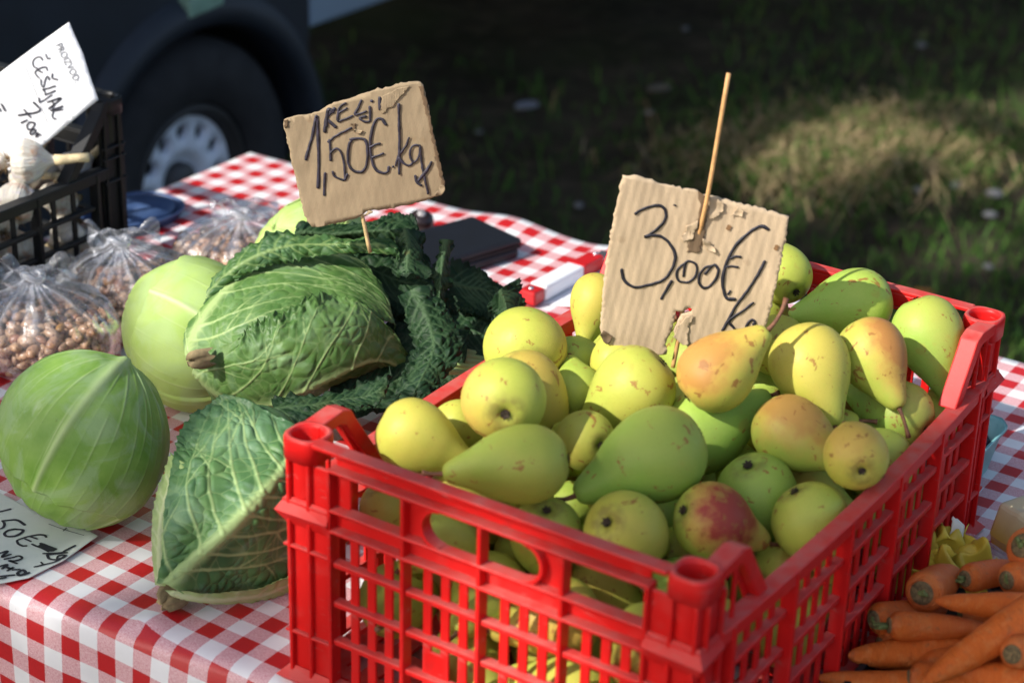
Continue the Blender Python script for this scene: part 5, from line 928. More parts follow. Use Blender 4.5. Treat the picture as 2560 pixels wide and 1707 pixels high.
    mb = MB(); mb.grid(out); mb.att['vein'] = np.clip(midm + .80 * secm + .30 * ter, 0, 1); mb.att['high'] = pil * lump; mb.att['rim'] = np.clip(edge * 1.3, 0, 1)
    return mb.build(name, mat, parent, solid=solid)

def blob(name, c, rad, mat, parent, seed=0, rot=None, amp=.06, nu=40, nv=48):
    th, ph = np.meshgrid(np.linspace(.02, math.pi - .02, nu), np.linspace(0, 2 * math.pi, nv, endpoint=False), indexing='ij')
    D = np.stack([np.sin(th) * np.cos(ph), np.sin(th) * np.sin(ph), np.cos(th)], -1)
    D = D * (1 + amp * wavy(D, seed, 1.3, 3))[..., None] * np.array(rad)
    if rot is not None: D = D @ np.array(rot).T
    P = np.array(c) + D; P[..., 2] = np.maximum(P[..., 2], TABLE_Z + .003)
    mb = MB(); mb.grid(P, closed_v=True); n = nv; mb.f.append(tuple(range(n))[::-1]); mb.f.append(tuple(range((nu - 1) * n, nu * n)))
    mb.att['vein'] = np.zeros(nu * nv); mb.att['high'] = np.zeros(nu * nv); return mb.build(name, mat, parent)

def rot_to(x, z):
    z = np.array(z, float); z /= np.linalg.norm(z); x = np.array(x, float); x -= z * (x @ z); x /= np.linalg.norm(x); return np.stack([x, np.cross(z, x), z], 1)

def stump(c, axis, r, parent, seed):
    g = np.random.default_rng(seed); axis = np.array(axis, float) / np.linalg.norm(axis); mb = MB(); a = np.cross(axis, (.2, .3, .9)); a /= np.linalg.norm(a); b = np.cross(axis, a); rows = []
    for h, k in ((-.012, .85), (.0, 1.0), (.006, .92), (.009, .8), (.010, .1)):
        rows.append([np.array(c) + axis * h + r * k * (1 + .25 * math.sin(3 * x + seed) + .2 * math.sin(7 * x + 9 * h) + .1 * math.sin(13 * x)) * (math.cos(x) * a + math.sin(x) * b) + axis * .004 * math.sin(5 * x + 2) for x in np.linspace(0, 6.283, 20, endpoint=False)])
    mb.grid(rows, closed_v=True); return mb.build('stump', M['stump'], parent)

# --- big savoy cabbage under the kale sign
root = thing('savoy_cabbage', 'large crinkled green savoy cabbage lying on its side below the 1,50 sign', 'cabbage', W(-1.223, 1.483, .04))
ctr = np.array([-.215, 1.95, .862])
blob('heart', ctr, (.08, .03, .035), M['savoy'], root, 4, rot_to((1, .12, .06), (0, -.3, 1)))
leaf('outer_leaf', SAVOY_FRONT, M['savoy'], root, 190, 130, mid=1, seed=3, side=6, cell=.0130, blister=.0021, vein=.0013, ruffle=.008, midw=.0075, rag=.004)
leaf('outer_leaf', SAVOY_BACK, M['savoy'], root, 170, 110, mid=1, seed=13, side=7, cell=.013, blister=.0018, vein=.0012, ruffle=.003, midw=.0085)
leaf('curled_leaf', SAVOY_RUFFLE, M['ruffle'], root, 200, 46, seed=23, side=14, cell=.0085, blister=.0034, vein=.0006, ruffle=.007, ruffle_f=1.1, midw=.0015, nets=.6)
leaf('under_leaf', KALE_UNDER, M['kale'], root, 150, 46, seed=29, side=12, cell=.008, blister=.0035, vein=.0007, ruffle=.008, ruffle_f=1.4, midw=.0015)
stump(W(-1.276, 1.392, .119), (-.85, -.35, -.1), .0095, root, 2)
# --- savoy leaning at the table edge
root = thing('savoy_cabbage', 'blue green savoy cabbage standing on its stump beside the red crate', 'cabbage', W(-1.07, 1.2, 0))
blob('heart', np.array([-.235, 1.70, .835]), (.05, .04, .06), M['savoy_low'], root, 8)
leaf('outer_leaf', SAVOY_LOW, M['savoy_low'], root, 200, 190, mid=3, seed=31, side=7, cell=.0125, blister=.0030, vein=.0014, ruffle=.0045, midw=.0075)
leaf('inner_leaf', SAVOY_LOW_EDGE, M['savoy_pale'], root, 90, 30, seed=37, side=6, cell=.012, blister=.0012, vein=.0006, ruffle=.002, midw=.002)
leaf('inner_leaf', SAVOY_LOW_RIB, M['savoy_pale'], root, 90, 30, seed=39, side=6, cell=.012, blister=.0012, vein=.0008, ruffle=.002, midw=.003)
stump(W(-1.108, 1.158, .016), (-.55, -.75, -.25), .013, root, 5)
# --- dark kale behind
root = thing('kale', 'bunch of dark curly kale leaves between savoy cabbage and red crate', 'kale', W(-1.15, 1.62, 0))
for nm, G, nu, nv, kw in (('leaf', KALE_BACK, 130, 90, dict(seed=71)), ('leaf', KALE_LOWER, 120, 80, dict(seed=73)), ('leaf', KALE_TOP, 170, 60, dict(seed=41, side=14)), ('leaf', KALE_HANG, 110, 60, dict(seed=43)), ('leaf', KALE_UPRIGHT, 130, 46, dict(seed=47, midw=.003)),
                          ('leaf', KALE_BROAD, 120, 80, dict(seed=53, blister=.003, rag=.004)), ('leaf', KALE_END, 80, 60, dict(seed=59, rag=.003)), ('leaf', KALE_CURL, 190, 64, dict(seed=61, blister=.0060)), ('leaf', KALE_DARK, 100, 80, dict(seed=67))):
    a = dict(side=10, cell=.0105, blister=.0048, vein=.0008, ruffle=.0075, ruffle_f=.9, rag=.0025, midw=.0018, nets=.7); a.update(kw)
    leaf(nm, G, M['kale'], root, nu, nv, **a)
mb = MB()
for k in range(9):
    a = W(-1.10 + .01 * k, 1.66, .02); mb.tube([a, a + np.array([.01 * math.sin(k), -.01, .05]), W(-1.16 + .014 * k, 1.62 - .012 * k, .10)], [.006, .005, .003], 8)
mb.build('stalks', M['savoy_pale'], root)

# --- smooth cabbages
def cabbage(label, c, rad, pole, mat, mat_in, seed, leaves, nv_=21, inner_amp=.03):
    c = np.array(c); root = thing('white_cabbage', label, 'cabbage', (c[0], c[1], TABLE_Z)); g = np.random.default_rng(seed)
    ref = np.array((.9, .3, .1)); Rm = rot_to(ref, pole)
    def surf(th, ph, off):
        D = np.stack([np.sin(th) * np.cos(ph), np.sin(th) * np.sin(ph), np.cos(th)], -1) @ Rm.T
        k = 1 + .05 * wavy(D, seed, 1.0, 2)
        P = c + D * np.array(rad) * k[..., None] + D * np.asarray(off)[..., None]
        P[..., 2] = np.maximum(P[..., 2], TABLE_Z + .003); return P
    th, ph = np.meshgrid(np.linspace(.02, math.pi - .02, 60), np.linspace(0, 2 * math.pi, 90, endpoint=False), indexing='ij')
    mb = MB(); mb.grid(surf(th, ph, -.006 + .0012 * wavy(np.stack([th, ph * 3], -1), seed + 2, 2, 2)), closed_v=True); mb.f.append(tuple(range(90))[::-1]); mb.f.append(tuple(range(59 * 90, 60 * 90)))
    mb.att['vein'] = np.zeros(60 * 90); mb.att['high'] = np.zeros(60 * 90); mb.build('heart', mat_in, root)
    for li, (p0, p1, tmax, off) in enumerate(leaves):
        nu, nv = 130, 230
        u, v = np.meshgrid(np.linspace(0, 1, nu), np.linspace(0, 1, nv), indexing='ij')
        ph = p0 + (p1 - p0) * v; pm = (p0 + p1) / 2
        edge = tmax * (1 - .10 * ((v - .5) * 2) ** 4) + .05 * wavy(v[..., None] * 3, seed + li, 1.6, 3) + .012 * wavy(v[..., None] * 3, seed + li + 5, 9, 2)
        th = .03 + (edge - .03) * u
        # veins fan out from the stalk end and fork on the way
        vein = np.zeros_like(u); nvn = nv_
        for k in range(nvn):
            x = (k + g.uniform(-.3, .3)) / nvn; st = 0 if k % 2 == 0 else g.uniform(.18, .42); sway = g.uniform(-.026, .026)
            xx = x + sway * np.sin(2.4 * u + k) + .006 * wavy(u[..., None] * 3, seed + k, 1, 1)
            d = np.abs(v - xx) * (p1 - p0) * np.sin(th) * np.mean(rad); w = .0006 + .0007 * (1 - u)
            vein = np.maximum(vein, np.exp(-(d / w) ** 2) * np.clip((u - st) / .08, 0, 1) * (1 - .45 * u) * (1.0 if st == 0 else .75) * g.uniform(.5, 1.0) * (.7 + .4 * np.sin(9 * u + 2.1 * k)))
        dmid = np.abs(v - .5 + .02 * np.sin(2.0 * u)) * (p1 - p0) * np.sin(th) * np.mean(rad); midm = np.exp(-(dmid / (.0065 * (1 - .75 * u) + .0006)) ** 2); vein = np.maximum(vein, midm)
        H = off + .0009 * vein + .0032 * midm * (1 - u) + .0018 * wavy(np.stack([np.sin(th) * np.cos(ph), np.sin(th) * np.sin(ph), np.cos(th)], -1), seed + li + 9, 2.2, 3)
        H = H + .002 * u ** 9 * (.6 + .7 * wavy(v[..., None] * 3, seed + li + 3, 4, 2)) - .0075 * np.maximum(0, np.abs(v - .5) * 2 - .93) / .07
        mb = MB(); mb.grid(surf(th, ph, H)); mb.att['vein'] = vein * .62; mb.att['high'] = .5 + .5 * wavy(np.stack([th * 3, ph * 3], -1), seed + 4, 2, 2)
        mb.build('outer_leaf', mat, root, solid=.0009)
    return root
cabbage('green white cabbage at the table edge beside the handwritten price tag', (-.4128, 1.7334, .8400), (.082, .078, .087), (.50, .20, .85), M['cab_green'], M['cab_green'], 71,
        [(1.1, 4.3, 2.6, -.003), (3.9, 7.1, 2.5, .0005), (2.9, 5.6, 2.05, .0042)])
cabbage('pale green white cabbage between the bean bags and large savoy cabbage', (-.348, 1.992, .839), (.083, .072, .087), (.85, -.25, -.35), M['cab_pale'], M['cab_pale'], 83,
        [(0.3, 3.4, 2.1, -.003), (3.0, 6.4, 2.2, .000)], 12)
cabbage('pale cabbage mostly hidden behind the savoy, touching the farthest bean bag', (-.235, 2.19, .835), (.075, .075, .082), (.5, .3, -.6), M['cab_pale'], M['cab_pale'], 97,
        [(0.6, 3.9, 2.2, -.002), (3.4, 6.7, 2.1, .0)], 12)

# ================================================================== price signs
def smooth_path(pts, step=.0012):
    G = np.array(pts, float)
    if len(G) < 3:
        n = max(2, int(np.linalg.norm(G[-1] - G[0]) / step)); return np.array([G[0] + (G[-1] - G[0]) * u for u in np.linspace(0, 1, n)])
    n = max(4, int(np.sum(np.linalg.norm(np.diff(G, axis=0), axis=1)) / step)); return catmull(G, n, 0)
def ribbon(mb, pts, w, zfun, lift, seed):
    p = smooth_path(pts); t = np.gradient(p, axis=0); t /= np.linalg.norm(t, axis=1, keepdims=True) + 1e-9; nrm = np.stack([-t[:, 1], t[:, 0]], 1)
    s = np.arange(len(p))[:, None] * .08; ww = w / 2 * (1 + .16 * wavy(s, seed, 1.5, 2))
    p = p + .00012 * np.stack([wavy(s, seed + 1, 5, 1), wavy(s, seed + 2, 5, 1)], 1)
    p0, p1 = p[0] - t[0] * w * .3, p[-1] + t[-1] * w * .3
    L_ = [p0 + nrm[0] * w * .25] + list(p + nrm * ww[:, None]) + [p1 + nrm[-1] * w * .25]; R_ = [p0 - nrm[0] * w * .25] + list(p - nrm * ww[:, None]) + [p1 - nrm[-1] * w * .25]
    mb.grid([[(*a, zfun(a) + lift), (*b, zfun(b) + lift)] for a, b in zip(L_, R_)])
def inside(poly, p):
    x, y = p; c = False; j = len(poly) - 1
    for i in range(len(poly)):
        if (poly[i][1] > y) != (poly[j][1] > y) and x < (poly[j][0] - poly[i][0]) * (y - poly[i][1]) / (poly[j][1] - poly[i][1]) + poly[i][0]: c = not c
        j = i
    return c
def sheet(outline, zfun, thick, dx, dy, ang=0.0, rag=.0004, seed=0, smooth=False):
    """a thin board: its outline filled with points, front and back skins and a rim"""
    g = random.Random(seed); O = []
    for a, b in zip(outline, outline[1:] + outline[:1]):
        n = max(1, int(math.dist(a, b) / .0025))
        for k in range(n): O.append((a[0] + (b[0] - a[0]) * k / n + g.gauss(0, rag), a[1] + (b[1] - a[1]) * k / n + g.gauss(0, rag)))
    pts = [Vector(p) for p in O]; xs, ys = [p[0] for p in O], [p[1] for p in O]; ca, sa = math.cos(ang), math.sin(ang); rr = max(max(map(abs, xs)), max(map(abs, ys))) * 1.5
    for i in range(int(-rr / dx), int(rr / dx)):
        for j in range(int(-rr / dy), int(rr / dy)):
            x, y = ca * i * dx - sa * j * dy, sa * i * dx + ca * j * dy
            if min(xs) < x < max(xs) and min(ys) < y < max(ys) and inside(O, (x, y)) and min(math.hypot(x - q[0], y - q[1]) for q in O) > dx * .6: pts.append(Vector((x, y)))
    n = len(O); v, e, f, *_ = delaunay_2d_cdt(pts, [(i, (i + 1) % n) for i in range(n)], [list(range(n))], 1, 1e-7)
    V = [(p.x, p.y, zfun((p.x, p.y))) for p in v]; k = len(V)
    mb = MB(); mb.add(V + [(x, y, z - thick) for x, y, z in V], [])
    for q in f: mb.f.append(tuple(q)); mb.f.append(tuple(i + k for i in reversed(q)))
    cnt = {}
    for q in f:
        for a, b in zip(q, list(q[1:]) + [q[0]]): cnt[(a, b)] = 1
    for (a, b) in list(cnt):
        if (b, a) not in cnt: mb.f.append((b, a, a + k, b + k))
    return mb
def frame(d, ny=None):
    e1, e2 = np.array(d['e1']), np.array(d['e2']); m = Matrix((e1, e2, np.cross(e1, e2))).transposed().to_4x4(); m.translation = Vector(d['org']); return m
def sign(d, name, label, card, ang, flutes, bend, skewer, stick_z, ink, seed, flaps, stick_r=.0021):
    root = thing(name, label, 'price sign', mat=frame(d)); ca, sa = math.cos(ang), math.sin(ang)
    cx, cy = np.mean([p[0] for p in d['outline']]), np.mean([p[1] for p in d['outline']])
    def zf(p):
        u = (p[0] - cx) * ca + (p[1] - cy) * sa; v = -(p[0] - cx) * sa + (p[1] - cy) * ca
        return flutes * math.sin(u * 2 * math.pi / .0078 + 3 * v) + bend * ((u / .08) ** 2 - .4) + .0012 * math.sin(v * 31 + u * 12) + .0006 * float(wavy(np.array([u, v]), seed, 60, 2))
    link('board', sheet(d['outline'], zf, .0036, .0018, .006, ang, .00045, seed).mesh('board'), card, root)
    mb = MB()
    for i, (w, s) in enumerate(d['strokes']): ribbon(mb, s, .00275 * w, zf, .00075 + .00002 * i, seed + i)
    mb.build('handwriting', ink, root, local=True, solid=.0001)
    st = d['stick']; pts = [np.array([x, y, z]) for (x, y), z in zip(st, stick_z)]
    g = smooth_path([p for p in pts], .01); mb = MB(); mb.tube(g, stick_r, 10); mb.build('skewer', skewer, root, local=True)
    for nm, key, mt, lift, curl in flaps:
        if key not in d: continue
        ol = d[key]; mx, my = np.mean([p[0] for p in ol]), np.mean([p[1] for p in ol]); sz = max(math.dist(p, (mx, my)) for p in ol)
        def z2(p): return zf(p) + lift + curl * ((p[0] - mx) / sz) ** 2 + .25 * curl * math.sin((p[1] - my) / sz * 5 + seed) + .0003 * math.sin(p[0] * 2 * math.pi / .0026) * (nm == 'torn_strip')
        link(nm, sheet(ol, z2, .0005, .0011, .0018, ang, .0005, seed + 3).mesh(nm), mt, root)
    if 'spots' in d:
        sm = plain('juice_stain', (0.24, 0.13, 0.055), .8, .3, 200)
        for i, p in enumerate(d['spots']):
            mb = MB(); mb.add([(p[0] + (.0022 + .0007 * math.sin(4 * a)) * math.cos(a), p[1] + .0030 * math.sin(a), zf(p) + .0011) for a in np.linspace(0, 6.28, 14, endpoint=False)], [tuple(range(14))])
            mb.build('stain', sm, root, local=True)
    return root
sign(PEAR_SIGN, 'pear_price_sign', 'cardboard sign reading 3,00 €/kg on a bamboo stick among the pears', M['card_a'], R(-11), .00016, .003, M['skewer'],
     [.0080, .0050, -.0035, -.0085, -.0090, -.009], M['ink'], 5,
     [('torn_strip', 'channel', M['card_dark'], .0011, .0), ('torn_flap', 'flap1', M['card_a'], .0018, .0024), ('torn_flap', 'flap2', M['card_a'], .0018, .003), ('torn_flap', 'flap3', M['card_a'], .0019, .004),
      ('torn_flap', 'flap4', M['card_a'], .0013, .002), ('torn_flap', 'flap5', M['card_a'], .0016, .0014), ('torn_flap', 'flap6', M['card_dark'], .0012, .002)])
sign(KALE_SIGN, 'kale_price_sign', 'cardboard sign reading KELJ 1,50 €/kg standing in the savoy and kale', M['card_b'], R(12), .00008, -.002, M['skewer_pale'],
     [-.0045, -.0045, -.004, -.004], M['ink_soft'], 9,
     [('torn_strip', 'scuff', M['card_b'], .0010, .0004), ('edge_fold', 'corner_a', M['card_dark'], .0008, .0012), ('torn_flap', 'flap1', M['card_b'], .0015, .003), ('torn_flap', 'flap2', M['card_b'], .0012, .003),
      ('torn_flap', 'flap3', M['card_dark'], .0010, .001), ('torn_flap', 'flap4', M['card_b'], .0013, .002), ('torn_flap', 'flap5', M['card_dark'], .001, .002)])

# paper tag in the garlic crate
d = GARLIC_TAG; root = thing('garlic_price_tag', 'white paper tag reading PROIZVOD: ČEŠNJAK 7,00€ propped in the garlic crate', 'price tag', mat=frame(d))
zf = lambda p: .006 * math.sin(p[0] * 16 + p[1] * 9 + 1.0) + .004 * math.sin(p[1] * 22)
link('paper', sheet(d['outline'], zf, .0004, .005, .005, 0, .0, 1).mesh('paper'), M['paper'], root)
mb = MB()
for i, (w, s) in enumerate(d['strokes']): ribbon(mb, s, .0019 * w, zf, .0005 + .00002 * i, 200 + i)
mb.build('handwriting', M['ink'], root, local=True)
p0, p1, p2 = [np.array(q) for q in d['text']]
cu = bpy.data.curves.new('printed_word', 'FONT'); cu.body = 'PROIZVOD:'; cu.size = 1.0; cu.extrude = 0.0
to = bpy.data.objects.new('printed_word', cu); COL.objects.link(to); bpy.context.view_layer.update()
wid = to.dimensions.x; me = bpy.data.meshes.new_from_object(to); bpy.data.objects.remove(to)
ex = (p1 - p0) / wid; ln = np.linalg.norm(p1 - p0) / wid; ey = np.array([-ex[1], ex[0]]); ey = ey / np.linalg.norm(ey) * np.linalg.norm(p2 - p0) / .72
if ey @ (p2 - p0) < 0: ey = -ey
for v in me.vertices:
    q = p0 + ex * v.co.x + ey * v.co.y; v.co = (q[0], q[1], zf(q) + .0006)
me.name = 'printed_word'; link('printed_word', me, M['grey_ink'], root)

# tag lying on the cloth
d = PRICE_TAG; root = thing('cabbage_price_tag', 'white card with a handwritten 1,50€ price lying under the front cabbage', 'price tag', mat=frame(d))
zf = lambda p: .0018 + .004 * max(0, p[0] / .06) ** 2 * .5 - .012 * max(0, -.055 - p[1])
link('card', sheet(d['outline'], zf, .0009, .006, .006, 0, .0, 1).mesh('card'), M['paper_tag'], root, bevel=.0002)
mb = MB()
for i, (w, s) in enumerate(d['strokes']): ribbon(mb, s, .0026 * w, zf, .0004 + .00002 * i, 300 + i)
mb.build('handwriting', M['ink'], root, local=True)

# ================================================================== garlic
def garlic_mat():
    k = NT('garlic_skin'); o = k.obj(); sep = k.new('ShaderNodeSeparateXYZ'); k.lk(o, sep.inputs[0])
    an = k.math('ARCTAN2', sep.outputs['Y'], sep.outputs['X']); cmb = k.new('ShaderNodeCombineXYZ'); k.lk(k.math('MULTIPLY', an, 5.0), cmb.inputs[0]); k.lk(k.math('MULTIPLY', sep.outputs['Z'], .8), cmb.inputs[1])
    oi = k.new('ShaderNodeObjectInfo'); k.lk(k.math('MULTIPLY', oi.outputs['Random'], 30), cmb.inputs[2])
    st = k.noise(1.6, 4, cmb.outputs[0])
    c = k.mix(k.rng(st, .35, .7), (0.70, 0.67, 0.58), (0.56, 0.50, 0.40))
    c = k.mix(k.rng(k.noise(1.7, 5, o, .6, .5), .52, .68), c, (0.55, 0.34, 0.22))
    c = k.mix(k.rng(k.noise(2.6, 4, o), .56, .7), c, (0.52, 0.48, 0.52))
    k.col(c).set(Roughness=0.55); k.bump(st, .35, .03); return k.m
M['garlic'] = garlic_mat(); M['garlic_stem'] = plain('garlic_stem', (0.62, 0.50, 0.29), .7, .2, 3); M['garlic_root'] = plain('garlic_root', (0.20, 0.13, 0.06), .9, .4, 5)
def garlic_meshes():
    mb = MB(); u = np.linspace(0, 1, 30); rr = np.interp(u, [0, .06, .18, .38, .6, .78, .9, 1], [.12, .42, .82, 1.0, .80, .42, .22, .17]); zz = np.interp(u, [0, .06, .18, .38, .6, .78, .9, 1], [-.72, -.78, -.66, -.15, .45, .85, 1.1, 1.4])
    for _ in range(2):
        rr[1:-1] = (rr[:-2] + 2 * rr[1:-1] + rr[2:]) / 4; zz[1:-1] = (zz[:-2] + 2 * zz[1:-1] + zz[2:]) / 4
    a = np.linspace(0, 2 * math.pi, 56, endpoint=False); lob = 1 + .085 * np.abs(np.sin(3.5 * a))[None] * np.sin(np.pi * np.clip(u * 1.15, 0, 1))[:, None] - .04
    X, Y, Z = rr[:, None] * np.cos(a) * lob, rr[:, None] * np.sin(a) * lob, np.repeat(zz[:, None], 56, 1); k = 1 + .03 * wavy(np.stack([X, Y, Z], -1), 5, 1.2, 3)
    mb.grid(np.stack([X * k, Y * k, Z], -1), closed_v=True); mb.f = [f[::-1] for f in mb.f]; mb.f.append(tuple(range(56)))
    b = mb.mesh('bulb'); s = MB(); s.tube([(.0, 0, 1.2), (.02, .0, 1.6), (.06, 0, 2.2), (.05, .02, 2.75)], [.25, .21, .19, .20], 12); s = s.mesh('stem')
    r = MB(); g = random.Random(4)
    for _ in range(34):
        x = g.uniform(0, 6.28); q = g.uniform(.02, .30); l = g.uniform(.2, .55); p = np.array([q * math.cos(x), q * math.sin(x), -.70]); r.tube([p, p + (.2 * l * math.cos(x), .2 * l * math.sin(x), -.5 * l), p + (l * math.cos(x + g.uniform(-1, 1)), l * math.sin(x), -.8 * l)], [.022, .016, .006], 5)
    return b, s, r.mesh('roots')
GB, GS, GR = garlic_meshes()
def garlic(c, r, axis, label, group, stem=1.0, roots=True, roll=0):
    z = Vector(axis).normalized(); x = z.orthogonal().normalized(); x.rotate(Matrix.Rotation(roll, 3, z)); y = z.cross(x)
    m = Matrix((x, y, z)).transposed().to_4x4() @ Matrix.Diagonal((r, r, r * .92, 1)); m.translation = Vector(c)
    root = thing('garlic_bulb', label, 'garlic', group=group, mat=m); link('bulb', GB, M['garlic'], root)
    s = link('stem', GS, M['garlic_stem'], root); s.scale = (1, 1, stem)
    if stem < 1: s.location = (0, 0, 1.2 * (1 - stem))
    if roots: link('roots', GR, M['garlic_root'], root)
gg = 'garlic bulbs in the black crate'
garlic(W(-1.698, 1.572, .184), .028, (.97, .16, .02), 'white garlic bulb with a long cut stem pointing right, on top of the heap', gg)
garlic(W(-1.692, 1.545, .143), .027, (.1, .85, .45), 'garlic bulb showing its shaggy brown roots, below the long stemmed bulb', gg, .5)
garlic(W(-1.700, 1.520, .120), .024, (-.5, .75, .3), 'garlic bulb low at the left frame edge with brown roots', gg, .5)
garlic(W(-1.705, 1.655, .150), .023, (.75, .3, .55), 'small grey garlic bulb by the crate post with a short stub', gg, .45)
garlic(W(-1.745, 1.635, .140), .024, (-.2, .5, .8), 'brownish garlic bulb in the shade behind the corner brace', gg, .6, False)
garlic(W(-1.702, 1.612, .128), .019, (.3, -.2, .9), 'little pinkish garlic bulb touching the foot of the corner brace', gg, .4, False)
garlic(W(-1.760, 1.535, .150), .025, (-.6, .5, .5), 'garlic bulb at the left frame edge behind the long stemmed bulb', gg, .5)
for tt_, nn_, zz_, rr_, lab in ((-1.700, 1.625, .118, .021, 'small garlic bulb in front of the stubby grey bulb'), (-1.735, 1.600, .150, .022, 'garlic bulb directly behind the shaggy rooted bulb'), (-1.77, 1.64, .155, .024, 'white garlic bulb deep in the crate under the tag'), (-1.700, 1.49, .125, .023, 'garlic bulb partly cut by the left frame edge'), (-1.76, 1.58, .175, .022, 'garlic bulb behind the long cut stem')):
    garlic(W(tt_, nn_, zz_), rr_, (rnd.gauss(0, 1), rnd.gauss(0, 1), rnd.gauss(.3, .6)), lab, gg, .5, True, rnd.uniform(0, 6))
for i in range(26):
    n_ = 1.16 + .52 * ((i * 0.618) % 1); z_ = .036 + .047 * (i % 3)
    if z_ > .1 and n_ > 1.48: z_ = .055
    garlic(W(-1.694 - .006 * (i % 2), n_, z_), .0235, (rnd.gauss(0, 1), rnd.gauss(0, 1), rnd.gauss(0, .7)), 'garlic bulb seen through the lattice of the black crate', 'garlic bulbs behind the lattice', .5, i % 2 == 0, rnd.uniform(0, 6))
for i in range(14): garlic(W(-1.80 - .06 * (i % 3), 1.15 + .037 * i, .10 + .02 * (i % 2)), .025, (rnd.gauss(0, 1), rnd.gauss(0, 1), .4), 'garlic bulb further back in the black crate', 'garlic bulbs at the back of the black crate', .5, False, rnd.uniform(0, 6))

# ================================================================== beans in knotted plastic bags
def bean_stuff():
    k = NT('speckled_bean'); o = k.obj(); oi = k.new('ShaderNodeObjectInfo')
    add = k.new('ShaderNodeVectorMath', operation='ADD'); sc = k.new('ShaderNodeVectorMath', operation='SCALE'); sc.inputs[0].default_value = (11, 17, 23); k.lk(oi.outputs['Random'], sc.inputs['Scale']); k.lk(o, add.inputs[0]); k.lk(sc.outputs[0], add.inputs[1])
    b = k.ramp(oi.outputs['Random'], [(0, (0.40, 0.25, 0.15)), (.35, (0.46, 0.29, 0.18)), (.7, (0.36, 0.19, 0.11)), (.9, (0.28, 0.12, 0.07)), (1, (0.46, 0.26, 0.07))])
    sp = k.rng(k.noise(300, 4, add.outputs[0], .65), .56, .62); k.col(k.mix(k.math('MULTIPLY', sp, .85), b, (0.10, 0.035, 0.025))).set(Roughness=.32); return k.m
M['bean'] = bean_stuff()
bm = bmesh.new(); bmesh.ops.create_uvsphere(bm, u_segments=16, v_segments=10, radius=1)
for v in bm.verts:
    x, y, z = v.co; v.co = (x * .0090, y * .0060 + .0011 * (x * x), z * .0050)
BEAN = bpy.data.meshes.new('bean'); bm.to_mesh(BEAN); bm.free(); BEAN.polygons.foreach_set('use_smooth', [True] * len(BEAN.polygons))
def bag_film():
    k = NT('thin_plastic_film'); o = k.obj(); f = k.attr('fold')
    tr = k.new('ShaderNodeBsdfTransparent'); tr.inputs[0].default_value = (.93, .935, .95, 1); gl = k.new('ShaderNodeBsdfGlossy', i_Roughness=.22); gl.inputs[0].default_value = (.95, .97, 1, 1)
    df = k.new('ShaderNodeBsdfDiffuse'); df.inputs[0].default_value = (.72, .74, .78, 1); tl = k.new('ShaderNodeBsdfTranslucent'); tl.inputs[0].default_value = (.8, .82, .86, 1)
    bp = k.new('ShaderNodeBump', i_Strength=.55, i_Distance=.004); k.lk(k.noise(60, 5, o, .6, 1.0), bp.inputs['Height']); k.lk(bp.outputs[0], gl.inputs['Normal'])
    fr = k.new('ShaderNodeFresnel', i_IOR=1.5); k.lk(bp.outputs[0], fr.inputs['Normal'])
    mx0 = k.new('ShaderNodeMixShader', i_0=.5); k.lk(df.outputs[0], mx0.inputs[1]); k.lk(tl.outputs[0], mx0.inputs[2])
    haze = k.math('ADD', k.math('MULTIPLY', f, .34), k.rng(k.noise(24, 4, o, .6, .6), .42, .8, .035, .22))
    mx1 = k.new('ShaderNodeMixShader'); k.lk(haze, mx1.inputs[0]); k.lk(tr.outputs[0], mx1.inputs[1]); k.lk(mx0.outputs[0], mx1.inputs[2])
    mx2 = k.new('ShaderNodeMixShader'); k.lk(k.math('MULTIPLY', fr.outputs[0], .6), mx2.inputs[0]); k.lk(mx1.outputs[0], mx2.inputs[1]); k.lk(gl.outputs[0], mx2.inputs[2]); k.lk(mx2.outputs[0], k.out.inputs[0])
    return k.m
M['film'] = bag_film()
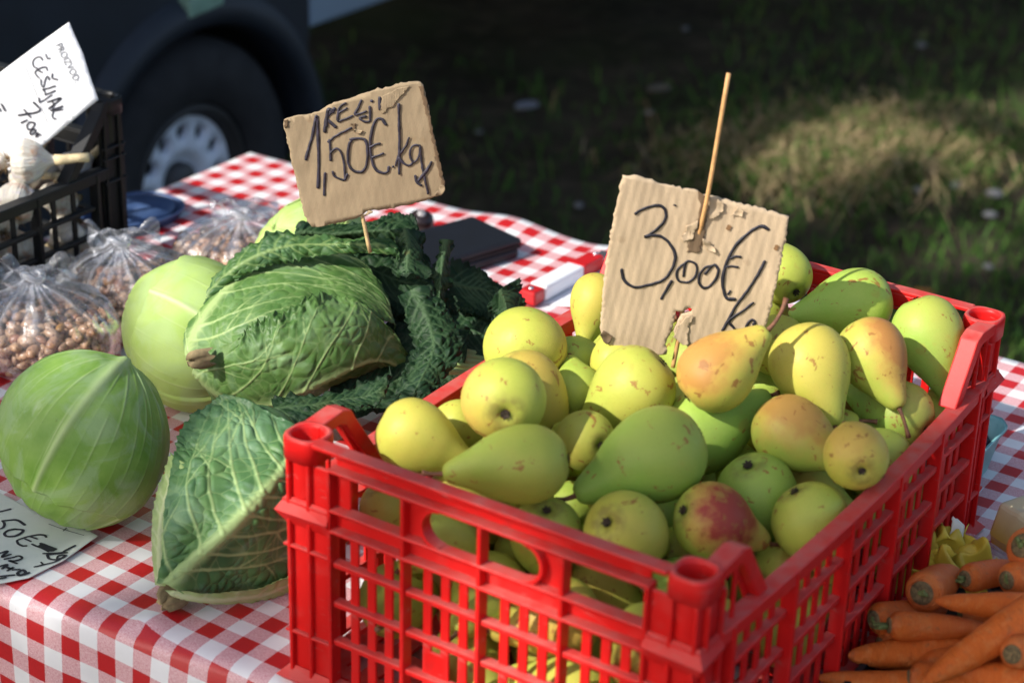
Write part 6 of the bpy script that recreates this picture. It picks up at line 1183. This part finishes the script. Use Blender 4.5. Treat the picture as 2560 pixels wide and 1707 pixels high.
def bean_bag(label, c, rx, ry, h, seed, fill, where, count, lean=(0, 0)):
    c = np.array(c); root = thing('bean_bag', label, 'bag', (c[0], c[1], c[2]), 'knotted bags of beans'); g = np.random.default_rng(seed)
    # profile of the filled bag, shoulder gathered to a knot
    hs = np.array([0, .00, .12, .30, .52, .72, .86, .94, 1.0]); rs = np.array([.02, .85, 1.0, 1.03, 1.0, .86, .55, .24, .10])
    u = np.linspace(0, 1, 76); s = np.linspace(0, 1, 9)
    z = np.interp(u, s, hs); r = np.interp(u, s, rs)
    for _ in range(5):
        r[1:-1] = (r[:-2] + 2 * r[1:-1] + r[2:]) / 4; z[1:-1] = (z[:-2] + 2 * z[1:-1] + z[2:]) / 4
    a = np.linspace(0, 2 * math.pi, 190, endpoint=False)
    cs = np.stack([np.cos(a), np.sin(a)], -1)
    pl = sum(np.sin(k * a + g.uniform(0, 6.28)) * w for k, w in ((9, .5), (14, .6), (23, .5), (31, .35)))
    gath = np.clip((z - .42) / .5, 0, 1)
    Rr = r[:, None] * (1 + .05 * wavy(np.concatenate([np.repeat(cs[None], 76, 0), z[:, None, None].repeat(190, 1) * 2], -1), seed, 1.1, 3) * (1 - gath[:, None])) + pl[None] * (.060 * gath * np.minimum(1, r / .5 + .15))[:, None] * .9
    Z = np.repeat(z[:, None], 190, 1) * h
    X = Rr * np.cos(a) * rx + lean[0] * z[:, None] ** 2; Y = Rr * np.sin(a) * ry + lean[1] * z[:, None] ** 2
    P = np.stack([X, Y, Z], -1) + c + .0016 * np.stack([wavy(np.stack([X, Y, Z], -1) * 60, seed + i, .9, 3) for i in range(3)], -1); P[..., 2] = np.maximum(P[..., 2], TABLE_Z + .002)
    fold = np.clip((pl[None] - .25) / .8, 0, 1) * gath[:, None] + .55 * np.clip((z - .86) / .1, 0, 1)[:, None]
    mb = MB(); mb.grid(P, closed_v=True); mb.att['fold'] = np.clip(fold, 0, 1)
    bag = mb.build('bag_film', M['film'], root)
    # knot and the two loose ears
    kc = c + np.array([lean[0], lean[1], h]); mb = MB(); t = np.linspace(0, 2 * math.pi, 24)
    mb.tube([kc + np.array([.010 * math.cos(x), .007 * math.sin(x), .004 + .003 * math.sin(2 * x)]) for x in t], .0048, 9)
    mb.att['fold'] = np.full(len(mb.v), .9); mb.build('knot', M['film'], root)
    for s_, (ex, ey, ez) in ((1, (.045, .020, .006)), (-1, (-.035, -.004, .010))):
        mb = MB(); rows = []; fo = []
        for uu in np.linspace(0, 1, 20):
            wv = .006 + .014 * uu; base_ = kc + np.array([ex * uu, ey * uu, .006 + ez * uu - .008 * uu * uu])
            rows.append([base_ + np.array([-.25 * wv * v, .55 * wv * v, wv * v * .8 + .006 * math.sin(5 * v + 7 * uu + seed)]) + np.array([0, .007 * math.sin(9 * v + seed), 0]) * uu for v in np.linspace(-1, 1, 26)]); fo += [.25 + .3 * (1 - uu) + .35 * max(0, math.sin(9 * v + seed)) ** 3 for v in np.linspace(-1, 1, 26)]
        mb.grid(rows); mb.att['fold'] = fo; mb.build('bag_ear', M['film'], root)
    # beans lie against the film and in a heap up to the fill line
    pts = []; heap = []
    tries = 0
    while len(pts) < count and tries < 40000:
        tries += 1; zf_ = g.uniform(.03, fill); x = g.uniform(math.pi * .95, 2.12 * math.pi); rb = np.interp(zf_, z[8:], r[8:]) - .06
        top = g.random() < .45
        if top: zf_ = fill + g.uniform(-.03, .03); q = math.sqrt(g.random()); rb = rb * q; x = g.uniform(0, 6.28); zf_ += .10 * (1 - q)
        p = c + np.array([rb * math.cos(x) * rx * .96 + lean[0] * zf_ ** 2, rb * math.sin(x) * ry * .96 + lean[1] * zf_ ** 2, max(.006, zf_ * h)])
        if pts and min(np.sum((np.array(pts) - p) ** 2, 1)) < .0096 ** 2: continue
        pts.append(p)
    for p in pts:
        o = link('bean', BEAN, M['bean'], None, Vector(p)); o.rotation_euler = (g.uniform(-.6, .6), g.uniform(-.6, .6), g.uniform(0, 6.28)); k = g.uniform(.80, 1.18); o.scale = (k, k, k)
        tag(o, f'speckled brown bean inside {where}', 'bean', f'beans in {where}')
    mb = MB(); base_v = [tuple(v.co) for v in BEAN.vertices]; bf = [tuple(p.vertices) for p in BEAN.polygons]
    n = 0
    while n < 520:
        q = g.normal(size=3); q /= np.linalg.norm(q); rad = g.uniform(.25, .90); zf_ = g.uniform(.04, fill + .02); rb = (np.interp(zf_, z[8:], r[8:]) - .10) * math.sqrt(g.random())
        x = g.uniform(0, 6.28); p = c + np.array([rb * math.cos(x) * rx + lean[0] * zf_ ** 2, rb * math.sin(x) * ry + lean[1] * zf_ ** 2, max(.006, zf_ * h)])
        rt = Matrix.Rotation(g.uniform(0, 6.28), 3, Vector(q)); mb.add([np.array(rt @ Vector(v)) + p for v in base_v[::1]], bf); n += 1
    tag(mb.build('bean_filling', M['bean']), f'mass of speckled beans filling {where}', 'beans', kind='stuff')
bean_bag('tied clear bag of speckled beans nearest the front cabbage', W(-1.578, 1.468, .002), .086, .074, .098, 11, .52, 'the tied bag nearest the front cabbage', 112, (-.010, .0))
bean_bag('tied clear bag of speckled beans in the middle, beside the black crate', W(-1.560, 1.605, .002), .084, .072, .100, 22, .54, 'the middle tied bag', 100, (-.022, .0))
bean_bag('tied clear bag of speckled beans farthest back by the blue tray', W(-1.540, 1.758, .002), .085, .068, .092, 33, .56, 'the farthest tied bag', 84, (.004, .0))

# ================================================================== small things on the cloth
def blue_tray():
    c = W(-1.795, 1.842, -.002); root = thing('blue_tray', 'dark blue oval plastic tray beside the black crate', 'tray', c); mb = MB()
    m_ = plain('blue_plastic', (0.045, 0.085, 0.19), .4, .06, 8); a = np.linspace(0, 2 * math.pi, 60, endpoint=False); rows = []
    for r, z in ((.02, .004), (.80, .004), (.92, .006), (.97, .014), (1.0, .018), (1.03, .017), (1.03, .014), (.98, .012), (.92, .002), (.02, .0005)):
        rows.append([c + z * np.array([0, 0, 1]) + r * (.052 * math.copysign(abs(math.cos(x)) ** .7, math.cos(x)) * T + .068 * math.copysign(abs(math.sin(x)) ** .7, math.sin(x)) * N) for x in a])
    mb.grid(rows, closed_v=True); mb.f.append(tuple(range(60))); mb.build('basin', m_, root)
    mb = MB(); mb.lathe([(.001, .0455), (.7, .0455)], (0, 0, 0), (0, 0, 1), 60); mb.v = [tuple(c + np.array([0, 0, .0165]) + (x / 1.0 * .068) * T + (y / 1.0 * .089) * N) for x, y, z in mb.v]
    mb.build('lid', m_, root, solid=.0015)
blue_tray()
def rounded_slab(name, label, cat, cx, ex, ey, h, rad, mat, z0=.002, bev=.004, extra=None):
    root = thing(name, label, cat, cx); lx, ly = np.linalg.norm(ex), np.linalg.norm(ey); ux, uy = ex / lx, ey / ly; O = []
    for sx, sy, a0 in ((1, 1, 0), (-1, 1, 90), (-1, -1, 180), (1, -1, 270)):
        for a in np.linspace(a0, a0 + 90, 8): O.append((sx * (lx - rad) + rad * math.cos(R(a)), sy * (ly - rad) + rad * math.sin(R(a))))
    n = len(O); mb = MB(); B = [cx + x * ux + y * uy for x, y in O]; up = np.array([0, 0, 1.])
    mb.add([b + up * h for b in B] + list(B), [tuple(range(n)), tuple(reversed(range(n, 2 * n)))] + [(i, i + n, (i + 1) % n + n, (i + 1) % n) for i in range(n)])
    me = mb.mesh('cover', wloc(root), False); b = bmesh.new(); b.from_mesh(me); bmesh.ops.recalc_face_normals(b, faces=b.faces); b.to_mesh(me); b.free(); link('cover', me, mat, root, bevel=bev)
    return root
navy = plain('navy_leather', (0.003, 0.005, 0.010), .6, .2, 40)
A, Bq = W(-1.405, 2.073, 0), W(-1.308, 2.046, 0); ey = (Bq - A) / 2; ex = np.array(W(-1.36, 1.88, 0) - W(-1.308, 2.046, 0)) / 2
r_ = rounded_slab('wallet', 'dark navy flat case lying on the cloth behind the kale', 'case', (A + Bq) / 2 + ex + np.array([0, 0, .002]), ex, ey, .013, .012, navy)
cc = (A + Bq) / 2 + ex
mb = MB(); mb.box(cc + np.array([0, 0, .0175]), ex * .985, ey * .975, np.array([0, 0, .002])); mb.build('pages', plain('dark_edge', (.008, .008, .010), .8), r_, smooth=False)
mb = MB(); mb.box(cc + np.array([0, 0, .0245]), ex * 1.0, ey * 1.0, np.array([0, 0, .0045])); mb.build('flap', navy, r_, smooth=False, bevel=.004)
c = W(-1.462, 2.035, .016); root = thing('dark_cap', 'small dark round cap on the cloth left of the navy case', 'cap', c - np.array([0, 0, .014])); mb = MB()
mb.lathe([(.001, .016), (.010, .015), (.016, .010), (.018, 0), (.016, -.010), (.012, -.014)], c, (.1, -.3, 1), 24); mb.build('cap', plain('dark_cap', (.02, .012, .012), .3), root)
mb = MB(); mb.lathe([(.001, .0185), (.005, .018), (.006, .0155)], c, (.1, -.3, 1), 16); mb.build('button', plain('cap_button', (.35, .33, .33), .3), root)

def knife():
    a, b = W(-1.218, 1.925, .014), W(-1.211, 2.090, .014); d = (b - a) / np.linalg.norm(b - a); L = np.linalg.norm(b - a); s = np.cross((0, 0, 1), d)
    root = thing('folding_knife', 'white and red folding knife lying on a paper sheet behind the kale', 'knife', a - np.array([0, 0, .012])); wt = plain('white_handle', (.80, .82, .84), .3, .02); rd = plain('red_handle', (.50, .012, .015), .35, .1); sl = plain('knife_steel', (.5, .5, .52), .3, .1, 40, Metallic=.9)
    def seg(nm, u0, u1, w, h, mt, up=0): mb = MB(); mb.box(a + d * (u0 + u1) / 2 + np.array([0, 0, up]), d * (u1 - u0) / 2, s * w, np.array([0, 0, h])); mb.build(nm, mt, root, smooth=False, bevel=.003)
    seg('handle_scale', .018, L * .62, .0125, .0100, wt); seg('bolster', L * .621, L * .90, .0122, .0096, rd); seg('end_cap', -.006, .0175, .0118, .0092, rd); seg('blade', L * .901, L * 1.06, .009, .0014, sl, .002)
    for u in (.003, L * .88):
        mb = MB(); mb.lathe([(.0001, .012), (.0028, .0115), (.0034, .0095)], a + d * u, (0, 0, 1), 12); mb.build('rivet', sl, root)
knife()
o = sheet([(-.055, -.05), (.06, -.047), (.058, .055), (-.05, .052)], lambda p: .001 + .002 * math.sin(p[0] * 40), .0004, .012, .012).mesh('paper_sheet')
p = link('paper_sheet', o, M['paper'], None, Vector(W(-1.185, 1.995, .003))); p.rotation_euler = (0, 0, -.35); tag(p, 'blank white paper sheet under the folding knife', 'paper')

def punnet():
    tq = plain('turquoise_plastic', (.20, .47, .46), .4, .06, 30); root = thing('berry_punnet', 'turquoise plastic punnet standing behind the right wall of the crate', 'punnet', W(-.637, 1.82, 0))
    P = lambda t, n, z: W(-.637 + t, 1.82 + n, z)
    w, l = .049, .060; mb = MB(); rows = []
    for k, z in ((.80, .003), (.82, .004), (1.0, .053), (1.06, .055), (1.06, .050), (.98, .049), (.80, .006)):
        rows.append([P(w * k * math.copysign(min(1, abs(math.cos(a)) * 1.25), math.cos(a)), l * k * math.copysign(min(1, abs(math.sin(a)) * 1.25), math.sin(a)), z) for a in np.linspace(0, 2 * math.pi, 48, endpoint=False)])
    mb.grid(rows, closed_v=True); mb.f.append(tuple(range(48))); mb.build('tub', tq, root)
    mb = MB()
    for t in (-.03, 0, .03): mb.tube([P(t, -l * .85, .01), P(t, -l * 1.0, .048)], .0018, 6)
    mb.build('rib', tq, root)
    bl = plain('dark_berry', (.018, .012, .03), .4, .3, 50)
    me = None
    for i in range(22):
        c = P(rnd.uniform(-.036, .036), rnd.uniform(-.055, .055), 0.028 + rnd.uniform(-.008, .008))
        if me is None: b = MB(); b.lathe([(.0005, -.008), (.005, -.0068), (.008, -.001), (.0078, .003), (.005, .0068), (.003, .0062), (.0005, .0055)], (0, 0, 0), (0, 0, 1), 14); me = b.mesh('berry')
        o = link('berry', me, bl, None, Vector(c)); o.rotation_euler = (rnd.uniform(0, 3), rnd.uniform(0, 3), 0); tag(o, 'dark berry in the turquoise punnet', 'berry', 'berries in the punnet')
punnet()

# ================================================================== carrots
def carrot_mat():
    k = NT('carrot_skin'); o = k.obj(); sep = k.new('ShaderNodeSeparateXYZ'); k.lk(o, sep.inputs[0])
    mp = k.new('ShaderNodeMapping'); k.lk(o, mp.inputs[0]); mp.inputs['Scale'].default_value = (1.2, 1.2, 9); rings = k.noise(2.2, 4, mp.outputs[0])
    c = k.mix(k.rng(rings, .32, .7), (0.74, 0.170, 0.020), (0.64, 0.125, 0.014)); c = k.mix(k.rng(k.noise(2.0, 5, o), .5, .75), c, (0.74, 0.24, 0.06))
    c = k.mix(k.rng(k.noise(1.3, 6, o, .65, .5), .58, .72, 0, .6), c, (0.28, 0.12, 0.055)); c = k.mix(k.math('MULTIPLY', k.rng(sep.outputs['Z'], .25, -.1), .4), c, (0.24, 0.12, 0.06))
    k.col(c).set(Roughness=.5); k.b.inputs['Subsurface Weight'].default_value = .08; k.b.inputs['Subsurface Radius'].default_value = (.004, .0015, .0006); k.bump(rings, .5, .03); return k.m
M['carrot'] = carrot_mat(); M['carrot_top'] = plain('carrot_top', (.12, .15, .04), .7, .4, 3); M['carrot_crown'] = plain('carrot_crown', (.15, .105, .045), .9, .7, 5)
def carrot(c0, c1, r, label, bend=.0, top=1.0, seed=0, blunt=.45):
    """from the leafy end c0 to the tip c1"""
    a, b = np.array(c0), np.array(c1); L = np.linalg.norm(b - a); z = Vector(b - a).normalized(); x = z.orthogonal().normalized(); y = z.cross(x); m = Matrix((x, y, z)).transposed().to_4x4() @ Matrix.Scale(r, 4); m.translation = Vector(a)
    root = thing('carrot', label, 'carrot', group='loose carrots right of the crate', mat=m); l = L / r; g = np.random.default_rng(seed); mb = MB()
    u = np.array([0, .0, .02, .05, .10, .2, .35, .5, .65, .78, .88, .95, .99, 1.0]); rr = np.array([.02, .30, .62, .86, .98, 1.0, .95, .87, .76, .62, .46, .28, .12, .02]); rr[6:] = rr[6:] ** (1.0 if blunt < .5 else .75)
    uu = np.linspace(0, 1, 60); q = np.interp(uu, u, rr); q[1:-1] = (q[:-2] + 2 * q[1:-1] + q[2:]) / 4; an = np.linspace(0, 2 * math.pi, 26, endpoint=False)
    zz = uu * l; q = q * (1 + .03 * wavy(zz[:, None], seed, .9, 3)); Z = np.repeat(zz[:, None], 26, 1)
    X = q[:, None] * np.cos(an) + bend * l * .1 * np.sin(uu * math.pi)[:, None]; Y = q[:, None] * np.sin(an) + .2 * wavy(zz[:, None] * .15, seed + 1, 1, 2)[:, None] * np.sin(uu * math.pi)[:, None]
    mb.grid(np.stack([X, Y, Z], -1), closed_v=True); mb.f = [f[::-1] for f in mb.f]; mb.f.append(tuple(range(26))); link('root', mb.mesh('root'), M['carrot'], root)
    mb = MB(); mb.lathe([(.56, .07), (.52, .0), (.40, -.05), (.22, -.04), (.02, -.03)], (0, 0, 0), (0, 0, 1), 20); link('crown', mb.mesh('crown'), M['carrot_crown'], root)
    if top > 0:
        mb = MB(); g2 = random.Random(seed)
        for k in range(5):
            d = np.array([g2.uniform(-.14, .14), g2.uniform(-.14, .14), 0]); mb.tube([d, d * 1.5 + (0, 0, -.35 * top), d * 2 + np.array([g2.uniform(-.1, .1), 0, -.75 * top * g2.uniform(.6, 1)])], [.15, .12, .09], 7)
        link('leaf_stub', mb.mesh('leaf_stub'), M['carrot_top'], root)
shade_slab_c = (W(-.50, 1.40, 0))
root = rounded_slab('carrot_shade_slab', 'black shallow tray under the heap of carrots', 'tray', W(-.385, 1.42, .0015), T * .155, N * .20, .014, .02, M['black'], bev=.003)  # dark slab stands in for the shade on the cloth below the carrots
mb = MB()
for s in (-1, 1):
    mb.box(W(-.385 + s * .151, 1.42, .024), T * .003, N * .19, np.array([0, 0, .0085])); mb.box(W(-.385, 1.42 + s * .196, .024), T * .145, N * .003, np.array([0, 0, .0085]))
mb.build('shade_slab_rim', M['black'], root, smooth=False, bevel=.001)
carrot((.333, 1.490, .812), (.425, 1.497, .808), 0.0131, 'carrot lying level with pale green stub pointing left, in the middle of the heap', .0, 1.5, 1)
carrot((.366, 1.524, .824), (.415, 1.60, .80), 0.0193, 'fat carrot seen end on with a dark scarred crown, at the top left', .0, .15, 2)
carrot((.409, 1.552, .823), (.480, 1.60, .808), 0.0135, 'carrot with a green stub standing up, behind the fat end on carrot', .0, .9, 3)
carrot((.475, 1.484, .838), (.371, 1.497, .834), 0.0135, 'carrot with its thin tip pointing left above the level carrot', .1, .3, 4)
carrot((.470, 1.462, .866), (.348, 1.414, .803), 0.0171, 'long bright carrot running diagonally down to the left', .0, .3, 5)
carrot((.325, 1.518, .799), (.40, 1.56, .786), 0.0149, 'short carrot end peeping out at the far left of the heap', .0, .1, 6)
carrot((.405, 1.491, .786), (.299, 1.480, .786), 0.0158, 'blunt tipped carrot low at the left pointing towards the crate', .0, .3, 7, .9)
carrot((.418, 1.405, .842), (.49, 1.50, .80), 0.0144, 'carrot seen end on with an orange core at the right frame edge', .0, .0, 8)
carrot((.47, 1.430, .785), (.268, 1.458, .778), 0.0175, 'long carrot lying along the bottom edge of the picture', .1, .3, 9)
carrot((.455, 1.548, .862), (.52, 1.60, .80), 0.0203, 'thick carrot high at the right frame edge above the others', .0, .2, 10)
carrot((.440, 1.530, .836), (.50, 1.57, .825), 0.0153, 'carrot with two dark crown marks below the thick high carrot', .0, .15, 11)
for i, (a, b) in enumerate((((.345, 1.445, .787), (.44, 1.43, .79)), ((.33, 1.50, .782), (.42, 1.53, .784)), ((.43, 1.47, .815), (.50, 1.53, .81)), ((.46, 1.40, .815), (.38, 1.44, .80)), ((.36, 1.46, .785), (.46, 1.50, .785)), ((.50, 1.44, .80), (.40, 1.40, .79)), ((.41, 1.55, .785), (.52, 1.53, .785)), ((.52, 1.50, .81), (.45, 1.45, .80)), ((.47, 1.60, .79), (.56, 1.57, .80)), ((.36, 1.53, .785), (.45, 1.47, .785)))):
    carrot(a, b, .0165, 'carrot deep in the heap under the other carrots', .0, .2, 30 + i)

def wrapped_wedge():
    root = thing('wrapped_wedge', 'cream and yellow wedge wrapped in clear film behind the carrots', 'wedge', W(-.505, 1.70, 0)); k = NT('cream_flesh'); o = k.obj(); sep = k.new('ShaderNodeSeparateXYZ'); k.lk(o, sep.inputs[0])
    c = k.mix(k.rng(k.math('ADD', sep.outputs['Z'], k.math('MULTIPLY', k.noise(30, 3, o), .012)), .022, .055), (.66, .46, .05), (.70, .64, .40)); k.col(c).set(Roughness=.3); k.b.inputs['Coat Weight'].default_value = .8; k.b.inputs['Coat Roughness'].default_value = .12; k.bump(k.noise(120, 3, o), .3, .002)
    A_, B_ = W(-.520, 1.735, 0), W(-.415, 1.665, 0); d_ = (B_ - A_) / np.linalg.norm(B_ - A_); n_ = np.array([d_[1], -d_[0], 0.]); mb = MB(); prof = [(-.028, .004), (.030, .004), (.034, .020), (.026, .052), (-.010, .058), (-.030, .040)]
    n6 = len(prof); rows = [[A_ + d_ * u * .13 + n_ * x * (1 - .1 * u) + np.array([0, 0, z * (1 + .06 * math.sin(6 * u)) + .001 * math.sin(25 * u + 60 * x)]) for x, z in prof] for u in np.linspace(0, 1, 14)]
    mb.grid(rows, closed_v=True); mb.f.append(tuple(range(n6))); mb.f.append(tuple(13 * n6 + i for i in reversed(range(n6))))
    me = mb.mesh('flesh', wloc(root), False); b = bmesh.new(); b.from_mesh(me); bmesh.ops.recalc_face_normals(b, faces=b.faces); b.to_mesh(me); b.free(); link('flesh', me, k.m, root, bevel=.004)
    # crumpled film and a ruff of yellow paper in front of it
    mb = MB(); rows = []; fo = []
    for u in np.linspace(0, 1, 34):
        rows.append([W(-.575 + .17 * u, 1.585 + .075 * v + .02 * math.sin(3 * u), .012 + .014 * abs(math.sin(6 * u + 4 * v)) + .010 * math.sin(13 * v + 5 * u) ** 2) for v in np.linspace(0, 1, 26)]); fo += [.15 + .5 * max(0, math.sin(13 * v + 5 * u)) ** 3 for v in np.linspace(0, 1, 26)]
    mb.grid(rows); mb.att['fold'] = fo; tag(mb.build('plastic_film', M['film']), 'crumpled clear plastic film between wrapped wedge and carrots', 'film')
    yl = plain('yellow_paper', (.70, .55, .06), .5, .2, 30); rt = thing('yellow_tissue', 'frilly yellow tissue bunched against the red crate behind the carrots', 'tissue', W(-.555, 1.56, 0)); g = random.Random(5)
    for k_ in range(4):
        mb = MB(); rows = []; bx, bn = ((-.585, 1.60), (-.560, 1.585), (-.545, 1.615), (-.568, 1.63))[k_]
        for u in np.linspace(0, 1, 22):
            rows.append([W(bx + .070 * (v - .5) + .010 * math.sin(9 * u + 3 * k_), bn + .030 * (u - .5) + .006 * math.sin(11 * v + k_), .006 + .064 * u ** .8 * (.7 + .14 * math.sin(13 * v + 2 * k_) + .08 * math.sin(29 * v + k_)) + .004 * math.sin(17 * u + 21 * v)) for v in np.linspace(0, 1, 34)])
        mb.grid(rows); mb.build('fold', yl, rt, solid=.0004)
    wt = sheet([(-.008, 0), (.008, .002), (.010, .04), (-.002, .048)], lambda p: .003 * math.sin(p[1] * 60), .0006, .004, .004).mesh('white_label'); q = link('white_label', wt, plain('label_card', (.72, .70, .58), .5, .03), None, Vector((.424, 1.665, .768))); q.rotation_euler = (1.25, .1, .2); tag(q, 'small cream paper tab sticking up beside the yellow tissue', 'tab')
wrapped_wedge()

bpy.context.view_layer.update()
